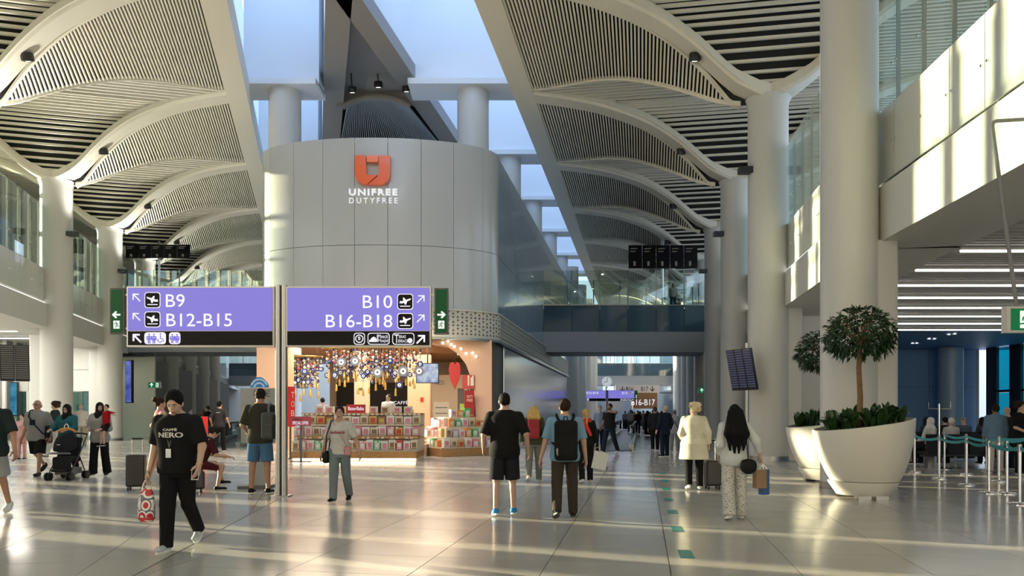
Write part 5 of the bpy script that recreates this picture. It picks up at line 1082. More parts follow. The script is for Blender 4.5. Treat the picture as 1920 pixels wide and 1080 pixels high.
for i, (x, y) in enumerate(STN):
    Y = FY(y); X = (x-960)*Y/F; SP.append((X, Y)); t = thing('queue_post', 'chrome queue post '+PD[i], 'post', (X, Y, 0), 0, 'chrome queue posts'); put('base', pmb, t); put('pole', pmp, t); put('belt_head', pmh, t)
    if i == 1:
        b = MB(); b.lathe([(.02, .98), (.02, 1.72), (0, 1.72)], n=10); b.build('upper_pole', M_chrome, t, 40); b = MB(); b.tube([(-.24, 0, 1.75), (-.24, 0, 1.6), (.26, 0, 1.6), (.26, 0, 1.78)], .008, 6); b.build('sign_holder', M_steel, t, 40)
for i, (a, c) in enumerate(((0, 1), (1, 2), (2, 3), (3, 4), (5, 6), (6, 7), (7, 10), (8, 10), (3, 9), (9, 4), (4, 11))):
    A, B_ = Vector((*SP[a], .93)), Vector((*SP[c], .93)); d = (B_-A).normalized(); A += d*.035; B_ -= d*.035; n_ = Vector((-d.y, d.x, 0))*.002; b = MB(); rings = []
    for q in np.linspace(0, 1, 9): p = A.lerp(B_, float(q))-Vector((0, 0, .06*4*q*(1-q))); rings.append([p-n_-Vector((0, 0, .03)), p+n_-Vector((0, 0, .03)), p+n_+Vector((0, 0, .03)), p-n_+Vector((0, 0, .03))])
    o = b.loft(rings).build('queue_belt', M_belt); nm = ['planter and tall sign post', 'tall sign post and third front post', 'third and fourth front posts', 'fourth and fifth front posts', 'first and second rear posts', 'second and third rear posts', 'third rear post and right edge', 'farthest post and right edge', 'fourth front post and its neighbour', 'that neighbour and the fifth front post', 'fifth front post and the bottom right corner'][i]
    tag(o, f'teal queue belt slung between the {nm}', 'belt', 'teal queue belts')
# ---------------------------------------------------------------- the shop: stands full of boxes, charms, banners, screen
PAL = {'cream': (.62, .55, .42), 'white': (.68, .66, .62), 'pink': (.62, .22, .26), 'red': (.52, .05, .05), 'green': (.10, .42, .16), 'gold': (.55, .36, .10), 'brown': (.26, .13, .07), 'lilac': (.45, .36, .50), 'orange': (.65, .25, .06), 'blue': (.10, .20, .45)}
def box_mesh(nm, wd, dp_, hg, lab):
    b = MB(); b.box((0, 0, hg/2), (wd, dp_, hg)); c = b.mesh('carton', mat('carton_'+nm, PAL[nm], .4, var=.15, vscale=11))
    b = MB(); b.box((0, -dp_/2-.003, hg*.5), (wd*.62, .006, hg*.5)); b.box((0, -dp_/2-.004, hg*.14), (wd*.8, .006, hg*.1)); l = b.mesh('label', mat('label_'+lab, PAL[lab], .4, var=.35, vscale=30)); return c, l
def gift_box(c, l, loc, rz, label, group):
    t = thing('gift_box', label, 'box', loc, rz, group); put('carton', c, t); put('label', l, t); return t
M_trim = mat('brass_pattern', (.40, .22, .09), .35, metal=.5, var=.5, vscale=26); M_shelf = mat('stand_cream', (.60, .50, .38), .5)
st = thing('display_stand', 'long cream sweets stand with brass trims in the middle of the shop front', 'stand', (-4.93, 23.35, 0)); WD = 3.95
for nm, y, z0, z1, dpt, m in (('plinth', 1.0, 0, .1, 1.9, M_shelf), ('base_trim', .93, .1, .3, 2.0, M_trim), ('lower_shelf', 1.0, .3, .34, 1.9, M_shelf), ('lower_back', 1.25, .34, .72, 1.4, M_shelf), ('middle_trim', 1.12, .70, .78, 1.66, M_trim), ('middle_back', 1.42, .78, 1.12, 1.06, M_shelf), ('upper_shelf', 1.3, 1.10, 1.14, 1.3, M_shelf), ('upper_back', 1.6, 1.14, 1.46, .7, M_shelf), ('top_trim', 1.5, 1.45, 1.51, .95, M_trim)):
    b = MB(); b.rbox((0, y, (z0+z1)/2), (WD, dpt, z1-z0), .06); b.build(nm, m, st, 40)
b = MB(); b.box((0, -.03, .06), (WD*.97, .02, .05)); b.build('light_strip', M_lampwarm, st)
tg = MB()
for i in range(26):
    for yy, zz in ((-.06, .62), (.27, .735), (.27, 1.06), (1.0, 1.475)):
        if i % 3 != 1 or zz > 1.4: tg.box((-WD/2+WD*(i+.5)/26, yy+(.31 if .65 < zz < .8 else 0)*0-.012, zz-.01), (.085, .006, .05))
tg.build('price_tags', M_white, st, kind='stuff')
rows = [(.345, .33, .055, .37, 17, 'bottom'), (.785, .31, .36, .27, 15, 'middle'), (1.145, .29, .70, .24, 14, 'top')]
seqs = [('cream', 'pink', 'white', 'green', 'white', 'cream', 'red', 'white'), ('pink', 'white', 'cream', 'white', 'pink', 'gold', 'white'), ('white', 'cream', 'gold', 'brown', 'white', 'cream')]
labc = {'cream': 'brown', 'pink': 'white', 'white': 'pink', 'green': 'white', 'red': 'white', 'gold': 'red', 'brown': 'gold', 'lilac': 'white', 'orange': 'cream', 'blue': 'white'}
bms = {}
def bm_(nm, wd, d, hg):
    k = (nm, round(wd, 2), round(hg, 2))
    if k not in bms: bms[k] = box_mesh(nm, wd, d, hg, labc[nm])
    return bms[k]
for (z, hg, yo, dd, n, rn), sq in zip(rows, seqs):
    for i in range(n):
        nm = sq[i % len(sq)]; wd = WD/n*.9; c, l = bm_(nm, wd, .16, hg*(.86, .97, .92)[i % 3])
        gift_box(c, l, (-4.93+WD*((i+.5)/n-.5), 23.35+yo+.10+(0 if rn == 'bottom' else .12), z), 0, f'{nm} gift box on the {rn} shelf of the long sweets stand, {("first", "second", "third", "fourth", "fifth", "sixth", "seventh", "eighth", "ninth", "tenth", "eleventh", "twelfth", "thirteenth", "fourteenth", "fifteenth", "sixteenth", "seventeenth")[i]} along', f'boxes on the {rn} shelf of the long stand')
# red sign on top of the stand, small stacks beside it
t = thing('shelf_sign', 'red BazerBaba sign on top of the long sweets stand', 'sign', (W(666, 772, 24.6).x, 24.75, 1.512)); b = MB(); b.box((0, 0, .14), (.62, .03, .28)); b.build('board', mat('sign_red', (.55, .03, .03), .4), t); f = Flat(t, -.018); f.text('BazerBaba', -.26, .09, .26, .21, M_signwhite)
for i, (x, nm) in enumerate(((600, 'white'), (618, 'white'), (640, 'cream'), (700, 'white'), (722, 'cream'), (745, 'white'), (765, 'white'))):
    c, l = bm_(nm, .26, .2, .22); gift_box(c, l, (W(x, 0, 24.9).x, 24.95, 1.512), 0, f'{nm} box on top of the long sweets stand, {ORD[i]} from the left', 'boxes on top of the long stand')
# pyramid stand
px_, py_, pa = -2.05, 27.3, math.radians(33)
st = thing('display_stand', 'stepped corner stand piled with boxes in front of the peach arch', 'stand', (px_, py_, 0), pa)
T4 = [(2.5, 0, .28), (2.1, .28, .66), (1.62, .66, 1.02), (1.1, 1.02, 1.36)]
for i, (w_, z0, z1) in enumerate(T4): b = MB(); b.rbox((0, 0, (z0+z1)/2), (w_, w_, z1-z0), .05); b.build(('base', 'tier', 'tier', 'top_tier')[i], M_trim if i == 0 else M_shelf, st, 40)
b = MB(); b.box((0, 0, .30), (2.46, 2.46, .03)); b.build('base_shelf', M_shelf, st)
sq = ('white', 'cream', 'gold', 'white', 'pink', 'cream', 'lilac', 'white', 'orange', 'green'); kk = 0
ca, sa = math.cos(pa), math.sin(pa)
for ti, (w_, z0, w2) in enumerate(((2.3, .318, 2.1), (1.86, .662, 1.62), (1.36, 1.022, 1.1), (.85, 1.362, .0))):
    hg = (.32, .34, .32, .34)[ti]; n = (8, 7, 5, 3)[ti]; pos = (w_+w2)/4+.02 if ti < 3 else .3
    for side in range(2):
        for i in range(n):
            a = -w_/2+w_*(i+.5)/n; u, v = (a, -pos) if side == 0 else (-pos, a)
            if side and i == 0: continue
            if ti == 3 and side: continue
            nm = sq[kk % len(sq)]; kk += 1; c, l = bm_(nm, w_/n*.84, .13, hg*(.75, .95, .85)[kk % 3])
            gift_box(c, l, (px_+u*ca-v*sa, py_+u*sa+v*ca, z0), pa-(math.pi/2 if side else 0), f'{nm} box on the {("lowest", "second", "third", "top")[ti]} tier of the corner stand, {ORD[i]} on its {"left" if side else "right"} face', 'boxes on the corner stand')
# tower of boxes and the red banners by the pier
for i in range(5):
    c, l = bm_(('pink', 'white', 'pink', 'white', 'red')[i], .42, .3, .24); gift_box(c, l, (-1.1, 28.3, .005+.245*i), .2, f'{("pink", "white", "pink", "white", "red")[i]} box in the stack beside the arch foot, {ORD[i]} from the floor', 'stacked boxes beside the arch foot')
def banner(label, x0, x1, y0, y1, Y, m, words=(), rz=0, stand=True, cat='banner'):
    a, b_ = W(x0, y1, Y), W(x1, y0, Y); z0 = 0 if stand else a.z; t = thing('shop_banner', label, cat, ((a.x+b_.x)/2, Y, z0), rz); wd, hg = b_.x-a.x, b_.z-a.z; zo = a.z-z0
    b = MB(); b.box((0, 0, zo+hg/2), (wd, .05, hg)); b.build('board', m, t)
    if stand: b = MB(); b.box((0, 0, zo/2+.0), (.06, .05, zo)); b.box((0, 0, .01), (wd, .14, .02)); b.build('stand', M_darkgrey, t)
    f = Flat(t, -.028)
    for w_, x, y, xx, yy, mm in words: p, q = W(x, yy, Y), W(xx, y, Y); f.text(w_, p.x-(a.x+b_.x)/2, p.z-z0, q.x-(a.x+b_.x)/2, q.z-z0, mm)
    return t
M_red = emis('banner_red', (.55, .02, .02), .45, (.5, .03, .03)); M_cream = mat('letter_cream', (.85, .75, .6), .5)
banner('tall red TOBACCO banner at the left end of the shop front', 536, 553, 725, 800, 24.6, M_red, [(c, 546.5, 735+17*i, 552.5, 746+17*i, M_cream) for i, c in enumerate('TOBA')])
banner('pink SPECIAL OFFER sign below the red tobacco banner', 546, 583, 781, 798, 23.1, emis('offer_pink', (.70, .12, .14), .4), [('SPECIAL OFFER', 549, 790, 579, 796, M_signwhite), ('tobacco', 549, 783, 567, 788, M_black)])
banner('tall dark red banner standing against the inside of the peach arch', 871, 889, 732, 800, 30.1, mat('banner_dark_red', (.33, .015, .018), .4), [('DUTY', 875, 741, 886, 746, M_cream), ('FREE', 875, 748, 886, 753, M_cream), ('All lovely treats', 874, 777, 887, 780, M_cream)], .25)
t = banner('red poster with white bottles above the dark red banner', 866, 889, 703, 729, 30.3, mat('poster_red', (.5, .08, .07), .4), (), .25); f = Flat(t, -.03)
for dx, h_ in ((-.02, .42), (.1, .34), (.16, .42)): f.rrect(dx, 2.62, dx+.07, 2.62+h_, .02, M_cream, 'bottle_print')
banner('dark display case with pale boxes behind the corner stand', 858, 871, 728, 770, 32.2, M_darkgrey); banner('green pack board beside the dark case', 862, 870, 757, 775, 31.2, mat('board_green', (.35, .55, .1), .4))
t = thing('hanging_heart', 'red heart shaped sign hanging beside the arch', 'sign', (W(852, 0, 31.7).x, 31.9, W(0, 697, 31.7).z)); b = MB(); plate_ccw(b, [(.0, -.75), (.18, -.35), (.26, .1), (.2, .38), (.08, .42), (0, .3), (-.08, .42), (-.2, .38), (-.26, .1), (-.18, -.35)], -.05, .05); b.build('heart', mat('heart_red', (.5, .04, .05), .35), t); b = MB(); b.tube([(0, 0, .3), (0, 0, 4.39-W(0, 697, 31.7).z)], .008, 5); b.build('cord', M_black, t)
t = thing('television', 'flat television showing a blue sky, hung in the shop', 'screen', (W(800, 0, 31.6).x, 31.9, W(0, 699, 31.6).z)); b = MB(); b.box((0, 0, 0), (.98, .07, .86)); b.build('case', M_black, t)
m = emis('tv_sky', (.35, .48, .75), 1.0); n = m.node_tree.nodes; l = m.node_tree.links; a_ = n.new('ShaderNodeTexCoord'); no = n.new('ShaderNodeTexNoise'); no.inputs['Scale'].default_value = 3; rp = n.new('ShaderNodeValToRGB'); rp.color_ramp.elements[0].position = .35; rp.color_ramp.elements[0].color = (.16, .24, .55, 1); rp.color_ramp.elements[1].position = .65; rp.color_ramp.elements[1].color = (.75, .85, .95, 1); l.new(a_.outputs['Object'], no.inputs['Vector']); l.new(no.outputs['Fac'], rp.inputs['Fac']); l.new(rp.outputs['Color'], n['Principled BSDF'].inputs['Emission Color'])
b = MB(); b.box((0, -.04, 0), (.92, .02, .80)); b.build('picture', m, t); b = MB(); b.tube([(0, .05, .3), (0, .05, 4.41-W(0, 699, 31.6).z)], .03, 8); b.build('pole', M_blackmetal, t)
# back of the shop: cafe wall and counter
t = thing('cafe_counter', 'dark cafe counter with a CAFFE NERO sign at the back of the shop', 'counter', (-6.9, 38, 0)); b = MB(); b.box((0, 0, .55), (5.2, .7, 1.1)); b.build('counter', M_darkgrey, t); b = MB(); b.box((0, 3.4, 1.9), (5.6, .3, 2.6)); b.build('back_wall', M_black, t); b = MB(); b.box((0, 0, 1.12), (5.3, .8, .04)); b.build('worktop', mat('worktop_blue', (.20, .26, .33), .3), t); f = Flat(t, 3.23); f.text('CAFFÈ NERO', .35, 2.0, 2.05, 2.22, M_signwhite)
t = thing('shop_pillar', 'pale square pillar standing inside the shop', 'pillar', (W(679, 0, 34).x, 34, 0)); b = MB(); b.rbox((0, 0, 2.195), (.62, .6, 4.38), .05); b.build('shaft', mat('pillar_cream', (.60, .50, .40), .5), t, 40); b = MB(); b.box((0, -.31, 2.6), (.2, .02, .1)); b.build('plate', M_darkgrey, t)
t = thing('shop_pillar', 'peach square pillar with a small red sign right of the television', 'pillar', (W(787, 0, 36).x, 36, 0)); b = MB(); b.rbox((0, 0, 2.195), (1.1, .7, 4.38), .05); b.build('shaft', M_peach, t, 40); b = MB(); b.box((.15, -.36, 2.15), (.16, .02, .22)); b.build('red_sign', M_red, t)
t = thing('kids_wall', 'cream partition with KIDS lettering deep in the shop', 'wall unit', (W(835, 0, 39).x, 39, 0)); b = MB(); b.box((0, 0, 1.75), (2.6, .2, 3.5)); b.build('board', mat('kids_cream', (.58, .5, .4), .5), t); f = Flat(t, -.11); f.text('KIDS', -.5, 2.98, -.05, 3.22, M_darkgrey); f.rrect(-.6, .9, .2, 2.1, .05, emis('kids_glow', (.8, .65, .45), .8), 'lit_niche')
for j in range(3): f.strokes([((-.5, 1.2+.3*j), (.1, 1.2+.3*j))], .04, M_darkgrey, 'shelf_line', .006)
# string of bulbs under the arch
for i, (x, y) in enumerate(((830, 643), (840, 640), (852, 650), (864, 654), (874, 663), (886, 662), (892, 668), (846, 646))):
    p = W(x, y, 30.25); t = thing('spot_bulb', f'small warm spot lamp under the shop arch, {ORD[i]} in the curved row', 'light', (p.x, 30.33, p.z), 0, 'warm spot lamps under the arch'); b = MB(); b.ball((0, -.06, 0), .055, 8, 6); b.build('bulb', M_lampwarm, t, 180); b = MB(); b.box((0, .02, 0), (.06, .1, .06)); b.build('holder', M_steel, t)
# ---- hanging charms
M_eyeblue = mat('eye_dark_blue', (.012, .03, .16), .15, var=.2, coat=.5); M_eyegrey = mat('eye_grey_blue', (.10, .12, .17), .3, var=.1); M_eyewhite = mat('eye_milk', (.8, .8, .75), .3, var=.03); M_gold = mat('gold_bead', (.55, .36, .10), .3, metal=.7); M_tassel = mat('tassel_straw', (.50, .33, .14), .8, var=.3, vscale=20); M_silver = mat('bead_silver', (.6, .6, .62), .25, metal=.8); M_reds = mat('bead_red', (.45, .05, .05), .4)
def charm_proto(kind):
    L = (.75, .95, 1.1, .6, .85, 1.25)[kind]; t = thing('hanging_charm', 'x', 'charm', (0, 0, 0)); b = MB(); b.tube([(0, 0, 0), (0, 0, -L)], .006, 4); b.build('cord', M_tassel, t)
    ms = [M_eyeblue, M_silver, M_gold, M_eyeblue, M_reds, M_eyewhite]
    for j in range(5+kind % 3):
        z = -L*(.12+.78*j/(5+kind % 3)); r = (.035, .05, .028, .06)[(j+kind) % 4]; b = MB(); b.ball((0, 0, z), r, 7, 5); o = b.build('bead', ms[(j*2+kind) % 6], t, 180)
    if kind in (1, 3, 4):
        b = MB(); b.tube([(0, -.02, -L), (0, .02, -L)], .10+.03*(kind == 3), 16); e = b.build('eye_disc', M_eyeblue, t, 40); b = MB(); b.tube([(0, -.026, -L), (0, .0, -L)], .055, 12); w_ = b.build('white_ring', M_eyewhite, e, 40)
        b = MB(); b.tube([(0, -.032, -L), (0, .0, -L)], .025, 10); b.build('pupil', M_eyeblue, e, 40)
    else: b = MB(); b.lathe([(.012, -L+.02), (.04, -L-.04), (.05, -L-.22), (.0, -L-.22)], n=8); b.build('tassel', (M_tassel, M_silver, M_gold)[kind % 3], t, 60)
    return t
protos = [charm_proto(k) for k in range(6)]
KD = ['short straw tassel charm', 'silver beaded eye charm', 'long gold tassel charm', 'large blue eye charm', 'red beaded eye charm', 'longest silver tassel charm']
def rack(label, x0, x1, y, Y, dpt, n, off, where):
    a, b_ = W(x0, y, Y), W(x1, y, Y); t = thing('charm_rack', label, 'rack', ((a.x+b_.x)/2, Y, a.z)); wd = b_.x-a.x
    b = MB(); b.tube([(wd/2*math.cos(q), dpt*math.sin(q), 0) for q in np.linspace(0, 2*math.pi, 25)], .03, 6); b.build('ring', M_gold, t, 60)
    for q in (-.3, .3): b = MB(); b.tube([(wd*q, 0, 0), (wd*q, 0, 5.44-a.z)], .012, 5); b.build('rod', M_blackmetal, t)
    b = MB(); b.loft([[(wd/2*math.cos(q), dpt*math.sin(q), z) for q in np.linspace(0, 2*math.pi, 25)[:-1]] for z in (-.016, 0)]); b.build('lattice', M_wood, t)
    xs = sorted(range(n), key=lambda i: math.sqrt((i+.5)/n)*math.cos(i*2.39996)); sfx = lambda q: str(q)+('th' if 10 < q % 100 < 14 else {1: 'st', 2: 'nd', 3: 'rd'}.get(q % 10, 'th'))
    for i in range(n):
        k = (i*5+off) % 6; q = i*2.39996; r = math.sqrt((i+.5)/n); X, Yy = a.x+wd/2+wd/2*.97*r*math.cos(q), Y+dpt*.97*r*math.sin(q); s_ = .75+.6*rnd.random()
        src = protos[k]; o = copy_tree(src, None, (X, Yy, a.z-.016), rnd.gauss(0, .3)); o.scale = (1, 1, s_); o['label'] = KD[k]+', '+sfx(xs.index(i)+1)+' from the left on the '+where; o['group'] = 'charms hanging from the '+where
rack('small round charm rack at the left of the shop', 553, 604, 669, 29.95, .5, 26, 0, 'small rack'); rack('wide oval charm rack over the middle of the shop', 604, 792, 653, 30.0, .42, 92, 2, 'wide rack')
for p_ in protos:
    for c in list(p_.children_recursive): bpy.data.objects.remove(c)
    bpy.data.objects.remove(p_)
for i, (x, y, r) in enumerate(((640, 679, 9), (666, 677, 9), (708, 698, 10), (756, 696, 10), (786, 696, 9), (749, 722, 6))):
    p = W(x, y, 29.4); r = r*29.4/F; t = thing('evil_eye_disc', f'big grey blue eye disc hanging in front of the charms, {ORD[i]} from the left' if i < 5 else 'smaller dark blue eye disc hanging below the others', 'ornament', tuple(p), 0, 'big eye discs'); b = MB(); b.tube([(0, -.02, 0), (0, .02, 0)], r, 20); b.build('disc', M_eyegrey if i < 5 else M_eyeblue, t, 40)
    for q, m_, dy in ((.55, M_eyewhite, .026), (.38, mat('eye_cream', (.7, .6, .4), .4), .032), (.2, M_eyeblue, .038)): b = MB(); b.tube([(0, -dy, 0), (0, 0, 0)], r*q, 14); b.build('ring' if q > .3 else 'pupil', m_, t, 40)
    b = MB(); b.tube([(0, 0, r), (0, 0, 5.44-p.z)], .006, 4); b.build('cord', M_tassel, t)
# ---------------------------------------------------------------- people
BLK = (.009, .009, .010); NAVY = (.012, .018, .035); OLIVE = (.035, .036, .028); DENIM = (.06, .14, .26); GREY = (.16, .165, .17)
def at(x, y): Y = FY(y); return ((x-960)*Y/F, Y)
def tall(y0, y1): return min(1.99, CH*(y1-y0)/(y1-HY))
FT = (.50, .33, .25); TAN = (.36, .20, .13); DK = (.24, .13, .085); AWAY = 0; TOWARD = math.pi
def lateral(t, J, p): M = Matrix.Rotation(t.rotation_euler.z, 3, 'Z'); return M@Vector(p)+t.location
# 1 young man with the phone
t, J = person('young man walking in a black NERO T-shirt, looking down at a phone', at(334, 1031), TOWARD-.02, 1.78, bw=1.08, bd=1.15, legs=((9, 4, -.02), (-9, 34, -.05)), arms=((.10, .02, -.52), (.13, .20, -.46)), lean=3, head=(27, 4), hair='tall', hairc=(.006, .005, .005), skin=FT,
    top=('black_tee', BLK, .44, .84), bottom=('trousers', 'black_trousers', BLK), shoe=(.42, .47, .52), sole=(.65, .66, .66), vox=.010, face=True, wide=.02)
M_print = mat('print_white', (.62, .64, .60), .7, var=.1)
chest_text(t, J, 'CAFFÈ', 1.305, .032, M_print, .15, .0, inf=.042); chest_text(t, J, 'NERO', 1.235, .055, M_print, .26, .0, inf=.042)
b = MB(); b.tube([J.tor(p) for p in ((.07, .06, 1.475), (.05, .150, 1.36), (.01, .178, 1.13))], .006, 5); b.tube([J.tor(p) for p in ((-.07, .06, 1.475), (-.05, .150, 1.36), (.01, .178, 1.13))], .006, 5); ln = b.build('lanyard', M_darkgrey, t); b = MB(); b.box(J.tor((.015, .185, 1.07)), (.055, .006, .095)); b.build('badge', mat('badge_white', (.7, .72, .75), .3), ln)
w_, d_, n_, wv = J.hand[1]; p = Vector((w_+d_*.10+n_*.025)*J.s); pw = lateral(t, J, p); ph = thing('phone', 'white phone held by the young man in black', 'phone', tuple(pw), t.rotation_euler.z+.3); ph.rotation_euler.x = .5; b = MB(); b.rbox((0, 0, 0), (.072, .012, .145), .004); b.build('case', mat('phone_white', (.6, .62, .63), .25), ph); b = MB(); b.box((0, .0065, 0), (.062, .002, .13)); b.build('screen', M_black, ph)
b = MB(); w0, d0 = J.hand[1][0], J.hand[1][1]; b.tube([(w0-d0*.02+np.array([.032*math.cos(a), .032*math.sin(a), 0]))*J.s for a in np.linspace(0, 6.283, 13)], .007, 6); b.build('bracelet', M_gold, t)
w_, d_, n_, wv = J.hand[0]; pw = lateral(t, J, Vector((w_+d_*.13)*J.s)); bg_ = thing('carrier_bag', 'white plastic bag with red and grey ring pattern held by the young man', 'bag', tuple(pw), t.rotation_euler.z)
b = MB(); R8 = lambda w2, d2, z: [(w2*math.cos(a), d2*math.sin(a), z) for a in np.linspace(0, 6.283, 17)[:-1]]
m = mat('bag_pattern', (.7, .7, .7), .35); nn_ = m.node_tree.nodes; l = m.node_tree.links; tcx = nn_.new('ShaderNodeTexCoord'); mp = nn_.new('ShaderNodeMapping'); mp.inputs['Scale'].default_value = (1, 1, .9); vo = nn_.new('ShaderNodeTexVoronoi'); vo.inputs['Scale'].default_value = 8.5; rp = nn_.new('ShaderNodeValToRGB'); rp.color_ramp.interpolation = 'CONSTANT'
for i_, (ps, c) in enumerate(((0, (.7, .7, .68)), (.30, (.45, .01, .03)), (.48, (.7, .7, .68)), (.6, (.08, .10, .13)), (.7, (.7, .7, .68)))):
    e_ = rp.color_ramp.elements[i_] if i_ < 2 else rp.color_ramp.elements.new(ps); e_.position = ps; e_.color = (*c, 1)
l.new(tcx.outputs['Object'], mp.inputs['Vector']); l.new(mp.outputs['Vector'], vo.inputs['Vector']); l.new(vo.outputs['Distance'], rp.inputs['Fac']); l.new(rp.outputs['Color'], nn_['Principled BSDF'].inputs['Base Color'])
b.loft([R8(.075, .05, -.43), R8(.092, .06, -.40), R8(.095, .05, -.25), R8(.075, .03, -.12), R8(.05, .02, -.07)]); b.build('sack', m, bg_, 60); b = MB(); b.loft([R8(.07, .045, -.435), R8(.094, .062, -.40), R8(.095, .062, -.385)]); b.build('bottom', M_reds, bg_, 60)
for sg in (-1, 1): b = MB(); b.tube([(.05*sg, 0, -.08), (.03*sg, 0, -.02), (.012*sg, 0, .01)], .009, 6); b.build('handle', mat('bag_white', (.7, .7, .69), .4), bg_, 60)
# 2 tall man at the kiosk
t, J = person('tall man in an olive T-shirt and denim shorts standing at the wifi kiosk', ((486-960)*13.8/F, 13.85), AWAY, 1.98, bw=1.08, legs=((0, 2, .07), (0, 2, .07)), arms=((.06, .12, -.42), (.08, .22, -.40)), head=(12, 0), hairc=(.02, .014, .01), skin=TAN, top=('olive_tee', OLIVE, .46, .83), bottom=('shorts', 'denim_shorts', DENIM, .92), shoe=BLK, sole=(.7, .7, .68), vox=.012, wide=.01)
bp = worn('backpack', 'grey backpack hanging from the right shoulder of the tall man', 'backpack', t); m = clothm('pack_grey', (.06, .068, .07)); put('pack', fmesh('pack', field_mesh([rbx(J.tor((.21, -.20, 1.12))/J.s, (.115, .09, .22), .06, .02), rbx(J.tor((.22, -.30, 1.04))/J.s, (.09, .04, .12), .03, .02)], .013), m, None, J.s), bp)
b = MB(); b.tube([J.tor(q) for q in ((.19, -.15, 1.32), (.17, -.10, 1.44), (.165, .0, 1.485), (.17, .08, 1.44), (.19, .15, 1.28), (.24, .05, 1.05), (.22, -.16, .96))], .022*J.s, 6); b.build('strap', M_darkgrey, bp, 60)
# 3 woman facing us
t, J = person('woman walking towards us in a white Enchante T-shirt and grey trousers', at(637, 942), TOWARD-.1, 1.63, sex='f', bw=1.12, bd=1.05, legs=((12, 4, -.03), (-10, 16, .0)), arms=((.17, -.02, -.50), (.20, .03, -.49)), head=(0, 8), hair='bun', hairc=(.02, .011, .008), skin=(.40, .24, .17), top=('white_tee', (.46, .46, .45), .44, .86), bottom=('trousers', 'grey_jeans', (.14, .18, .20)), shoe=BLK, sole=(.5, .5, .5), vox=.011, face=True)
chest_text(t, J, 'enchanté', 1.235, .055, mat('print_red', (.32, .03, .05), .7), .27, inf=.036)
s = J.s; bgx = worn('shoulder_bag', 'black shoulder bag at the right hip of the woman in white', 'bag', t); put('bag', fmesh('bag', field_mesh([rbx(np.array(J.tor((.235, .03, .80)))/s, (.06, .10, .10), .05, .02), ell(np.array(J.tor((.235, .02, .86)))/s, (.05, .09, .07))], .013), clothm('bag_black', BLK, .5), None, s), bgx); b = MB(); b.tube([J.tor(q) for q in ((.23, .10, .9), (.20, .13, 1.2), (.135, .06, 1.475), (.13, -.04, 1.48), (.2, -.1, 1.2), (.23, -.06, .9))], .012, 6); b.build('strap', M_black, bgx, 60)
bgx = worn('crossbody_bag', 'small pink crossbody bag on the woman in white', 'bag', t); put('bag', fmesh('bag', field_mesh([rbx(np.array(J.tor((-.185, .10, .93)))/s, (.065, .03, .085), .025, .02)], .012), clothm('bag_pink', (.42, .22, .24), .5), None, s), bgx); b = MB(); b.tube([J.tor(q) for q in ((-.185, .12, 1.0), (-.06, .158, 1.22), (.07, .10, 1.42), (.10, .0, 1.49), (.05, -.12, 1.40), (-.16, -.13, 1.02))], .008, 6); b.build('strap', clothm('bag_pink', (.42, .22, .24)), bgx, 60)
# 4 heavy man in black polo
t, J = person('broad man in a black polo shirt and black shorts seen from behind', at(946, 967), AWAY+.03, 1.81, bw=1.14, bd=1.22, legs=((5, 4, .05), (-2, 6, .05)), arms=((.14, .02, -.48), (.10, .14, -.45)), hair='buzz', hairc=(.008, .007, .006), skin=(.42, .27, .21), top=('black_polo', BLK, .48, .80), bottom=('shorts', 'black_shorts', (.014, .015, .02), 1.0), shoe=(.03, .20, .50), sole=(.65, .68, .7), vox=.011, wide=.008, collar=BLK)
# 5 man with black backpack
t, J = person('man in a light blue polo shirt with a black backpack, walking away', at(1059, 970), AWAY, 1.73, bw=1.12, bd=1.1, legs=((8, 6, .05), (-9, 22, .06)), arms=((.11, .04, -.52), (.15, .02, -.52)), hair='short', hairc=(.03, .018, .012), skin=(.44, .28, .21), top=('blue_polo', (.16, .30, .44), .46, .82), bottom=('trousers', 'brown_trousers', (.040, .034, .028)), shoe=BLK, sole=(.03, .03, .03), vox=.011, wide=.012, collar=(.16, .30, .44))
backpack(t, J, 'large black backpack on the man in the light blue polo', BLK, (.165, .10, .29), 1.13)
# 6 blonde woman, red backpack
t, J = person('blonde woman in an olive jacket with a red backpack, walking away', at(1001, 903), AWAY-.05, 1.70, sex='f', bw=1.08, legs=((10, 6, .03), (-10, 28, .03)), arms=((.08, .05, -.50), (.10, .06, -.5)), hair='mid', hairc=(.50, .33, .10), skin=FT, top=('olive_jacket', (.05, .055, .03), .95, .84), bottom=('trousers', 'grey_slacks', (.15, .155, .14)), shoe=(.45, .40, .32), sole=(.5, .48, .4), vox=.013)
backpack(t, J, 'red backpack on the blonde woman', (.30, .035, .045), (.13, .09, .22), 1.2)
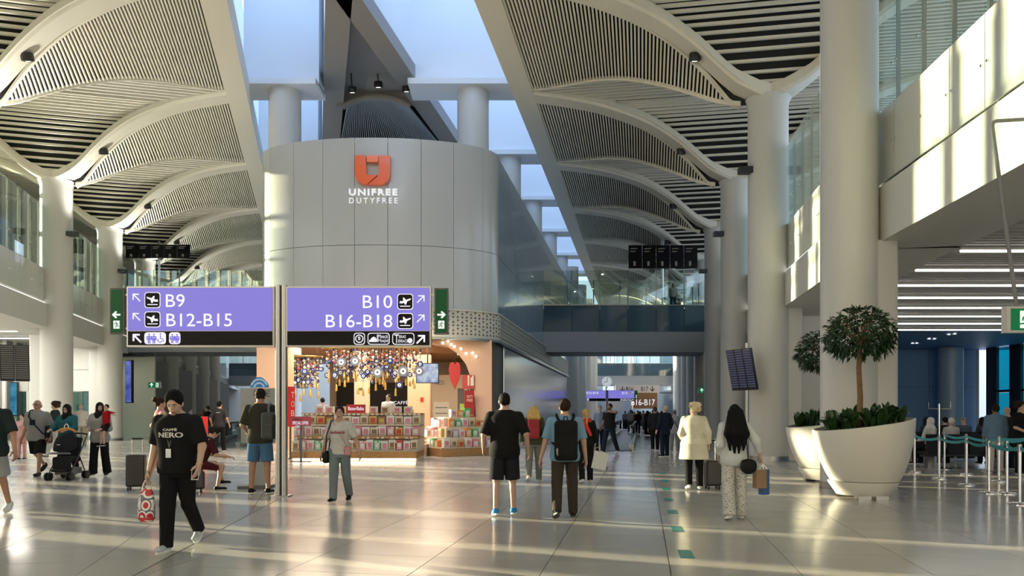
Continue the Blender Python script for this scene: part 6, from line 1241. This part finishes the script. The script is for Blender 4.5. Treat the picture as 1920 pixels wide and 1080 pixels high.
# 7 blonde ponytail
t, J = person('blonde woman with a ponytail and red scarf in black, carrying a white bag', at(1098, 906), AWAY+.1, 1.60, sex='f', bw=1.1, legs=((6, 4, .04), (-6, 14, .04)), arms=((.06, .05, -.5), (.12, .02, -.48)), hair='pony', hairc=(.46, .30, .09), skin=FT, top=('black_top', BLK, .9, .86), bottom=('trousers', 'black_slacks', BLK), shoe=(.55, .53, .45), sole=(.6, .6, .55), vox=.013)
b = MB(); b.tube([J.tor((.11*math.cos(a), .0+.10*math.sin(a), 1.455+.02*math.sin(3*a))) for a in np.linspace(0, 6.283, 16)], .04, 7); b.tube([J.tor((-.05, -.12, 1.44)), J.tor((.0, -.15, 1.3)), J.tor((.10, -.15, 1.1))], [.04, .045, .03], 7); b.build('scarf', clothm('scarf_red', (.55, .04, .03)), t, 60)
w_, d_, n_, wv = J.hand[0]; pw = lateral(t, J, Vector((w_+d_*.1)*J.s)); bx = thing('paper_bag', 'white square carrier bag in the ponytail woman\'s hand', 'bag', (pw.x+.10, pw.y, pw.z), .3); b = MB(); b.box((0, 0, -.27), (.34, .12, .38), M=Matrix.Rotation(.22, 3, 'Y')); b.build('sack', mat('bag_white2', (.55, .58, .6), .5), bx); b = MB(); b.tube([(-.08, 0, -.10), (-.08, 0, .0), (.0, 0, .02), (.04, 0, -.08)], .007, 5); b.build('handle', mat('bag_white2', (.55, .58, .6)), bx)
# 8 couple at the walkway
t, J = person('man in a black T-shirt beside the walkway holding a phone to his face', at(1143, 851), AWAY+2.3, 1.88, bw=1.2, bd=1.15, legs=((14, 4, .05), (-14, 10, .05)), arms=((.22, -.05, -.46), (-.02, .25, .05)), skin=DK, face=True, top=('black_tee2', BLK, .46, .84), bottom=('trousers', 'navy_jeans', NAVY), shoe=(.6, .6, .58), sole=(.6, .6, .6), vox=.016, beard=True)
t, J = person('man in a pale blue shirt and jeans standing by the walkway', at(1124, 849), AWAY+.2, 1.82, bw=1.1, legs=((3, 2, .05), (-3, 4, .05)), hair='cap', hairc=(.2, .2, .22), top=('pale_blue', (.20, .25, .36), .46, .84), bottom=('trousers', 'navy_jeans', NAVY), shoe=BLK, vox=.017)
# 9 couple looking up
t, J = person('grey haired man in a navy suit looking up at the signs', at(1246, 857), AWAY+.5, 1.80, bw=1.08, legs=((2, 2, .05), (-2, 2, .05)), arms=((.05, .03, -.5), (.07, .08, -.5)), head=(-22, 10), hair='short', hairc=(.30, .29, .27), skin=FT, top=('navy_suit', NAVY, .97, .74), bottom=('trousers', 'navy_suit_t', NAVY), shoe=BLK, vox=.016, coat=True)
t, J = person('woman in a grey patterned blouse beside the man in the navy suit', at(1265, 848), AWAY-.3, 1.64, sex='f', bw=1.2, bd=1.15, legs=((3, 2, .04), (-3, 4, .04)), hair='short', hairc=(.16, .15, .14), top=('grey_blouse', (.27, .28, .30), .8, .74), bottom=('trousers', 'grey_slacks2', (.2, .2, .2)), shoe=(.4, .4, .4), vox=.017)
b = MB(); b.tube([J.tor(q) for q in ((-.1, -.12, 1.44), (.0, -.17, 1.25), (.17, -.15, .98))], .012, 5); b.build('bag_strap', M_black, t)
person('man in a dark jacket half hidden in front of the couple looking up', at(1228, 846), AWAY, 1.76, bw=1.1, hairc=(.05, .05, .05), top=('dark_jacket', (.015, .016, .02), .95, .8), bottom=('trousers', 'black_trousers', BLK), vox=.018, legs=((8, 4, .04), (-8, 10, .04)))
# 10 white coat
t, J = person('blonde woman in a white coat and black trousers pulling a suitcase', at(1301, 918), AWAY-.12, 1.70, sex='f', bw=1.3, bd=1.35, legs=((5, 4, .03), (-5, 16, .03)), arms=((.10, -.05, -.50), (.02, .22, -.38)), head=(0, 50), hair='curly', hairc=(.62, .52, .33), skin=FT, top=('white_coat', (.60, .57, .46), .95, .60), bottom=('trousers', 'black_slacks', BLK), shoe=(.6, .58, .54), sole=(.6, .6, .58), vox=.012, wide=.03, coat=True)
def suitcase(label, X, Y, rz, col, hz=.98, h=.52, wd=.34, dp_=.22, m=None):
    t = thing('suitcase', label, 'suitcase', (X, Y, 0), rz); m = m or mat('case_%d_%d' % (col[0]*1000, col[2]*1000), col, .35, var=.08, bump=.1); put('shell', fmesh('shell', field_mesh([rbx((0, 0, .07+h/2), (wd/2, dp_/2, h/2), .035)], .016), m), t)
    for sx_ in (-1, 1):
        for sy_ in (-1, 1): b = MB(); b.tube([(sx_*wd*.36-.012, sy_*dp_*.36, .03), (sx_*wd*.36+.012, sy_*dp_*.36, .03)], .03, 10); b.box((sx_*wd*.36, sy_*dp_*.36, .065), (.02, .02, .05)); b.build('wheel', M_black, t, 40)
    for sx_ in (-1, 1): b = MB(); b.tube([(sx_*wd*.28, dp_*.42, h*.9), (sx_*wd*.28, dp_*.42, hz)], .009, 6); b.build('rail', M_chrome, t)
    b = MB(); b.tube([(-wd*.3, dp_*.42, hz), (wd*.3, dp_*.42, hz)], .014, 8); b.build('grip', M_black, t); return t
X, Y = at(1336, 917); suitcase('small black cabin suitcase between the white coat and the long haired woman', X, Y, .1, (.015, .015, .017), .96, .5, .30)
# 11 long dark hair
t, J = person('woman with long black hair in a white shirt and dotted trousers, seen from behind', at(1377, 974), AWAY-.06, 1.63, sex='f', bw=1.12, bd=1.1, legs=((5, 4, .02), (-6, 10, .02)), arms=((.21, -.02, -.45), (.04, .12, -.46)), hair='long', hairc=(.005, .005, .006), skin=FT, top=('white_shirt', (.50, .53, .54), .86, .80), bottom=('wide', 'dotted_trousers', (.46, .46, .43)), shoe=(.55, .54, .5), sole=(.55, .55, .52), vox=.011, wide=.012)
m = _mats['cloth_dotted_trousers']; nn_ = m.node_tree.nodes; l = m.node_tree.links; tcx = nn_.new('ShaderNodeTexCoord'); vo = nn_.new('ShaderNodeTexVoronoi'); vo.inputs['Scale'].default_value = 42; rp = nn_.new('ShaderNodeValToRGB'); rp.color_ramp.elements[0].position = .22; rp.color_ramp.elements[0].color = (.03, .03, .03, 1); rp.color_ramp.elements[1].position = .32; rp.color_ramp.elements[1].color = (.5, .5, .47, 1); l.new(tcx.outputs['Object'], vo.inputs['Vector']); l.new(vo.outputs['Distance'], rp.inputs['Fac']); l.new(rp.outputs['Color'], nn_['Principled BSDF'].inputs['Base Color'])
s = J.s; bgx = worn('shoulder_bag', 'round black bag at the hip of the long haired woman', 'bag', t); put('bag', fmesh('bag', field_mesh([ell(np.array(J.tor((.16, -.20, .80)))/s, (.125, .05, .115)), rbx(np.array(J.tor((.16, -.20, .84)))/s, (.11, .04, .05), .03, .02)], .013), clothm('bag_black', BLK, .5), None, s), bgx); b = MB(); b.tube([J.tor(q) for q in ((.16, -.19, .9), (.14, -.16, 1.2), (.12, -.08, 1.47), (.12, .04, 1.48), (.15, .15, 1.2))], .009, 6); b.build('strap', M_black, bgx, 60)
w_, d_, n_, wv = J.hand[0]; pw = lateral(t, J, Vector((w_+d_*.11)*J.s))
for lab, dx, dy, m, sz in (('brown paper bag carried by the long haired woman', -.04, -.03, mat('kraft', (.26, .16, .09), .7), (.17, .09, .26)), ('blue and white bag carried by the long haired woman', .05, .06, mat('bag_bluewhite', (.03, .10, .25), .5, var=.4, vscale=9), (.12, .09, .36))):
    bx = thing('paper_bag', lab, 'bag', (pw.x+dx, pw.y+dy, pw.z), .3); b = MB(); b.box((0, 0, -.10-sz[2]/2), sz); b.build('sack', m, bx)
    for sg in (-1, 1): b = MB(); b.tube([(-sz[0]*.25, sg*sz[1]*.4, -.10), (-dx*.5, 0, -.01), (sz[0]*.25, sg*sz[1]*.4, -.10)], .006, 5); b.build('handle', M_white, bx)
# 12 left edge man
t, J = person('man in a dark green T-shirt and grey shorts cut by the left edge', (-7.72, 11.05), TOWARD+.15, 1.86, bw=1.14, bd=1.1, legs=((10, 4, .03), (-12, 12, .03)), arms=((.1, .04, -.52), (.16, .10, -.50)), head=(4, -20), hair='short', hairc=(.02, .015, .012), skin=TAN, face=True, beard=True, top=('dark_green_tee', (.017, .026, .027), .47, .80), bottom=('shorts', 'grey_shorts', (.27, .28, .28), .95), shoe=(.55, .55, .53), sole=(.6, .6, .58), vox=.011, wide=.015)
# 13 man with grey tee
t, J = person('man in glasses with a grey T-shirt, black shorts and a sling strap', at(70, 892), TOWARD, 1.86, bw=1.22, bd=1.25, legs=((-16, 34, .03), (12, 4, .03)), arms=((.12, .02, -.5), (.1, .04, -.5)), hair='bald', hairc=(.2, .2, .2), skin=TAN, face=True, top=('grey_tee', (.20, .21, .22), .47, .80), bottom=('shorts', 'black_shorts2', BLK, .96), shoe=BLK, sole=BLK, vox=.013, wide=.01)
b = MB(); b.box(J.tor((0, .172, 1.22)), (.13, .012, .13)); b.build('chest_print', NAVY and clothm('navy_print', NAVY), t); b = MB(); b.tube([J.tor(q) for q in ((.12, -.05, 1.5), (.12, .06, 1.49), (.08, .185, 1.36), (-.05, .20, 1.18), (-.2, .13, .98), (-.24, .0, .92))], .017, 6); b.build('sling_strap', clothm('navy_strap', NAVY), t, 60)
bx = worn('sling_bag', 'black sling bag at the hip of the man in the grey T-shirt', 'bag', t); put('bag', fmesh('bag', field_mesh([rbx(np.array(J.tor((-.27, .02, .95)))/J.s, (.05, .09, .20), .04)], .014), clothm('bag_black', BLK), None, J.s), bx)
def glasses(t, J):
    b = MB()
    for sd in (-1, 1): b.tube([J.hd((sd*.033+.024*math.cos(a), .098, 1.632+.018*math.sin(a))) for a in np.linspace(0, 6.283, 13)], .003, 5); b.tube([J.hd((sd*.057, .096, 1.635)), J.hd((sd*.076, .0, 1.635))], .003, 5)
    b.tube([J.hd((-.01, .098, 1.635)), J.hd((.01, .098, 1.635))], .003, 5); b.build('glasses', M_black, t)
glasses(t, J)
# 14 stroller and its mother
SX, SY = at(126, 899)
t, J = person('woman in a black head scarf and teal patterned blouse pushing the stroller', (SX*1.06, SY*1.06), TOWARD, 1.72, sex='f', bw=1.2, bd=1.15, legs=((8, 4, .03), (-8, 12, .03)), arms=((.02, .36, -.28), (.02, .36, -.28)), head=(8, 0), hair='scarf', hairc=(.008, .008, .010), skin=FT, face=True, top=('teal_blouse', (.02, .10, .12), .95, .70), bottom=('trousers', 'black_trousers', BLK), shoe=BLK, vox=.013, wide=.015)
glasses(t, J)
t = thing('stroller', 'black baby stroller with a domed hood pushed by the woman in the teal blouse', 'stroller', (SX, SY, 0)); M_strol = clothm('stroller_black', (.013, .014, .017), .8)
b = MB(); rings = []
for a in np.linspace(-.25, 1.75, 9): rings.append([(.235*math.cos(q), -.02-.30*math.cos(a)*(abs(math.sin(q))**.6)*.9+.0, .72+.34*math.sin(a)*abs(math.sin(q))**.7) for q in np.linspace(.02, math.pi-.02, 13)])
b.loft(rings, closed=False); me = b.build('hood', M_strol, t, 60)
put('seat', fmesh('seat', field_mesh([rbx((0, .0, .46), (.21, .2, .06), .04), rbx((0, .16, .70), (.21, .05, .26), .04, .02, Rx(-.3)), rbx((0, -.2, .36), (.2, .05, .16), .04, .02), rbx((0, -.26, .22), (.17, .08, .03), .02, .02)], .016), M_strol), t)
b = MB(); b.tube([(-.23, -.27, .60), (-.20, -.34, .61), (.20, -.34, .61), (.23, -.27, .60)], .022, 8); b.build('bumper_bar', M_darkgrey, t, 60)
for sx_ in (-1, 1):
    b = MB(); b.tube([(sx_*.24, -.32, .12), (sx_*.24, .05, .55), (sx_*.23, .40, 1.02)], .013, 8); b.tube([(sx_*.25, .30, .12), (sx_*.24, .05, .55)], .013, 8); b.build('frame_side', M_blackmetal, t, 60)
    for yy in (-.30, .32):
        for dx in (-.035, .035): b = MB(); b.tube([(sx_*.24+dx-.018, yy, .09), (sx_*.24+dx+.018, yy, .09)], .09, 14); b.build('wheel', M_black, t, 50)
b = MB(); b.tube([(-.23, .40, 1.02), (0, .43, 1.04), (.23, .40, 1.02)], .017, 8); b.build('handlebar', M_black, t, 60); b = MB(); b.box((0, .05, .2), (.38, .4, .14)); b.build('basket', M_darkgrey, t)
b = MB(); b.box((0, -.325, .80), (.07, .006, .014)); b.build('small_label', M_print, t)
tt = thing('toy_arch', 'colourful orange toy arch with a white loop laid over the stroller hood', 'toy', (SX, SY, 1.06)); b = MB(); b.tube([(.20*math.cos(q), -.02, .09*math.sin(q)+.0) for q in np.linspace(.1, 3.04, 10)], .028, 7); b.build('arch', mat('toy_orange', (.55, .22, .05), .6, var=.5, vscale=20), tt, 60); b = MB(); b.tube([(.05*math.cos(q), -.03, .09+.11*math.sin(q)) for q in np.linspace(0, 3.14, 9)], .010, 6); b.build('loop', mat('bag_white', (.7, .7, .69)), tt, 60)
# 15 woman with child
HX, HYY = at(187, 893)
t, J = person('woman in a black head scarf and grey top carrying a small boy', (HX, HYY), TOWARD+.1, 1.76, sex='f', bw=1.12, bd=1.1, legs=((8, 4, .03), (-4, 10, .03)), arms=((.0, .24, -.30), (-.04, .22, -.30)), head=(0, 30), hair='scarf', hairc=(.008, .008, .010), skin=FT, face=True, top=('grey_long', (.27, .275, .28), .95, .78), bottom=('wide', 'black_wide', BLK), shoe=BLK, sole=(.6, .6, .6), vox=.013, wide=.02)
t, J = person('small boy in a red T-shirt and dark shorts carried by the woman in the scarf', (HX+.23, HYY-.13), TOWARD-.5, 1.02, bw=.95, legs=((22, 25, .10), (28, 30, .06)), arms=((.12, .1, -.40), (.42, .12, -.06)), head=(0, 20), hair='short', hairc=(.01, .008, .008), skin=FT, face=True, top=('red_tee', (.30, .012, .02), .46, .84), bottom=('shorts', 'dark_shorts', BLK, .75), shoe=BLK, sole=(.6, .6, .6), vox=.017, z0=.72)
J_ = J
# 16 background walkers on the left
person('young man with curly hair in a dark T-shirt and pale trousers walking left', at(103, 858), math.pi/2+.2, 1.97, legs=((22, 6, .02), (-22, 22, .02)), hair='curly', hairc=(.03, .018, .012), skin=FT, face=True, top=('dark_tee', (.015, .025, .022), .47, .82), bottom=('trousers', 'pale_trousers', (.35, .38, .38)), vox=.016)
person('older man in a white shirt and beige trousers walking away on the left', at(152, 838), AWAY+.4, 1.9, bw=1.1, hairc=(.4, .38, .35), hair='bald', skin=FT, top=('white_shirt2', (.5, .48, .44), .47, .84), bottom=('trousers', 'beige_trousers', (.4, .33, .23)), shoe=(.2, .15, .1), vox=.018, legs=((10, 4, .03), (-10, 12, .03)))
person('small girl in a pink top near the left shop windows', at(41, 862), TOWARD, 1.5, sex='f', hair='bun', hairc=(.02, .01, .01), skin=FT, top=('pink_top', (.5, .3, .28), .4, .85), bottom=('slim', 'pink_leg', (.45, .25, .24)), vox=.018)
t, J = person('airport worker in a grey T-shirt seen from behind by the left walkway', at(412, 847), AWAY-.05, 1.97, bw=1.05, legs=((4, 2, .04), (-4, 6, .04)), arms=((.12, .06, -.46), (.12, .06, -.46)), hairc=(.006, .006, .006), skin=(.45, .25, .15), top=('worker_grey', (.035, .034, .038), .47, .82), bottom=('trousers', 'black_trousers', BLK), shoe=BLK, vox=.015)
chest_text(t, J, 'CREW', 1.33, .03, M_print, .15, 0, True)
for i, (lab, dx) in enumerate((('red rolling sign board at the left hand of the airport worker', -.5),)):
    o = thing('rolling_board', lab, 'board', (t.location.x+dx, t.location.y-.2, 0), .2); b = MB(); b.box((0, 0, .78), (.22, .06, 1.2)); b.build('board', M_red, o); b = MB(); b.box((0, 0, .09), (.3, .4, .18)); b.build('base', M_black, o)
person('dark figure with an outstretched arm beyond the left walkway', at(389, 832), AWAY+1.2, 1.9, top=('black_tee', BLK, .9, .84), bottom=('trousers', 'black_trousers', BLK), arms=((.45, .1, -.05), (.1, .05, -.5)), skin=DK, vox=.018)
# 17 pair behind the young man
t, J = person('woman in a pink vest with a suitcase, half hidden behind the young man in black', (-7.15, 15.2), AWAY-.9, 1.84, sex='f', bw=1.05, legs=((10, 4, .03), (-10, 10, .03)), arms=((.12, .05, -.46), (.22, .05, -.44)), hair='bun', hairc=(.03, .015, .01), skin=(.55, .30, .22), top=('pink_vest', (.50, .16, .17), 0, .84), bottom=('shorts', 'blue_print_shorts', (.12, .12, .30), .7), shoe=(.5, .5, .5), vox=.014)
suitcase('black suitcase beside the woman in the pink vest', -7.35, 14.6, .2, (.012, .012, .013), 1.0, .62, .34)
suitcase('black suitcase that the crouching person sits on', -6.05, 14.1, .5, (.012, .012, .014), .42, .34, .44, .30)
t, J = person('person in dark red shorts sitting on a low suitcase behind the young man in black', (-6.02, 14.35), math.pi*1.5+.75, 1.7, seat=.43, legs=((82, 95, .05, 0), (88, 62, .30, 0)), arms=((.06, .3, -.3), (.06, .3, -.3)), lean=24, head=(20, 0), hairc=(.02, .015, .01), skin=(.48, .29, .2), top=('maroon_top', (.05, .01, .014), .46, .84), bottom=('shorts', 'maroon_shorts', (.07, .012, .018), .8), shoe=BLK, vox=.014)
# 18 shop people
fp = struct('floor_shop', 'raised staff floor behind the long sweets stand'); b = MB(); b.box((-5.2, 26.9, .21), (4.4, 2.0, .42)); b.build('platform', M_shelf, fp)
person('shop assistant in a white shirt behind the sweets stand', (W(727, 0, 26.2).x, 26.3), TOWARD-.4, 1.78, z0=.42, bw=1.1, hairc=(.06, .04, .03), skin=FT, face=True, top=('white_work', (.6, .6, .58), .47, .84), bottom=('trousers', 'black_trousers', BLK), vox=.017)
person('customer in a grey shirt with black hair behind the left end of the stand', (W(603, 0, 26.8).x, 26.9), AWAY+.6, 1.66, z0=.42, hairc=(.01, .01, .01), skin=FT, top=('grey_shirt', (.25, .23, .26), .47, .84), bottom=('trousers', 'navy_jeans', NAVY), vox=.018)
person('customer in a red cap deeper in the shop', (W(612, 0, 30).x, 30.6), AWAY-.4, 1.72, hair='cap', hairc=(.5, .04, .04), skin=FT, top=('red_tee2', (.3, .03, .03), .47, .84), bottom=('trousers', 'navy_jeans', NAVY), vox=.02)
t, J = person('woman in a straw hat and patterned top with a tan bag in the shop', (W(771, 0, 28.5).x, 28.6), AWAY, 1.62, sex='f', hair='mid', hairc=(.4, .25, .1), skin=FT, top=('leopard_top', (.25, .17, .1), .47, .84), bottom=('shorts', 'black_shorts', BLK, .6), vox=.018)
b = MB(); c = J.hd((0, 0, 1.69)); b.lathe([(.17, 0), (.10, .02), (.09, .09), (.0, .10)], tuple(c), 16); b.build('straw_hat', M_tassel, t, 60)
person('man in a cap with a backpack strap browsing beside the straw hat woman', (W(748, 0, 29).x, 29.2), AWAY+.8, 1.70, hair='cap', hairc=(.03, .03, .03), skin=DK, top=('brown_tee', (.18, .12, .08), .47, .84), bottom=('trousers', 'navy_jeans', NAVY), vox=.018)
# 19 bridge people
person('man in a white shirt standing on the right footbridge', (W(1262, 0, 47.2).x, 47.2), TOWARD, 1.76, bw=1.15, skin=DK, hairc=(.01, .01, .01), top=('white_shirt2', (.5, .48, .44), .47, .84), bottom=('trousers', 'black_trousers', BLK), vox=.025, z0=7.975, fingers=False)
person('person in a dark jacket and pale trousers on the right footbridge', (W(1303, 0, 47.2).x, 47.2), TOWARD, 1.8, bw=1.1, skin=FT, hairc=(.02, .01, .01), top=('dark_jacket', (.015, .016, .02), .95, .8), bottom=('trousers', 'khaki', (.25, .24, .16)), vox=.025, z0=7.975, fingers=False)
# 20 lounge on the right
def chairrow(label, x0, Y, n):
    t = thing('bench', label, 'bench', (x0, Y, 0))
    for i in range(n): b = MB(); b.rbox((i*.58, 0, .42), (.52, .50, .08), .04); b.build('seat', M_black, t, 40); b = MB(); b.box((i*.58, -.26, .68), (.52, .07, .50)); b.build('backrest', M_black, t)
    b = MB(); b.box(((n-1)*.29, 0, .34), (n*.58, .08, .06)); b.build('beam', M_blackmetal, t)
    for i in (0, n-1): b = MB(); b.box((i*.58, 0, .16), (.06, .5, .32)); b.build('leg', M_steel, t)
    return t
chairrow('long row of black lounge seats in front at the right', 11.55, 20.6, 11); chairrow('second row of black lounge seats behind the first', 12.3, 23.2, 11)
seatp = [('white head scarf', 'f', 'scarf', (.55, .54, .52), (.5, .5, .5)), ('black hair and a dark top', 'm', 'short', (.01, .01, .01), (.02, .02, .02)), ('white hair and a white top', 'f', 'short', (.6, .58, .55), (.5, .48, .46)), ('dark head scarf', 'f', 'scarf', (.015, .015, .02), (.05, .05, .06)), ('long dark hair and a white blouse', 'f', 'mid', (.01, .01, .012), (.55, .53, .5)), ('grey cap and a blue top', 'm', 'cap', (.2, .2, .2), (.08, .1, .16))]
for i in range(15):
    lab, sx_, hr_, hc_, tc_ = seatp[i % 6]; row = i % 2; X = (11.55 if row == 0 else 12.3)+.58*((i*7) % 11 if row == 0 else (i*5) % 11); Y = (20.62, 23.22)[row]
    person(f'seated traveller with {lab}, {ORD[i//2]} of the {("front", "second")[row]} lounge row', (X, Y), 0 if i % 3 else .4, 1.7, sex=sx_, hair=hr_, hairc=hc_, skin=FT, seat=.50, legs=((84, 86, .05, 0), (84, 86, .05, 0)), arms=((.0, .3, -.33), (.0, .3, -.33)), top=(f'seat_top{i%6}', tc_, .9, .84), bottom=('trousers', 'black_trousers', BLK), vox=.024, fingers=False, group='seated lounge travellers')
person('man in a denim shirt and white trousers in the queue lane at the right', (W(1864, 0, 18.8).x, 18.75), AWAY-.2, 1.74, bw=1.08, hairc=(.02, .015, .01), skin=DK, top=('denim_shirt', (.12, .20, .30), .9, .82), bottom=('trousers', 'white_trousers', (.52, .46, .43)), shoe=(.1, .1, .1), vox=.015)
person('older man with white hair facing the man in the denim shirt', (W(1884, 0, 20.2).x, 20.1), TOWARD, 1.70, hairc=(.5, .48, .45), hair='bald', skin=(.5, .28, .22), face=True, top=('dark_jacket', (.015, .016, .02), .9, .82), bottom=('trousers', 'black_trousers', BLK), vox=.015)
person('young man in a black T-shirt at the right edge behind the queue belts', (W(1914, 0, 18.4).x, 18.4), TOWARD+.5, 1.80, hairc=(.02, .015, .012), hair='curly', skin=FT, face=True, top=('black_tee', BLK, .46, .84), bottom=('trousers', 'black_trousers', BLK), arms=((.05, .25, -.38), (.05, .25, -.38)), vox=.014)
# 21 crowd far down the right concourse
cw = [('grey', (.2, .2, .22)), ('white', (.45, .44, .42)), ('dark', (.02, .02, .024)), ('navy', (.03, .04, .09)), ('beige', (.3, .24, .17)), ('red', (.3, .05, .05))]
proto = [person('x', (0, 0), 0, 1.72, sex='mf'[i % 2], top=('crowd_'+n, c, .7, .82), bottom=('trousers' if i % 3 else 'skirt', 'crowd_b%d' % i, ((.02, .02, .025), (.1, .1, .12), (.04, .05, .1))[i % 3]), hair=('short', 'mid')[i % 2], hairc=((.01, .01, .01), (.06, .03, .02), (.2, .18, .16))[i % 3], vox=.04, fingers=False, shoe=None, legs=((8, 4, .03), (-8, 10, .03))) [0] for i, (n, c) in enumerate(cw)]
spots = [(1172, 806), (1182, 812), (1196, 815), (1214, 817), (1206, 808), (1190, 804), (1224, 812), (1232, 806), (1178, 800), (1200, 800), (1219, 802), (1211, 797), (1187, 797), (1195, 795), (1228, 798), (1240, 803), (1205, 793), (1216, 792), (1181, 793), (1237, 795), (1190, 790), (1199, 789), (1212, 789), (1223, 790)]
for i, (x, y) in enumerate(spots):
    k = i % 6; X, Y = at(x, max(y, 798)); Y_ = Y; Y = min(Y_, 58+1.6*(815-y)); X *= Y/Y_; o = copy_tree(proto[k], None, (X, Y, 0), (0, math.pi, .4, 0, 0, 2.6)[(i*5) % 6], f'traveller with {cw[k][0]} top, {ORDW[sorted(q[0] for q in spots).index(x)] if sorted(q[0] for q in spots).index(x) < 20 else str(sorted(q[0] for q in spots).index(x)+1)+"th"} from the left in the distant right concourse crowd'); o['group'] = 'crowd far down the right concourse'; s_ = .95+.1*rnd.random(); o.scale = (s_, s_, s_)
for i, (x, y) in enumerate(((380, 815), (395, 812), (360, 810), (300, 812), (458, 806))):
    k = (i*2+1) % 6; X, Y = at(x, y+14); o = copy_tree(proto[k], None, (X, Y, 0), (0, math.pi)[i % 2], f'distant traveller with {cw[k][0]} top deep in the left concourse, {ORD[i]} of five'); o['group'] = 'travellers deep in the left concourse'
for p_ in proto:
    for c in list(p_.children_recursive): bpy.data.objects.remove(c)
    bpy.data.objects.remove(p_)
